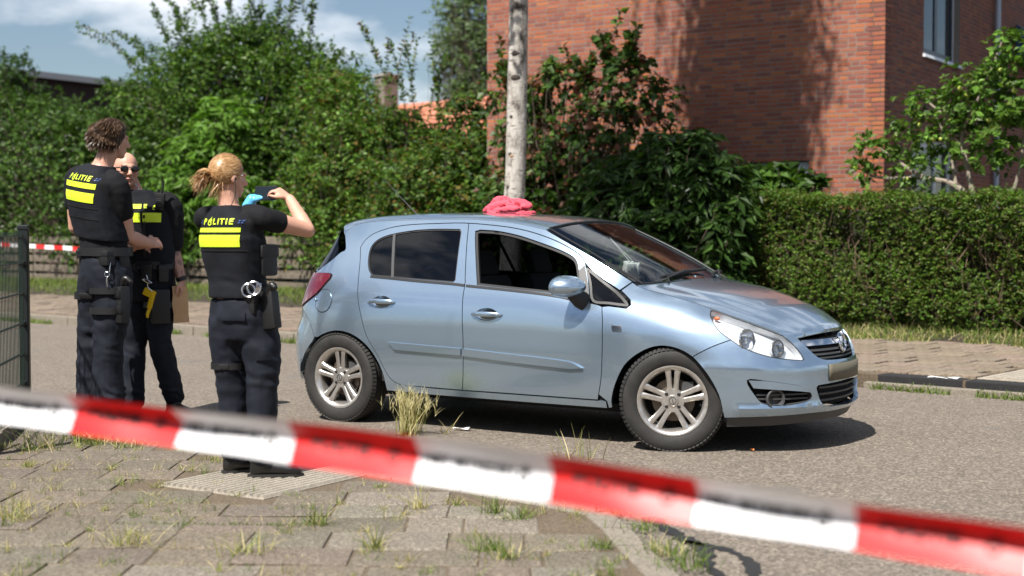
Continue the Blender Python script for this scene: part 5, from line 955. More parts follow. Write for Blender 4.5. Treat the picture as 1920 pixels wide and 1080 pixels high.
# ---- wheels
def wheel(u, sd, steer):
    root = empty('wheel', (u, -sd*.755, .302), steer, parent=car); Rx = Matrix.Rotation(math.radians(90)*sd, 3, 'X')       # local z of lathe -> outward
    R_t = .312
    prof = [(.204, -.075), (.214, -.086), (.245, -.094), (.280, -.094), (.300, -.085), (R_t-.001, -.066), (R_t, -.048), (R_t-.008, -.046), (R_t-.008, -.040), (R_t, -.038), (R_t, -.010), (R_t-.008, -.008), (R_t-.008, .0), (R_t, .002), (R_t, .030), (R_t-.008, .032), (R_t-.008, .038), (R_t, .040), (R_t-.001, .062), (.302, .080), (.285, .091), (.262, .095), (.238, .092), (.219, .086), (.208, .078)]
    ty = MB().lathe(prof, 72, Rx).build('tyre', M_RUB, root, True)
    sh = MB()               # shoulder tread blocks
    for k in range(72):
        a = 2*math.pi*k/72
        for s_ in (-1, 1):
            sh.box(np.array(Rx @ (Matrix.Rotation(a, 3, 'Z') @ Vector((.3035, 0, s_*.0725)))), (.016, .019, .030), Rx @ Matrix.Rotation(a, 3, 'Z') @ Matrix.Rotation(-s_*.62, 3, 'Y'))
    tag(sh.build('tread_blocks', M_RUB, ty), kind='stuff')
    rim = MB().lathe([(.206, -.06), (.185, -.04), (.180, .03), (.187, .060), (.199, .074), (.209, .080), (.2105, .084), (.204, .085), (.192, .079), (.176, .052), (.172, .0), (.172, -.06)], 60, Rx).build('rim', M_ALLOY, root, True)
    for k in range(5):      # five forked spokes
        for s_ in (-1, 1):
            a = math.radians(90+72*k); n = 9; r = np.linspace(.052, .190, n); lat = s_*np.interp(r, [.052, .10, .15, .19], [.0175, .0205, .0255, .031]); wd = np.interp(r, [.052, .10, .15, .19], [.0165, .0145, .0160, .0205]); h = np.interp(r, [.052, .08, .12, .165, .19], [.060, .062, .066, .070, .072]); V = []
            for i in range(n):
                for (x, y, z) in ((r[i], lat[i]-wd[i], h[i]-.034), (r[i], lat[i]-wd[i], h[i]-.006), (r[i], lat[i]-wd[i]*.6, h[i]), (r[i], lat[i]+wd[i]*.6, h[i]), (r[i], lat[i]+wd[i], h[i]-.006), (r[i], lat[i]+wd[i], h[i]-.034)): V.append(Rx @ (Matrix.Rotation(a, 3, 'Z') @ Vector((x, y, z))))
            F = [(i*6+j, i*6+(j+1) % 6, (i+1)*6+(j+1) % 6, (i+1)*6+j) for i in range(n-1) for j in range(6)]+[(0, 1, 2, 3, 4, 5), tuple((n-1)*6+j for j in range(6))]; MB().add(V, F).build('spoke', M_ALLOY, rim, True)
    MB().lathe([(.074, .015), (.074, .050), (.068, .060), (.034, .061), (.034, .066), (.030, .070), (.0005, .071)], 40, Rx).build('hub', M_ALLOY, rim, True)
    for k in range(4):
        a = math.radians(45+90*k); c = Rx @ Vector((.052*math.cos(a), .052*math.sin(a), 0)); MB().lathe([(.0125, .045), (.0125, .060), (.010, .0645), (.0005, .0648)], 6, Rx, c).build('lug_bolt', M_BLACK, rim)
    MB().lathe([(.0185, .0705), (.0225, .0705), (.0225, .073), (.0185, .073)], 24, Rx, close=True).build('cap_ring', M_DGREY, rim); MB().prism([(-.003, .028), (.004, .004), (-.002, .003), (.003, -.028), (-.004, -.004), (.002, -.003)], .0705, .073, Rx @ Matrix.Rotation(math.radians(18), 3, 'Z')).build('cap_bolt', M_DGREY, rim)
    MB().lathe([(.06, -.01), (.128, -.01), (.128, .008), (.06, .008)], 40, Rx, close=True).build('brake_disc', M_DISC, root, True)
    MB().lathe([(.0005, -.05), (.17, -.05)], 30, Rx).build('back_plate', M_VOID, root)
    MB().box(np.array(Rx @ Vector((.085, .06, .005))), (.07, .10, .05), Rx).build('brake_caliper', M_DGREY, root)
    MB().tube([Rx @ Vector((-.175, .02, .02)), Rx @ Vector((-.158, .018, .052))], .004, 6).build('valve', M_BLACK, rim)
for u, sd, stv in ((0, 1, 0), (0, -1, 0), (2.505, 1, math.radians(21)), (2.505, -1, math.radians(19))): wheel(u, sd, stv)
# ---- cabin
MB().box((1.05, 0, .30), (2.0, 1.36, .06)).build('cabin_floor', M_INT, car)
sidew = MB()
for sd in (1, -1): sidew.box((1.05, .735*sd, .58), (1.95, .03, .58))
sidew.build('door_cards', M_INT, car)
hl = MB(); nn = 9
for rr in roof_rows[6:-4]: pass
hr = np.array(roof_rows)[4:-2, 3:-3]-np.array((0, 0, .035)); m, n, _ = hr.shape; hl.add(loc3(hr.reshape(-1, 3)), [(i*n+j, i*n+j+1, (i+1)*n+j+1, (i+1)*n+j) for i in range(m-1) for j in range(n-1)]); hl.build('headliner', mat('headliner', (.10, .10, .10), .95), car, True)
def seat(u, v, rear=False, wd=.46):
    s = empty('seat', (u, -v, .30), 0, parent=car); tilt = Matrix.Rotation(math.radians(-20), 3, 'Y')
    MB().box((0, 0, .12), (.50, wd, .18), bev=.05).build('cushion', M_SEAT, s, True)
    MB().box((-.30, 0, .42), (.13, wd, .60), tilt, bev=.05).build('backrest', M_SEAT, s, True)
    for hv in ((0,) if not rear else (-.36, .36)): MB().box((-.42, hv, .79 if not rear else .76), (.085, .26, .19), tilt, bev=.04).build('headrest', M_SEAT, s, True)
seat(1.30, .36); seat(1.30, -.36); seat(.48, 0, True, 1.20)
MB().tube([(1.72, y, .80+.06*math.cos(y*2.0)) for y in np.linspace(-.72, .72, 13)], np.tile([[.16, .10]], (13, 1)), 12).box((2.05, 0, .83), (.55, 1.38, .12), bev=.04).build('dashboard', mat('dash_plastic', (.020, .020, .021), .7), car, True)
sw = MB().lathe([(.180, -.014), (.194, 0), (.180, .014), (.166, 0)], 30, Matrix.Rotation(math.radians(-66), 3, 'Y'), (1.52, .36, .87), True).tube([(1.52, .19, .87), (1.53, .36, .865), (1.52, .53, .87)], .018, 8).build('steering_wheel', M_INT, car, True)
rv = MB().box((1.66, .02, 1.245), (.03, .22, .065), Matrix.Rotation(.25, 3, 'Y'), bev=.012).tube([(1.68, .0, 1.27), (1.71, .0, 1.32)], .008, 6).build('rear_view_mirror', M_INT, car, True)
# ---- things on and in the car
def carw(u, v, z): ca, sa = math.cos(CAR_A), math.sin(CAR_A); return (-.750+u*ca-v*sa, 10.239-u*sa-v*ca, z)
dice = empty('fuzzy_dice', carw(1.86, .06, 1.06), -CAR_A, 'pair of white fuzzy dice hanging behind the windscreen', 'dice'); M_FUZZ = mat('white_plush', (.62, .60, .56), 1.0); M_PIP = mat('black_pip', (.01, .01, .01), .8)
for k, (dx, dy, dz, rz) in enumerate(((0, .045, 0, .3), (.01, -.045, .012, .9))):
    Rm = Matrix.Rotation(rz, 3, 'Z') @ Matrix.Rotation(.3, 3, 'X'); dd = MB().box((dx, dy, dz), (.075,)*3, Rm, bev=.016).build('die', M_FUZZ, dice, True); pm_ = MB()
    for ax in range(3):
        for s_ in (-1, 1):
            for (p, q) in ((-.018, -.018), (.018, .018), (0, 0), (.018, -.018))[:2+ax]:
                c = [0, 0, 0]; c[ax] = s_*.0385; c[(ax+1) % 3] = p; c[(ax+2) % 3] = q; r = [.006]*3; r[ax] = .002; pm_.ell(np.array(Rm @ Vector(c))+np.array((dx, dy, dz)), r, 8, 5, None)
    pm_.build('pips', M_PIP, dd); MB().tube([(dx, dy, dz+.04), (-.16, 0, .205)], .0018, 5).build('string', M_FUZZ, dice)
bot = MB().lathe([(.0005, 0), (.030, .002), (.032, .09), (.028, .115), (.012, .14), (.012, .165), (.0005, .166)], 18).build('bottle', glass('bottle_glass', (.75, .8, .8), .05), None, True, carw(2.02, -.02, .892)); tag(bot, 'small clear bottle standing on the dashboard of the car', 'bottle')
bl_ = MB().ell((0, 0, 0), (.06, .055, .038), 16, 10).build('pink_cap', mat('pink_felt', (.75, .42, .42), .9), None, True, carw(1.80, .18, .985)); tag(bl_, 'round pale pink cap lying on the dashboard behind the windscreen', 'cap')
MB().tube([(0, 0, -.10), (0, 0, -.03)], .02, 8).build('stand', M_DGREY, bl_)
# ================================================================== people
from mathutils import noise as mnoise
M_SKIN = mat('skin', (.52, .29, .20), .5); nodes(M_SKIN)[2].inputs['Subsurface Weight'].default_value = .12; nodes(M_SKIN)[2].inputs['Subsurface Radius'].default_value = (.02, .008, .004)
_c = attr(M_SKIN); base(M_SKIN, mix(M_SKIN, .5, _c, ramp(M_SKIN, noise(M_SKIN, coord(M_SKIN), 22, 5), [(.3, (.86, .82, .8)), (.7, (1.08, 1.05, 1.04))]), 'MULTIPLY'))
def fabric(name, rgb, rough=.85, sc_=700, bs=.25, big=.5):
    m = mat(name, rgb, rough); v = coord(m); n1 = noise(m, v, 9, 5, .6); base(m, mix(m, ramp(m, n1, [(.35, (0, 0, 0)), (.75, (1, 1, 1))]), tuple(x*.75 for x in rgb), tuple(x*1.35 for x in rgb))); bump(m, mix(m, .5, noise(m, v, sc_, 2), noise(m, v, 26, 4, .55)), bs, .012); nodes(m)[2].inputs['Specular IOR Level'].default_value = .25; return m
M_TROU = fabric('navy_trousers', (.0075, .0095, .0165), .75); M_SHIRT = fabric('black_shirt', (.006, .0062, .0078), .85); M_VEST = fabric('black_vest', (.0058, .0068, .0105), .8); M_NYL = mat('black_nylon', (.005, .005, .0055), .55); M_BOOT = mat('black_leather', (.006, .0055, .0055), .4)
M_HIVIS = mat('hivis_yellow', (.62, .80, .03), .6); nodes(M_HIVIS)[2].inputs['Emission Strength'].default_value = 0.0
M_REFW = mat('reflective_white', (.55, .57, .62), .4); M_REFB = mat('reflective_blue', (.05, .09, .25), .4); M_STEEL = mat('steel', (.62, .63, .65), .22, 1.0); M_GLOVE = mat('blue_nitrile', (.10, .42, .72), .35)
M_TAPEB = mat('lettering_black', (.01, .01, .01), .7)
def remesh(mb, voxel, name, smooth=6, wr=None, sm=.5):
    """fuse the volumes of one part into a single continuous skin"""
    me = mb.mesh('tmp'); ob = bpy.data.objects.new('tmp', me); COL.objects.link(ob); m = ob.modifiers.new('r', 'REMESH'); m.mode = 'VOXEL'; m.voxel_size = voxel; m.use_smooth_shade = True
    s = ob.modifiers.new('s', 'SMOOTH'); s.factor = sm; s.iterations = smooth; dg = bpy.context.evaluated_depsgraph_get(); out = bpy.data.meshes.new_from_object(ob.evaluated_get(dg)); out.name = name; bpy.data.objects.remove(ob); bpy.data.meshes.remove(me)
    if wr:
        n = len(out.vertices); co = np.zeros(n*3, np.float32); no = np.zeros(n*3, np.float32); out.vertices.foreach_get('co', co); out.vertex_normals.foreach_get('vector', no); co = co.reshape(-1, 3); no = no.reshape(-1, 3); d = np.array([wr(Vector(c)) for c in co.tolist()], np.float32); out.vertices.foreach_set('co', (co+no*d[:, None]).ravel()); out.update()
    out.polygons.foreach_set('use_smooth', np.ones(len(out.polygons), bool)); out.materials.clear(); return out
def limb(mb, pts, radii, n=14, sub=4):
    """tapered limb with rounded ends; radii scalar or (a,b) pairs"""
    P = smoothpoly(pts, sub) if len(pts) > 2 else np.array([np.array(pts[0])+(np.array(pts[1])-np.array(pts[0]))*k/4 for k in range(5)]); R = np.array([(r, r) if np.isscalar(r) else r for r in radii], float); t0 = np.linspace(0, 1, len(R)); t1 = np.linspace(0, 1, len(P)); rr = np.stack([np.interp(t1, t0, R[:, k]) for k in (0, 1)], 1); mb.tube(P, rr, n)
    for e, r in ((P[0], rr[0]), (P[-1], rr[-1])): mb.ell(e, (r.min(),)*3, 12, 8)
    return mb
def rings(mb, secs, n=20, pw=2.3):
    """torso from horizontal super-elliptic sections: (center, right_vec, fwd_vec, a, b)"""
    th = np.linspace(0, 2*np.pi, n, endpoint=False); c, s = np.cos(th), np.sin(th); cx = np.sign(c)*np.abs(c)**(2/pw); sy = np.sign(s)*np.abs(s)**(2/pw); V = []
    for (ctr, r, f, a, b) in secs: V.append(np.array(ctr)+np.outer(cx*a, r)+np.outer(sy*b, f))
    m = len(secs); F = [(i*n+j, i*n+(j+1) % n, (i+1)*n+(j+1) % n, (i+1)*n+j) for i in range(m-1) for j in range(n)]+[tuple(range(n))[::-1], tuple((m-1)*n+j for j in range(n))]; return mb.add(np.vstack(V), F)
def hand(mb, wrist, d, palm_n, side, curl=.5, sc_=1.0, spread=.15):
    """palm and five separate bent fingers; d wrist->knuckles, palm_n out of the palm, side = thumb direction"""
    d = np.array(d, float); d /= np.linalg.norm(d); pn = np.array(palm_n, float); pn -= d*(pn@d); pn /= np.linalg.norm(pn); sd = np.array(side, float); sd -= d*(sd@d)+pn*(sd@pn); sd /= np.linalg.norm(sd); w = np.array(wrist, float)
    rings(mb, [(w+d*x*sc_, sd, pn, a_*sc_, b_*sc_) for x, a_, b_ in ((-.02, .026, .021), (.01, .030, .019), (.035, .037, .017), (.065, .041, .0155), (.09, .040, .013), (.098, .034, .009))], 14, 2.4)
    for k, (off, ln) in enumerate(((.031, .070), (.0105, .080), (-.0105, .074), (-.031, .058))):
        p = w+d*.085*sc_+sd*off*sc_; dd = d+sd*(off*spread*8); dd /= np.linalg.norm(dd); pts = [p-dd*.015]; ang = 0
        for j, f in enumerate((.45, .32, .23)): ang += curl*(.5, .9, .6)[j]; pts.append(pts[-1]+(dd*math.cos(ang)+pn*math.sin(ang))*ln*f*sc_*1.12)
        limb(mb, pts, [.0098*sc_, .0092*sc_, .0084*sc_, .0074*sc_], 9, 3)
    b = w+d*.028*sc_+sd*.030*sc_; limb(mb, [b-sd*.01, b+sd*.022*sc_+d*.022*sc_+pn*.008, b+sd*.030*sc_+d*.050*sc_+pn*.020, b+sd*.026*sc_+d*.070*sc_+pn*.030], [.0135*sc_, .012*sc_, .0105*sc_, .0085*sc_], 9, 3)
def head_vol(mb, c, fwd, sc_=1.0, jaw=1.0, tilt=0.0):
    """skull, jaw, brow, nose, lips, chin, ears; c = centre of the head"""
    f = np.array((fwd[0], fwd[1], -tilt)); f /= np.linalg.norm(f); r = np.cross(f, (0, 0, 1)); r /= np.linalg.norm(r); u = np.cross(r, f); c = np.array(c, float)
    R = Matrix(np.stack([r, f, u], 1).tolist()); p = lambda x, y, z: c+(r*x+f*y+u*z)*sc_
    E = lambda x, y, z, a, b, d: mb.ell(p(x, y, z), (a*sc_, b*sc_, d*sc_), 18, 12, R)
    E(0, -.012, .028, .076, .094, .088); E(0, .012, -.022, .068, .078, .082); E(0, .040, -.062, .050*jaw, .048, .048); E(0, .070, -.090, .026*jaw, .022, .020)   # cranium, face, jaw, chin
    E(0, .084, .022, .050, .016, .012); E(.034, .066, -.018, .024, .022, .020); E(-.034, .066, -.018, .024, .022, .020)     # brow ridge, cheek bones
    limb(mb, [p(0, .086, .018), p(0, .104, -.008), p(0, .112, -.026)], [.009*sc_, .011*sc_, .014*sc_], 8, 3); E(.012, .098, -.030, .009, .010, .007); E(-.012, .098, -.030, .009, .010, .007)   # nose
    E(0, .090, -.056, .024, .012, .0065); E(0, .088, -.066, .020, .012, .007)        # lips
    for s in (-1, 1): E(s*.076, -.008, -.010, .009, .020, .031); E(s*.070, -.004, -.024, .010, .013, .014)       # ears
    return p, R
def skin_colors(me, base_c, fn=None):
    n = len(me.vertices); co = np.zeros(n*3, np.float32); me.vertices.foreach_get('co', co); co = co.reshape(-1, 3); C = np.ones((n, 4), np.float32); C[:, :3] = base_c
    if fn: fn(co, C)
    me.color_attributes.new('Col', 'FLOAT_COLOR', 'POINT').data.foreach_set('color', C.ravel())
def wrinkle(amp, fx=9, fz=7, knees=()):
    def w(c):
        v = mnoise.noise(Vector((c.x*fx, c.y*fx, c.z*fz)))*.9+mnoise.noise(Vector((c.x*fx*2.3, c.y*fx*2.3, c.z*fz*2.6+4)))*.5; v = v-.5*abs(mnoise.noise(Vector((c.x*6+3, c.y*6, c.z*16))))
        for (kz, kw, ka) in knees: v += ka*math.exp(-((c.z-kz)/kw)**2)*math.sin(c.z*85+c.x*38+c.y*20+9*mnoise.noise(Vector((c.x*7, c.y*7, c.z*5))))*(.35+mnoise.noise(Vector((c.x*9+7, c.y*9, c.z*6))))
        return v*amp
    return w
def bvh_of(me): return BVHTree.FromPolygons([v.co for v in me.vertices], [p.vertices for p in me.polygons])
def text_mesh(body, size, bold=.0):
    cu = bpy.data.curves.new('t', 'FONT'); cu.body = body; cu.size = size; cu.align_x = 'CENTER'; cu.align_y = 'CENTER'; cu.offset = bold; cu.resolution_u = 3; ob = bpy.data.objects.new('t', cu); COL.objects.link(ob); dg = bpy.context.evaluated_depsgraph_get(); dg.update(); me = bpy.data.meshes.new_from_object(ob.evaluated_get(dg)); bm = bmesh.new(); bm.from_mesh(me); bmesh.ops.triangulate(bm, faces=bm.faces); bmesh.ops.subdivide_edges(bm, edges=[e for e in bm.edges if e.calc_length() > size*.25], cuts=2); bmesh.ops.triangulate(bm, faces=bm.faces); V = np.array([v.co[:2] for v in bm.verts]); bm.verts.index_update(); F = [[v.index for v in f.verts] for f in bm.faces]; bm.free(); bpy.data.objects.remove(ob); bpy.data.curves.remove(cu); return V, F
def decal(name, V2, F, origin, right, up, bvh, mt, parent, off=.003, out=None):
    """lay a flat shape onto the curved surface along the inward direction"""
    right = np.array(right, float); right /= np.linalg.norm(right); up = np.array(up, float); up -= right*(up@right); up /= np.linalg.norm(up); nrm = np.cross(right, up) if out is None else np.array(out, float); nrm /= np.linalg.norm(nrm); W = []; ok = []
    for x, y in V2:
        p = Vector(np.array(origin)+right*x+up*y+nrm*.5); h = bvh.ray_cast(p, Vector(-nrm), 1.2); ok.append(h[0] is not None); W.append(np.array(h[0])+np.array(h[1])*off if h[0] is not None else np.array(origin))
    F = [f for f in F if all(ok[i] for i in f)]
    return link(name, np_mesh(name, np.array(W), F, smooth=True), mt, parent)
def grid2(x0, x1, y0, y1, nx=14, ny=4):
    V = np.array([(x0+(x1-x0)*i/nx, y0+(y1-y0)*j/ny) for i in range(nx+1) for j in range(ny+1)]); F = [(i*(ny+1)+j, (i+1)*(ny+1)+j, (i+1)*(ny+1)+j+1, i*(ny+1)+j+1) for i in range(nx) for j in range(ny)]; return V, F
def emblem2(s):
    """ring with a flame above it"""
    V = []; F = []; n = 18
    for k in range(n):
        a = 2*math.pi*k/n; V += [(math.cos(a)*.30*s, math.sin(a)*.30*s-.30*s), (math.cos(a)*.55*s, math.sin(a)*.55*s-.30*s)]
    F += [(2*k, 2*k+1, (2*k+3) % (2*n), (2*k+2) % (2*n)) for k in range(n)]
    for pts in ([(-.55, .30), (-.25, .15), (.0, .42), (.02, .72)], [(.0, .20), (.32, .34), (.30, .70), (.48, 1.25), (.12, .85), (-.04, .5)], [(.34, .22), (.56, .12), (.66, .48), (.48, .70)]):
        b = len(V); V += [(x*s, y*s) for x, y in pts]; F += [(b, b+i, b+i+1) for i in range(1, len(pts)-1)]
    return np.array(V), F
def lettering(vest, origin, right, up, bvh, w, out, squares=True):
    """P + emblem + LITIE with small check squares at both ends"""
    size = w*.205; x = -w*.5; lo = vest
    for ch, adv in (('P', .155), ('*', .155), ('L', .12), ('I', .09), ('T', .125), ('I', .09), ('E', .12)):
        cx = x+adv*w*.5
        if ch == '*': V, F = emblem2(size*.52); V = V+np.array((cx, -.02*size))
        else: V, F = text_mesh(ch, size, size*.025); V = V*np.array((1.08, 1))+np.array((cx, 0))
        decal('lettering', V, F, origin, right, up, bvh, M_HIVIS, lo, .004, out); x += adv*w*1.14
    if squares:
        q = w*.034
        for sx in (-.565, -.615, .565, .615):
            for sy in (-.5, .5): V, F = grid2(-q*.42, q*.42, -q*.42, q*.42, 1, 1); decal('check_square', V+np.array((sx*w, sy*q*1.5)), F, origin, right, up, bvh, M_REFW if abs(sx) > .58 == (sy > 0) else M_REFB, lo, .004, out)
def strands(P0, D, ln, wid, curl, cols, rng, seg=5, grav=.4, hug=None):
    """hair locks as thin tapering ribbons"""
    n = len(P0); P = P0.copy(); d = D.copy(); pts = [P.copy()]; L = ln*rng.uniform(.6, 1.25, n)[:, None]/seg; ph = rng.uniform(0, 6.28, n)
    for k in range(seg):
        d = unit(d+np.array((0, 0, -grav/seg))+curl*np.stack([np.sin(ph+k*1.3), np.cos(ph*1.7+k*1.1), np.sin(ph*2.3+k)], 1)*.5); P = P+d*L
        if hug: P = hug(P)
        pts.append(P.copy())
    sd = unit(np.cross(d, rng.standard_normal((n, 3)))); V = []
    for k, p in enumerate(pts): w_ = wid*(1-.8*(k/seg)**2); V += [p-sd*w_, p+sd*w_]
    m = seg+1; V = np.stack(V, 1).reshape(-1, 3); b = (np.arange(n)*2*m)[:, None]; F = np.concatenate([b+np.array((2*k, 2*k+1, 2*k+3, 2*k+2)) for k in range(seg)], 0); C = np.repeat(np.array(cols)[rng.integers(0, len(cols), n)]*rng.uniform(.7, 1.3, (n, 1)), 2*m, 0); return V, F, C
M_HAIR = mat('hair', (.1, .05, .02), .38); base(M_HAIR, attr(M_HAIR)); nodes(M_HAIR)[2].inputs['Specular IOR Level'].default_value = .6
def hug_fn(c, R, rad):
    Rn = np.array(R)
    def f(P):
        q = (P-c) @ Rn/rad; l = np.linalg.norm(q, axis=1, keepdims=True); q = np.where(l < 1, q/(l+1e-9), q); return c+(q*rad) @ Rn.T
    return f
def boot(parent, heel, d, sc_=1.0, h=.17, name='boot'):
    d = np.array((*d, 0.0)); d /= np.linalg.norm(d); r = np.cross(d, (0, 0, 1)); c = np.array(heel, float); up = np.array((0, 0, 1.)); mb = MB()
    mb.tube([c+up*(.05), c+up*(.10), c+up*h], [(.048, .055), (.05, .055), (.056, .058)], 14)
    rings(mb, [(c+d*x*sc_+up*z, r, up, a*sc_, b*sc_) for x, a, b, z in ((-.055, .022, .02, .045), (-.045, .036, .035, .048), (.0, .040, .045, .056), (.06, .041, .042, .054), (.11, .046, .036, .048), (.16, .047, .030, .042), (.195, .040, .026, .038), (.218, .018, .015, .032))], 14)
    me = remesh(mb, .009, name, 5); b_ = link(name, me, M_BOOT, parent)
    so = MB(); poly = [(math.cos(t)*.05*sc_*(1.0 if math.cos(t) > 0 else .9), math.sin(t)) for t in np.linspace(0, 2*np.pi, 20, endpoint=False)]; V = []
    for z in (.001, .024):
        for t in np.linspace(0, 2*np.pi, 24, endpoint=False): x = .08+.148*math.cos(t); y = .046*math.sin(t)*(1+.12*math.cos(t-.4)); V.append(c+d*x*sc_+r*y*sc_+up*z)
    so.add(V, [tuple(range(24))[::-1], tuple(range(24, 48))]+[(i, (i+1) % 24, 24+(i+1) % 24, 24+i) for i in range(24)]); so.build('sole', mat('rubber_sole', (.015, .014, .013), .7), b_); return b_
def pouch(parent, c, size, rz, name='pouch', mt=None, tilt=0.0, flap=True):
    R = Matrix.Rotation(rz, 3, 'Z') @ Matrix.Rotation(tilt, 3, 'Y'); o = MB().box(c, size, R, bev=min(size)*.18).build(name, mt or M_NYL, parent, True)
    if flap: MB().box(np.array(c)+np.array(R @ Vector((0, 0, size[2]*.28))), (size[0]*1.06, size[1]*1.10, size[2]*.40), R, bev=min(size)*.12).build('flap', mt or M_NYL, o, True)
    return o
def belt(parent, c, r, f, a, b, h, mt=None, name='belt'):
    th = np.linspace(0, 2*np.pi, 36, endpoint=False); V = []; cx = np.sign(np.cos(th))*np.abs(np.cos(th))**.87; sy = np.sign(np.sin(th))*np.abs(np.sin(th))**.87
    for (k, z) in ((1, -h/2), (1.03, -h/2), (1.03, h/2), (1, h/2)): V.append(np.array(c)+np.outer(cx*a*k, r)+np.outer(sy*b*k, f)+np.array((0, 0, z)))
    n = 36; return MB().add(np.vstack(V), [(i*n+j, i*n+(j+1) % n, ((i+1) % 4)*n+(j+1) % n, ((i+1) % 4)*n+j) for i in range(4) for j in range(n)]).build(name, mt or M_NYL, parent, True)
def frame(deg):      # facing direction measured clockwise from straight away
    a = math.radians(deg); return np.array((math.cos(a), -math.sin(a), 0)), np.array((math.sin(a), math.cos(a), 0))
def strap(parent, c, rx, ry, h, name='thigh_strap', tilt=0.0): return belt(parent, c, np.array((1., 0, tilt)), np.array((0, 1., 0)), rx, ry, h, M_NYL, name)

# ------------------------------------------------------------------ the woman taking a picture
WX, WY = -1.405, 7.17
wo = empty('person', (WX, WY, .026), 0, 'police officer with blond bun and blue glove holding up a phone', 'person')
r, f = frame(30); hr, hf = frame(48); up = np.array((0, 0, 1.))
tc = lambda x, y, z: np.array((x, y, z))
T_ = [(tc(.005, .02, .80), .165, .120), (tc(.002, .02, .88), .172, .125), (tc(-.008, .02, .96), .155, .112), (tc(-.020, .02, 1.05), .140, .100), (tc(-.032, .015, 1.16), .150, .108), (tc(-.042, .01, 1.27), .165, .115), (tc(-.046, .005, 1.36), .165, .100), (tc(-.050, .005, 1.415), .125, .075), (tc(-.058, .005, 1.45), .060, .055)]
sR = tc(.128, -.055, 1.385); eR = tc(.342, .10, 1.318); wR = tc(.225, .245, 1.490); sL = tc(-.205, .075, 1.385); eL = tc(-.10, .315, 1.265); wL = tc(.0, .335, 1.492)
hc = tc(-.062, .015, 1.602)
sk = MB(); rings(sk, [(c, r, f, a*.9, b*.9) for c, a, b in T_]); limb(sk, [tc(-.06, .005, 1.42), tc(-.062, .008, 1.49), tc(-.062, .01, 1.56)], [.058, .051, .052])
hp, hR = head_vol(sk, hc, hf, .96, .92, .10)
limb(sk, [sR, sR*.5+eR*.5, eR], [.055, .050, .040]); limb(sk, [eR, eR*.65+wR*.35, wR], [.040, .041, .028]); hand(sk, wR, (-.72, .05, .55), (-.35, .35, -.9), (-.2, -.5, .75), .85, .95)
limb(sk, [sL, eL], [.050, .038]); limb(sk, [eL, wL], [.038, .027])
limb(sk, [tc(-.072, .035, .84), tc(-.068, .06, .55), tc(-.055, .085, .12)], [.07, .045, .035]); limb(sk, [tc(.09, .0, .84), tc(.116, -.02, .55), tc(.110, -.035, .12)], [.07, .045, .035])
me = remesh(sk, .0065, 'body', 4); skin_colors(me, (.56, .31, .22)); link('body', me, M_SKIN, wo)
gl = MB(); limb(gl, [wL-tc(0.02, 0, .04), wL], [.034, .030]); hand(gl, wL, (.80, -.12, .30), (.15, .55, -.75), (.1, -.3, .95), .62, .95, .1); link('glove', remesh(gl, .005, 'glove', 3), M_GLOVE, wo)
sh = MB(); rings(sh, [(c, r, f, a+.006, b+.006) for c, a, b in T_[2:-1]]); mid = sR+(eR-sR)*.36; limb(sh, [tc(.05, -.02, 1.40), sR, mid], [.060, .064, .060]); midl = sL+(eL-sL)*.5; limb(sh, [tc(-.14, .05, 1.40), sL, midl], [.055, .060, .056])
link('shirt', remesh(sh, .008, 'shirt', 5, wrinkle(.006)), M_SHIRT, wo)
vs = MB(); rings(vs, [(c, r, f, a+da, b+.022) for (c, a, b), da in zip(T_[2:], (.0, .014, .018, .010, -.012, -.015, .018))], 24, 2.8); vme = remesh(vs, .008, 'vest', 5, wrinkle(.0045, 7, 6, ((1.08, .05, .8),))); vest = link('vest', vme, M_VEST, wo); bv = bvh_of(vme)
lettering(vest, tc(-.030, .01, 1.362), r, up, bv, .205, -f)
for (z0, z1) in ((1.308, 1.331), (1.232, 1.294)): V, F = grid2(-.138, .138, z0, z1, 22, 4); decal('reflective_band', V-np.array((0, 1.3)), F, tc(-.045, .01, 1.3), r, up, bv, M_HIVIS, vest, .004, -f)
V, F = grid2(-.15, .15, -.004, .004, 20, 1); decal('vest_seam', V, F, tc(-.03, .01, 1.213), r, up, bv, M_NYL, vest, .004, -f)
trm = MB(); rings(trm, [(c, r, f, a+.010, b+.010) for c, a, b in T_[:3]]); rings(trm, [(tc(.006, .02, .735), r, f, .150, .115), (tc(.005, .02, .80), r, f, .172, .128), (tc(.004, .015, .86), r, f, .178, .135)])
limb(trm, [tc(-.070, .03, .84), tc(-.082, .045, .70), tc(-.068, .06, .55), tc(-.058, .075, .36), tc(-.055, .085, .14)], [.105, .102, .085, .080, .082], 16); limb(trm, [tc(.088, .0, .84), tc(.106, -.01, .70), tc(.116, -.02, .55), tc(.114, -.025, .36), tc(.110, -.035, .13)], [.110, .108, .090, .082, .082], 16)
link('trousers', remesh(trm, .009, 'trousers', 6, wrinkle(.011, 8, 7, ((.55, .10, .5), (.17, .08, .7)))), M_TROU, wo)
boot(wo, tc(-.065, .10, 0), (.75, .45)); boot(wo, tc(.105, -.035, 0), (.92, .12))
bl_w = belt(wo, tc(-.004, .02, .992), r, f, .166, .122, .05)
pouch(wo, tc(.075, -.100, .93), (.075, .05, .10), -.5, 'cuff_pouch')
cf = MB()
for k, (dx, dz) in enumerate(((0, 0), (.030, .012))):
    th = np.linspace(0, 2*np.pi, 20, endpoint=False); cf.tube(np.stack([.070+dx+np.cos(th)*.034, np.full(20, -.142-.010*k), 1.005+dz+np.sin(th)*.034], 1), np.tile([[.009, .006]], (20, 1)), 8, closed=True)
cf.box((.118, -.14, 1.02), (.022, .02, .05), Matrix.Rotation(.3, 3, 'Y'), bev=.004).build('handcuffs', M_STEEL, wo, True)
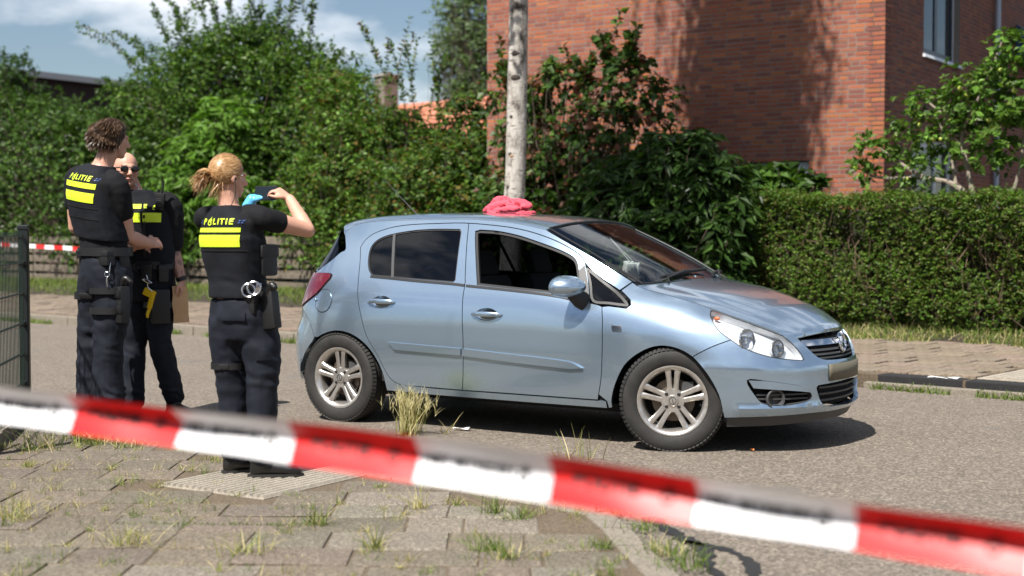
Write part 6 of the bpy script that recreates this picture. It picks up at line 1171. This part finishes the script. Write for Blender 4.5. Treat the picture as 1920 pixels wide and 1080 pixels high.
ho = pouch(wo, tc(.172, -.085, .90), (.085, .065, .20), -.5, 'holster', None, -.12, False); limb(MB(), [tc(.165, -.10, .99), tc(.185, -.11, 1.03), tc(.20, -.12, 1.02)], [.02, .022, .018]).build('pistol_grip', M_BOOT, ho, True)
pouch(wo, tc(.118, .02, 1.16), (.10, .13, .17), -.5, 'chest_pouch')
strap(wo, tc(-.073, .058, .595), .094, .094, .035); pouch(wo, tc(-.082, -.036, .595), (.05, .012, .03), 0, 'buckle', None, 0, False)
V, F = grid2(-.065, .065, -.035, .035, 10, 4); tb = bvh_of(wo.children[[c.name.split('.')[0] for c in wo.children].index('trousers')].data)
for (cx, cz, w_, h_) in ((-.015, .87, .13, .045), (.135, .66, .075, .045)): V, F = grid2(-w_/2, w_/2, -h_/2, h_/2, 8, 4); decal('pocket_flap', V, F, tc(cx, 0, cz), (1, 0, 0), up, tb, M_TROU, wo, .008, (0, -1, 0))
# hair: strands drawn back into a bun
rng = np.random.default_rng(5); BL = [(.40, .22, .085), (.48, .28, .12), (.30, .15, .055), (.58, .37, .18), (.22, .105, .035)]
Rn = np.array(hR); rad = np.array((.080, .100, .098))*.96; bunp = hp(-.012, -.105, .012)
cap = MB(); cap.ell(hp(0, -.016, .030), (.0785*.97, .0975*.97, .092*.97), 20, 14, hR); hair = link('hair', np_mesh('hair', *(lambda m: (np.array([v.co[:] for v in m.vertices]), [list(p.vertices) for p in m.polygons]))(cap.mesh('c')), smooth=True, col=np.tile(np.array(BL[2])*.8, (len(cap.mesh('c').vertices), 1))), M_HAIR, wo)
n = 5200; q = unit(rng.standard_normal((n*3, 3))); q = q[(q[:, 1] < .62-.55*np.clip(-q[:, 2], 0, 1)) & (q[:, 2] > -.62)][:n]; qb = unit((bunp-hp(0, -.012, .028)) @ Rn/rad); V = []; n = len(q); seg = 7; sdv = None
for k in range(seg+1):
    s = k/seg; a = unit(q*(1-s)+qb*s+rng.normal(0, .02, (n, 3))*.12); lift = 1.02+.07*math.sin(s*math.pi)*rng.uniform(.2, 1, (n, 1)); P = hp(0, -.012, .028)+((a*rad*lift) @ Rn.T)
    if sdv is None: sdv = unit(np.cross(a-qb, a+rng.standard_normal((n, 3))*.05)) @ Rn.T
    V += [P-sdv*.0016, P+sdv*.0016]
V = np.stack(V, 1).reshape(-1, 3); b = (np.arange(n)*2*(seg+1))[:, None]; F = np.concatenate([b+np.array((2*k, 2*k+1, 2*k+3, 2*k+2)) for k in range(seg)], 0); C = np.repeat(np.array(BL)[rng.integers(0, 5, n)]*rng.uniform(.7, 1.3, (n, 1)), 2*(seg+1), 0); link('hair_strands', np_mesh('hair_strands', V, F, col=C, smooth=True), M_HAIR, hair)
bc = bunp+np.array((-.028, -.015, -.022)); n = 900; th = rng.uniform(0, 6.28, n); ph = rng.uniform(0, 6.28, n); V = []; seg = 8; base_ax = rng.standard_normal((n, 3))*.25
for k in range(seg+1):
    t = th+k/seg*2.2; rr_ = .026+.014*np.cos(ph+k*.2); P = bc+np.stack([np.cos(t)*rr_*.95, np.sin(ph+k*.2)*.020+rng.normal(0, .0008, n), np.sin(t)*rr_*1.1], 1); V += [P-np.array((.0, .0018, .0012)), P+np.array((.0, .0018, .0012))]
V = np.stack(V, 1).reshape(-1, 3); b = (np.arange(n)*2*(seg+1))[:, None]; F = np.concatenate([b+np.array((2*k, 2*k+1, 2*k+3, 2*k+2)) for k in range(seg)], 0); C = np.repeat(np.array(BL)[rng.integers(0, 5, n)]*rng.uniform(.7, 1.3, (n, 1)), 2*(seg+1), 0); link('bun', np_mesh('bun', V, F, col=C, smooth=True), M_HAIR, hair)
n = 420; P0 = bc+rng.normal(0, .014, (n, 3)); D = unit(np.array((-.6, -.1, -.5))+rng.normal(0, .28, (n, 3))); V, F, C = strands(P0, D, .075, .0016, .2, BL, rng, 5, .8); m_ = 110; P1 = hp(0, -.06, -.03)+rng.normal(0, .02, (m_, 3)); V2, F2, C2 = strands(P1, unit(np.array((-.3, -.3, -1))+rng.normal(0, .25, (m_, 3))), .09, .0013, .3, BL, rng, 5, .4); link('loose_strands', np_mesh('loose_strands', np.vstack([V, V2]), np.vstack([F, F2+len(V)]), col=np.vstack([C, C2])), M_HAIR, hair)
ear = hp(.079, -.004, -.012); MB().ell(ear+r*.0, (.008, .009, .011), 8, 6).tube(smoothpoly([ear, ear+tc(.006, -.02, -.05), ear+tc(.0, -.02, -.10), ear+tc(-.03, -.03, -.17)], 5), .0022, 6).build('earpiece', M_NYL, wo, True)
ph = MB().box((0, 0, 0), (.158, .010, .078), bev=.004).build('phone', M_NYL, None, True); ph.location = (WX+.085, WY+.285, 1.508); ph.rotation_euler = (math.radians(-6), 0, math.radians(-34)); tag(ph, 'black phone held up sideways by the blond police officer', 'phone'); MB().box((0, -.0056, 0), (.146, .001, .068)).build('screen', mat('phone_screen', (.01, .014, .018), .08), ph)

wo.scale = (.98, .98, .972)
# ------------------------------------------------------------------ the tall man seen from behind
MX, MY = -2.725, 9.15
ma = empty('person', (MX, MY, 0), 0, 'tall police officer with wavy brown hair standing with his back turned', 'person')
r, f = frame(38); roll = .14; r = np.array((r[0], r[1], -roll)); r /= np.linalg.norm(r); upb = np.cross(r, f); hr, hf = frame(52)
T_ = [(tc(.035, .03, .98), .172, .135), (tc(.035, .03, 1.06), .182, .140), (tc(.030, .03, 1.15), .178, .128), (tc(.015, .03, 1.26), .176, .124), (tc(-.005, .02, 1.40), .190, .130), (tc(-.018, .01, 1.54), .205, .138), (tc(-.020, .0, 1.64), .205, .120), (tc(-.010, .0, 1.705), .150, .090), (tc(.020, .0, 1.745), .070, .065)]
sR = tc(.150, -.075, 1.60); eR = tc(.182, .03, 1.275); wR = tc(.285, .20, 1.225); sL = tc(-.190, .12, 1.655); eL = tc(-.218, .20, 1.34); wL = tc(-.10, .36, 1.22)
hc = tc(.085, .025, 1.915)
sk = MB(); rings(sk, [(c, r, f, a*.9, b*.9) for c, a, b in T_]); limb(sk, [tc(.015, .005, 1.70), tc(.045, .012, 1.78), tc(.075, .018, 1.86)], [.072, .064, .064]); hp, hR = head_vol(sk, hc, hf, 1.08, 1.05, .12)
limb(sk, [sR, sR*.5+eR*.5, eR], [.066, .060, .047]); limb(sk, [eR, eR*.65+wR*.35, wR], [.048, .050, .034]); hand(sk, wR, (.35, .75, .10), (-.5, .2, -.4), (-.3, .1, .9), .7, 1.08)
limb(sk, [sL, sL*.5+eL*.5, eL], [.064, .056, .044]); limb(sk, [eL, wL], [.046, .033]); hand(sk, wL, (.7, .4, .05), (.2, -.5, -.6), (.2, -.2, .9), .8, 1.05)
limb(sk, [tc(-.045, .07, 1.0), tc(-.088, .08, .60), tc(-.10, .08, .12)], [.075, .05, .038]); limb(sk, [tc(.10, -.01, 1.0), tc(.065, -.02, .60), tc(.058, -.02, .12)], [.075, .05, .038])
me = remesh(sk, .0075, 'body', 4); skin_colors(me, (.54, .30, .215)); link('body', me, M_SKIN, ma)
sh = MB(); rings(sh, [(c, r, f, a+.006, b+.006) for c, a, b in T_[2:-1]]); mid = sR+(eR-sR)*.52; limb(sh, [tc(.06, -.02, 1.66), sR, mid], [.074, .078, .073]); midl = sL+(eL-sL)*.5; limb(sh, [tc(-.10, .06, 1.68), sL, midl], [.070, .074, .070]); link('shirt', remesh(sh, .009, 'shirt', 5, wrinkle(.006)), M_SHIRT, ma)
vs = MB(); rings(vs, [(c, r, f, a+da, b+.022) for (c, a, b), da in zip(T_[3:], (.016, .010, -.004, -.018, -.012, .02))], 24, 2.8); vme = remesh(vs, .009, 'vest', 5, wrinkle(.005, 6, 5, ((1.3, .06, .7),))); vest = link('vest', vme, M_VEST, ma); bv = bvh_of(vme)
lettering(vest, tc(.002, 0, 1.658), r, upb, bv, .225, -f)
for (z0, z1) in ((.005, .040), (-.085, -.022)): V, F = grid2(-.150, .150, z0, z1, 22, 4); decal('reflective_band', V, F, tc(-.018, 0, 1.592), r, upb, bv, M_HIVIS, vest, .004, -f)
for z in (1.47, 1.40): V, F = grid2(-.15, .15, -.003, .003, 20, 1); decal('vest_seam', V, F, tc(-.01, 0, z), r, upb, bv, M_NYL, vest, .004, -f)
trm = MB(); rings(trm, [(c, r, f, a+.012, b+.012) for c, a, b in T_[:3]]); rings(trm, [(tc(.035, .03, .90), r, f, .165, .130), (tc(.035, .03, .98), r, f, .185, .147)])
limb(trm, [tc(-.045, .07, 1.02), tc(-.062, .08, .84), tc(-.088, .08, .60), tc(-.10, .08, .40), tc(-.100, .08, .22)], [.115, .112, .088, .082, .092], 16); limb(trm, [tc(.105, -.01, 1.02), tc(.095, -.02, .84), tc(.065, -.02, .60), tc(.055, -.02, .40), tc(.058, -.02, .20)], [.125, .122, .105, .098, .108], 16)
link('trousers', remesh(trm, .010, 'trousers', 6, wrinkle(.012, 7, 6, ((.58, .12, .5), (.25, .07, .9)))), M_TROU, ma)
boot(ma, tc(-.10, .08, 0), (.5, .8), 1.1, .22); boot(ma, tc(.055, -.02, 0), (.6, .75), 1.1, .22)
belt(ma, tc(.033, .03, 1.175), r*np.array((1, 1, 0)), f, .195, .148, .055)
pouch(ma, tc(.075, -.115, 1.135), (.12, .07, .10), -.6, 'pouch'); pouch(ma, tc(.165, -.045, 1.13), (.08, .07, .12), -.9, 'pouch'); pouch(ma, tc(-.10, .0, 1.16), (.09, .05, .06), .2, 'pouch')
ho = pouch(ma, tc(.155, -.085, .83), (.14, .075, .24), -.7, 'holster', None, 0, False); pouch(ho, tc(.155, -.125, .80), (.10, .03, .05), -.7, 'holster_clip', M_BOOT, 0, False); pouch(ho, tc(.15, -.125, .90), (.09, .03, .05), -.7, 'holster_clip', M_BOOT, 0, False); limb(MB(), [tc(.17, -.09, .95), tc(.20, -.10, 1.0), tc(.235, -.11, .98)], [.022, .024, .018]).build('pistol_grip', M_BOOT, ho, True)
strap(ma, tc(.075, -.02, .79), .122, .125, .045); strap(ma, tc(.08, -.02, .92), .128, .13, .04); strap(ma, tc(-.062, .08, .885), .118, .118, .05); pouch(ma, tc(-.075, -.04, .885), (.09, .02, .035), 0, 'buckle', M_BOOT, 0, False)
kc = MB(); th = np.linspace(0, 2*np.pi, 16, endpoint=False); kc.tube(np.stack([.10+np.cos(th)*.016, np.full(16, -.165), 1.03+np.sin(th)*.016], 1), .0025, 6, closed=True).tube(smoothpoly([(.10, -.165, 1.02), (.098, -.165, .98), (.10, -.162, .95)], 4), .004, 6).tube(smoothpoly([(.115, -.16, 1.045), (.118, -.158, 1.08), (.12, -.15, 1.11)], 4), .0035, 6).build('key_ring', M_STEEL, ma, True)
rng = np.random.default_rng(8); BR = [(.095, .052, .028), (.13, .075, .042), (.07, .038, .02), (.17, .105, .062), (.05, .027, .015)]; Rn = np.array(hR); rad = np.array((.085, .106, .100))*1.08; hcn = hp(0, -.012, .030)
cap = MB(); cap.ell(hp(0, -.018, .034), (.083*1.06, .102*1.06, .094*1.06), 20, 14, hR); cm = cap.mesh('c'); hair = link('hair', np_mesh('hair', np.array([v.co[:] for v in cm.vertices]), [list(p.vertices) for p in cm.polygons], smooth=True, col=np.tile(np.array(BR[2])*.7, (len(cm.vertices), 1))), M_HAIR, ma)
n = 7500; q = unit(rng.standard_normal((n*3, 3))); q = q[(q[:, 1] < .66-.8*np.clip(-q[:, 2], 0, 1)) & (q[:, 2] > -.70)][:n]; n = len(q); P0 = hcn+(q*rad*.97) @ Rn.T
tang = np.stack([q[:, 0]*.4+.75*np.sin(q[:, 2]*7+q[:, 0]*5), -.45-.45*np.cos(q[:, 0]*7+q[:, 2]*4), -.75+0*q[:, 0]], 1); D = unit((q*.38+tang*.95) @ Rn.T); V, F, C = strands(P0, D, .066, .0022, .13, BR, rng, 6, .35, hug_fn(hcn, hR, rad*1.01)); link('hair_locks', np_mesh('hair_locks', V, F, col=C, smooth=True), M_HAIR, hair)
# ------------------------------------------------------------------ the bald man facing the camera
BX, BY = -2.545, 9.72
ba = empty('person', (BX, BY, 0), 0, 'bald police officer in sunglasses facing the camera with a tattooed arm', 'person')
r, f = frame(172); hr, hf = frame(150)
T_ = [(tc(.0, .0, .90), .165, .125), (tc(.0, .0, .98), .175, .132), (tc(.0, 0, 1.08), .178, .128), (tc(-.005, 0, 1.20), .180, .128), (tc(-.010, 0, 1.33), .190, .135), (tc(-.015, .0, 1.44), .195, .138), (tc(-.03, .0, 1.51), .185, .112), (tc(-.055, -.01, 1.56), .135, .090), (tc(-.08, -.02, 1.60), .085, .075)]
sLi = tc(.160, -.01, 1.475); eLi = tc(.165, .03, 1.17); wLi = tc(.232, -.03, .975); sRi = tc(-.20, .02, 1.475); eRi = tc(-.22, -.02, 1.17); wRi = tc(-.06, -.20, 1.20)
hc = tc(-.138, -.06, 1.735)
sk = MB(); rings(sk, [(c, r, f, a*.9, b*.9) for c, a, b in T_]); limb(sk, [tc(-.085, -.01, 1.54), tc(-.11, -.03, 1.62), tc(-.13, -.05, 1.68)], [.068, .064, .062]); hp, hR = head_vol(sk, hc, hf, 1.07, 1.06, .02)
limb(sk, [sLi, sLi*.5+eLi*.5, eLi], [.064, .058, .046]); limb(sk, [eLi, eLi*.6+wLi*.4, wLi], [.047, .047, .031]); hand(sk, wLi, (.22, -.12, -.95), (-.8, .2, -.15), (.1, -.95, .0), .75, 1.02)
limb(sk, [sRi, eRi], [.062, .045]); limb(sk, [eRi, wRi], [.046, .032]); hand(sk, wRi, (.8, -.2, .1), (0, -.3, -.9), (0, -.5, .8), .6, 1.0)
limb(sk, [tc(-.085, .02, .9), tc(-.11, .0, .52), tc(-.12, .0, .12)], [.075, .05, .038]); limb(sk, [tc(.08, .02, .9), tc(.08, -.04, .56), tc(.158, .03, .14)], [.075, .05, .036])
me = remesh(sk, .0065, 'body', 3, None, .4)
fr_, ur_ = np.array(hR)[:, 1], np.array(hR)[:, 2]; rr_ = np.array(hR)[:, 0]
def paint(co, C):
    q = (co-hc)/1.07; x, y, z = q @ rr_, q @ fr_, q @ ur_; lip = (np.abs(x) < .024) & (y > .075) & (np.abs(z+.060) < .010); C[lip, :3] = (.36, .15, .12); beard = (y > .0) & (z < -.035) & (z > -.13) & ~lip & (np.abs(x) < .075); C[beard, :3] = C[beard, :3]*np.array((.80, .76, .74))
    line = (np.abs(x) < .022) & (y > .08) & (np.abs(z+.0612) < .0028); C[line, :3] = (.10, .04, .035); brow = (np.abs(np.abs(x)-.034) < .02) & (y > .06) & (np.abs(z-.028) < .006); C[brow, :3] = (.16, .09, .06)
    tat = (co[:, 0] > .12) & (co[:, 2] < 1.2) & (co[:, 2] > .96) & (co[:, 1] < .2)
    for i in np.where(tat)[0]:
        v = mnoise.noise(Vector((co[i, 0]*38, co[i, 1]*38, co[i, 2]*26))); C[i, :3] *= (.42, .46, .52) if v > .05 else (.8, .8, .82)
skin_colors(me, (.55, .30, .215), paint); link('body', me, M_SKIN, ba)
sh = MB(); rings(sh, [(c, r, f, a+.006, b+.006) for c, a, b in T_[1:-1]]); limb(sh, [tc(.08, 0, 1.52), sLi, sLi+(eLi-sLi)*.8], [.078, .086, .076]); limb(sh, [tc(-.12, 0, 1.52), sRi, sRi+(eRi-sRi)*.6], [.075, .084, .078]); link('shirt', remesh(sh, .009, 'shirt', 5, wrinkle(.006)), M_SHIRT, ba)
vs = MB(); rings(vs, [(c, r, f, a+da, b+.024) for (c, a, b), da in zip(T_[2:], (.014, .016, .008, -.008, -.02, -.012, .02))], 24, 2.8); vme = remesh(vs, .009, 'vest', 5, wrinkle(.005)); vest = link('vest', vme, M_VEST, ba); bv = bvh_of(vme)
ib = np.array((1., 0, 0))   # image right
for (x0, x1, z0, z1) in ((-.13, .005, .030, .062), (.020, .042, .030, .062), (-.13, .0, -.062, .002), (.015, .135, -.062, .002)): V, F = grid2(x0, x1, z0, z1, 12, 4); decal('reflective_band', V, F, tc(-.015, 0, 1.435), ib, up, bv, M_HIVIS, vest, .004, -np.array((0, 1., 0)))
V, F = emblem2(.022); decal('emblem', V, F, tc(.075, 0, 1.475), ib, up, bv, M_HIVIS, vest, .004, -np.array((0, 1., 0)))
V, F = grid2(-.008, .008, -.2, .14, 2, 14); decal('zip', V, F, tc(.010, 0, 1.33), ib, up, bv, M_NYL, vest, .004, -np.array((0, 1., 0)))
trm = MB(); rings(trm, [(c, r, f, a+.012, b+.012) for c, a, b in T_[:3]]); rings(trm, [(tc(0, 0, .82), r, f, .155, .125), (tc(0, 0, .90), r, f, .178, .138)])
limb(trm, [tc(-.085, .02, .93), tc(-.10, .0, .76), tc(-.11, .0, .52), tc(-.12, .0, .30), tc(-.12, .0, .12)], [.108, .105, .085, .078, .082], 16); limb(trm, [tc(.082, .02, .93), tc(.075, .0, .76), tc(.080, -.04, .56), tc(.128, -.01, .32), tc(.158, .03, .15)], [.112, .110, .088, .078, .080], 16)
link('trousers', remesh(trm, .010, 'trousers', 6, wrinkle(.012, 7, 6, ((.55, .1, .5), (.2, .07, .8)))), M_TROU, ba)
boot(ba, tc(.158, .03, 0), (.75, -.55), 1.05, .19); boot(ba, tc(-.12, .0, 0), (-.1, -1), 1.05, .19)
belt(ba, tc(0, 0, 1.075), r, f, .195, .150, .055); pouch(ba, tc(.03, -.165, 1.03), (.07, .06, .11), .1); pouch(ba, tc(.125, -.12, 1.02), (.07, .07, .12), .5)
MB().tube([tc(-.03, -.20, 1.06), tc(-.035, -.235, 1.055)], [.020, .022], 14).build('torch', M_STEEL, ba, True); MB().tube([tc(.005, -.18, .985), tc(.05, -.205, .965), tc(.075, -.21, .955)], [.012, .014, .004], 10).build('metal_clip', M_STEEL, ba, True)
ho = pouch(ba, tc(.105, -.115, .79), (.13, .07, .24), .35, 'holster', None, 0, False); strap(ba, tc(.078, -.01, .80), .118, .118, .045)
M_YEL = mat('yellow_plastic', (.80, .52, .01), .4); tz = MB(); tz.box((.045, -.165, .885), (.085, .035, .055), Matrix.Rotation(.45, 3, 'Y'), bev=.010); tz.box((.055, -.165, .825), (.035, .032, .10), Matrix.Rotation(.25, 3, 'Y'), bev=.008); tz.tube([tc(.045, -.165, .78), tc(.030, -.165, .74), tc(.028, -.162, .715)], [.012, .012, .009], 8); tz.build('stun_gun', M_YEL, ba, True)
MB().tube(smoothpoly([tc(.03, -.19, 1.02), tc(.045, -.20, .97), tc(.04, -.19, .93), tc(.07, -.19, .90)], 6), .003, 6).build('lanyard', M_STEEL, ba, True)
rd = MB().box((.118, -.135, 1.515), (.058, .040, .12), Matrix.Rotation(.12, 3, 'Y'), bev=.006).tube([tc(.130, -.135, 1.57), tc(.142, -.135, 1.66)], .0075, 8).tube([tc(.105, -.135, 1.57), tc(.107, -.135, 1.60)], .008, 8).build('radio', M_BOOT, ba, True); V = MB()
for k in range(5): V.box((.116-.001*k, -.157, 1.485+.012*k), (.036, .003, .005))
V.build('radio_grille', M_DGREY, rd)
M_SHADE = mat('sunglass_lens', (.006, .006, .007), .06); gs = MB()
for s in (-1, 1): gs.ell(hp(s*.034, .098, .006), (.030, .009, .021), 16, 10, hR)
gl_ = gs.build('sunglasses', M_SHADE, ba, True); fm = MB().tube([hp(-.012, .108, .012), hp(0, .112, .013), hp(.012, .108, .012)], .004, 6)
for s in (-1, 1): fm.tube([hp(s*.062, .092, .014), hp(s*.076, .05, .014), hp(s*.080, -.01, .008)], .0042, 6)
fm.build('temples', M_NYL, gl_, True)
MB().tube(smoothpoly([hp(.075, .0, -.02), tc(-.055, -.10, 1.63), tc(-.04, -.11, 1.57)], 5), .003, 6).build('earpiece_wire', M_REFW, ba, True)
wt = MB().tube([wLi-np.array((.004, 0, -.016)), wLi+np.array((.004, 0, -.010))], .037, 18).build('watch', M_NYL, ba, True)
# paper bag in his hand
bx = MB(); w_, d_, h_ = .105, .055, .255; V = []
for z, k in ((0, 1.0), (.06, 1.0), (.13, 1.02), (.20, .98), (h_, .97)):
    for (x, y) in ((-1, -1), (0, -1.06), (1, -1), (1.0, 0), (1, 1), (0, 1), (-1, 1), (-.94, 0)): V.append((x*w_/2*k+.003*math.sin(z*40+x), y*d_/2*k*(1 if abs(y) > .5 else 1)+.002*math.sin(z*55+y*2), z))
F = [(i*8+j, i*8+(j+1) % 8, (i+1)*8+(j+1) % 8, (i+1)*8+j) for i in range(4) for j in range(8)]+[tuple(range(8))[::-1]]
M_BAG = mat('kraft_paper', (.56, .36, .19), .8); bump(M_BAG, noise(M_BAG, coord(M_BAG), 24, 5), .35, .02)
bag = bx.add(V, F).build('paper_bag', M_BAG, None, False); bag.location = (BX+.232, BY-.035, .675); bag.rotation_euler = (.03, -.04, .25); so = bag.modifiers.new('s', 'SOLIDIFY'); so.thickness = .0012; tag(bag, 'brown paper bag held by the bald police officer', 'bag')
# ================================================================== wire fence, barrier tapes, litter
M_GRN = mat('green_coated_steel', (.006, .018, .012), .5); M_POSTG = mat('dark_post', (.012, .016, .016), .4)
F0 = np.array((-3.26, 9.26)); F1 = np.array((-3.01, 7.92)); fd = (F1-F0)/np.linalg.norm(F1-F0); fl = float(np.linalg.norm(F1-F0)); fence = empty('wire_fence', (F0[0], F0[1], 0), math.atan2(fd[1], fd[0]), 'dark green welded wire fence with a square post at the left edge', 'fence')
MB().box((0, 0, .66), (.065, .065, 1.32), bev=.006).build('post', M_POSTG, fence); MB().box((0, 0, 1.335), (.074, .074, .035), bev=.008).build('post_cap', M_POSTG, fence)
MB().box((fl+.03, 0, .66), (.065, .065, 1.32), bev=.006).build('post', M_POSTG, fence)
vm = MB().tube([(0, 0, .06), (0, 0, 1.30)], .003, 6).mesh('upright_wire'); vm.materials.append(M_GRN); hm = MB().tube([(.04, 0, 0), (fl, 0, 0)], .0042, 6).mesh('cross_wire'); hm.materials.append(M_GRN)
for k in range(int(fl/.05)): o = link('upright_wire', vm, None, fence); o.location = (.06+.05*k, 0, 0)
for z in (.10, .30, .50, .70, .90, 1.10, 1.275):
    for y in (-.007, .007): o = link('cross_wire', hm, None, fence); o.location = (0, y, z)
for z in (.3, .7, 1.1): MB().box((.02, 0, z), (.05, .05, .03), bev=.004).build('clamp', M_POSTG, fence)
MB().box((.02, -.036, 1.285), (.05, .01, .012)).build('latch', M_STEEL, fence)
# foreground barrier tape: a creased ribbon with red and white blocks and print
M_TR = mat('tape_red', (.66, .018, .020), .42); M_TW = mat('tape_white', (.82, .82, .84), .42)
for m_ in (M_TR, M_TW):
    n, l, b = nodes(m_); tr = n.new('ShaderNodeBsdfTranslucent'); tr.inputs['Color'].default_value = b.inputs['Base Color'].default_value; ms = n.new('ShaderNodeMixShader'); ms.inputs['Fac'].default_value = .04; l.new(b.outputs['BSDF'], ms.inputs[1]); l.new(tr.outputs['BSDF'], ms.inputs[2]); l.new(ms.outputs['Shader'], n['Material Output'].inputs['Surface'])
A0 = np.array((-.96, 2.60, .972)); A1 = np.array((.70, 1.89, .856))
def tape(name, A, B, lam0, lam1, block, first, wid, label, fold=.55, tw=0.0, sag=.0, text=True, ph=0.0):
    root = empty(name, tuple(A), 0, label, 'tape'); d = B-A; L = np.linalg.norm(d); dh = d/L; up_ = np.array((0, 0, 1.)); up_ -= dh*(up_@dh); up_ /= np.linalg.norm(up_); out = np.cross(dh, up_); out = out if out[1] < 0 else -out     # towards the camera side
    k = int(np.floor((lam0-first)/block)); 
    def pt(l, s):   # l along, s in -1..1 across; crease in the middle, upper half tips over towards the camera
        w_ = wid/2; c = A+d*l-np.array((0, 0, sag*4*l*(1-l))); wob = .003*math.sin(l*23+s*2)+.002*math.sin(l*57); ang = fold+.10*math.sin(l*9+ph); ang2 = ang*(1.05 if s > 0 else .55)
        return c+up_*(s*w_*math.cos(ang2))+out*(abs(s)*w_*math.sin(ang2)+wob)-A
    while first+k*block < lam1:
        l0 = max(lam0, first+k*block); l1 = min(lam1, first+(k+1)*block); nx = max(2, int((l1-l0)*L/.02)); ny = 8; V = [pt(l0+(l1-l0)*i/nx, -1+2*j/ny) for i in range(nx+1) for j in range(ny+1)]; F = [(i*(ny+1)+j, (i+1)*(ny+1)+j, (i+1)*(ny+1)+j+1, i*(ny+1)+j+1) for i in range(nx) for j in range(ny)]
        o = link('tape_block', np_mesh('tape_block', np.array(V), F, smooth=True), M_TR if k % 2 == 0 else M_TW, root)
        if text and l1-l0 > block*.9:
            word = ('POLITIE', 'NIET BETREDEN')[k % 2]; V2, F2 = text_mesh(word, wid*.36 if k % 2 == 0 else wid*.26, wid*.012); x0, x1 = V2[:, 0].min(), V2[:, 0].max(); V2 = V2*min(1, block*L*.70/(x1-x0))
            W = []; cl_ = (l0+l1)/2-block*.12
            for x, y in V2: W.append(pt(cl_+x/L, (y-.004)/(wid/2))+out*.0012)
            link('print', np_mesh('print', np.array(W), F2), M_TAPEB, o)
            V2, F2 = emblem2(wid*.2); W = [pt(cl_+(x+block*L*.42)/L, (y-.006)/(wid/2))+out*.0012 for x, y in V2]; link('emblem', np_mesh('emblem', np.array(W), F2), M_TAPEB, o)
        k += 1
    return root
tape('barrier_tape', A0, A1, -.35, 1.30, .1297, .0985, .090, 'red and white barrier tape stretched across the foreground', .74, sag=-.007)
TA, TB = np.array((-9.6, 26.0, 1.12)), np.array((-6.9, 23.6, 1.03))
tape('barrier_tape', TA, TB, -.05, .98, .085, .02, .075, 'thin far red and white barrier tape behind the wire fence', .1, text=False)
# litter
M_PAPER = mat('white_paper', (.75, .75, .74), .8)
for (x, y, z, sx, sy, rz, lab) in ((-.335, 9.08, .006, .105, .05, -.2, 'scrap of white paper on the road under the car'), (*st(8.02, .22, .102)[:3], .24, .13, KANG+.1, 'sheet of white paper on the dark kerb strip at the right'), (1.42, 8.17, .005, .02, .014, .3, 'tiny orange leaf on the road below the front bumper')):
    V = [(i*sx/4-sx/2+.002*j, j*sy/3-sy/2+.006*math.sin(i), .004+.012*math.sin(i*1.3+j)*.5+.006) for i in range(5) for j in range(4)]; F = [(i*4+j, (i+1)*4+j, (i+1)*4+j+1, i*4+j+1) for i in range(4) for j in range(3)]
    o = link('paper_scrap' if 'paper' in lab else 'fallen_leaf', np_mesh('scrap', np.array(V), F, smooth=True), M_PAPER if 'paper' in lab else mat('orange_leaf', (.45, .14, .03), .8)); o.location = (x, y, z); o.rotation_euler = (0, 0, rz); tag(o, lab, 'paper' if 'paper' in lab else 'leaf'); o.modifiers.new('s', 'SOLIDIFY').thickness = .001

# crumpled cloth on the roof of the car: a low pile of rolled folds fused into one sheet-like mass
M_CLOTH = mat('coral_cloth', (.62, .075, .11), .85); bump(M_CLOTH, noise(M_CLOTH, coord(M_CLOTH), 420, 3), .15, .002)
rc = random.Random(12); cm_ = MB(); cm_.ell((-.01, 0, .018), (.165, .115, .040), 20, 10); cm_.ell((-.06, .0, .04), (.095, .09, .045), 16, 10); cm_.ell((.05, .01, .035), (.10, .08, .035), 16, 10)
for (p0, p1, p2, ra, rb_) in [((-.175, -.04, .03), (-.09, -.085, .062), (.03, -.07, .095), .020, .030), ((-.15, .02, .045), (-.07, -.03, .105), (.01, .0, .112), .018, .034), ((-.10, -.095, .018), (.0, -.11, .040), (.10, -.09, .045), .014, .022), ((.0, -.02, .11), (.06, -.045, .092), (.15, -.03, .062), .013, .026), ((-.04, -.06, .085), (.03, -.085, .072), (.12, -.075, .040), .011, .020), ((.02, .04, .105), (.08, .03, .095), (.165, .02, .07), .014, .026), ((.10, -.06, .062), (.155, -.04, .060), (.175, .0, .062), .016, .020), ((-.02, -.03, .118), (.0, -.07, .085), (.02, -.105, .05), .009, .013), ((.03, -.03, .10), (.055, -.07, .07), (.075, -.105, .035), .008, .012), ((-.07, -.02, .10), (-.065, -.06, .085), (-.05, -.10, .045), .009, .013), ((.08, -.115, .010), (.14, -.12, .016), (.20, -.10, .010), .007, .016), ((.13, -.10, .012), (.19, -.075, .020), (.215, -.05, .010), .007, .014), ((-.13, -.07, .035), (-.12, -.10, .02), (-.06, -.125, .012), .010, .018)]:
    pth = smoothpoly([p0, p1, p2], 7); k = len(pth); e = np.sin(np.linspace(.25, np.pi-.25, k))**.5; cm_.tube(pth, np.stack([ra*e, rb_*e], 1), 10)
clm = remesh(cm_, .0045, 'red_cloth', 3, lambda c: .0035*mnoise.noise(Vector((c.x*40, c.y*40, c.z*40)))-.006*abs(mnoise.noise(Vector((c.x*22+c.z*30, c.y*9, c.z*24)))), .4)
clo = link('red_cloth', clm, M_CLOTH); clo.location = carw(.845, -.02, 1.424); clo.rotation_euler = (0, 0, -CAR_A+.30); tag(clo, 'crumpled coral red cloth lying on the roof of the blue car', 'cloth')
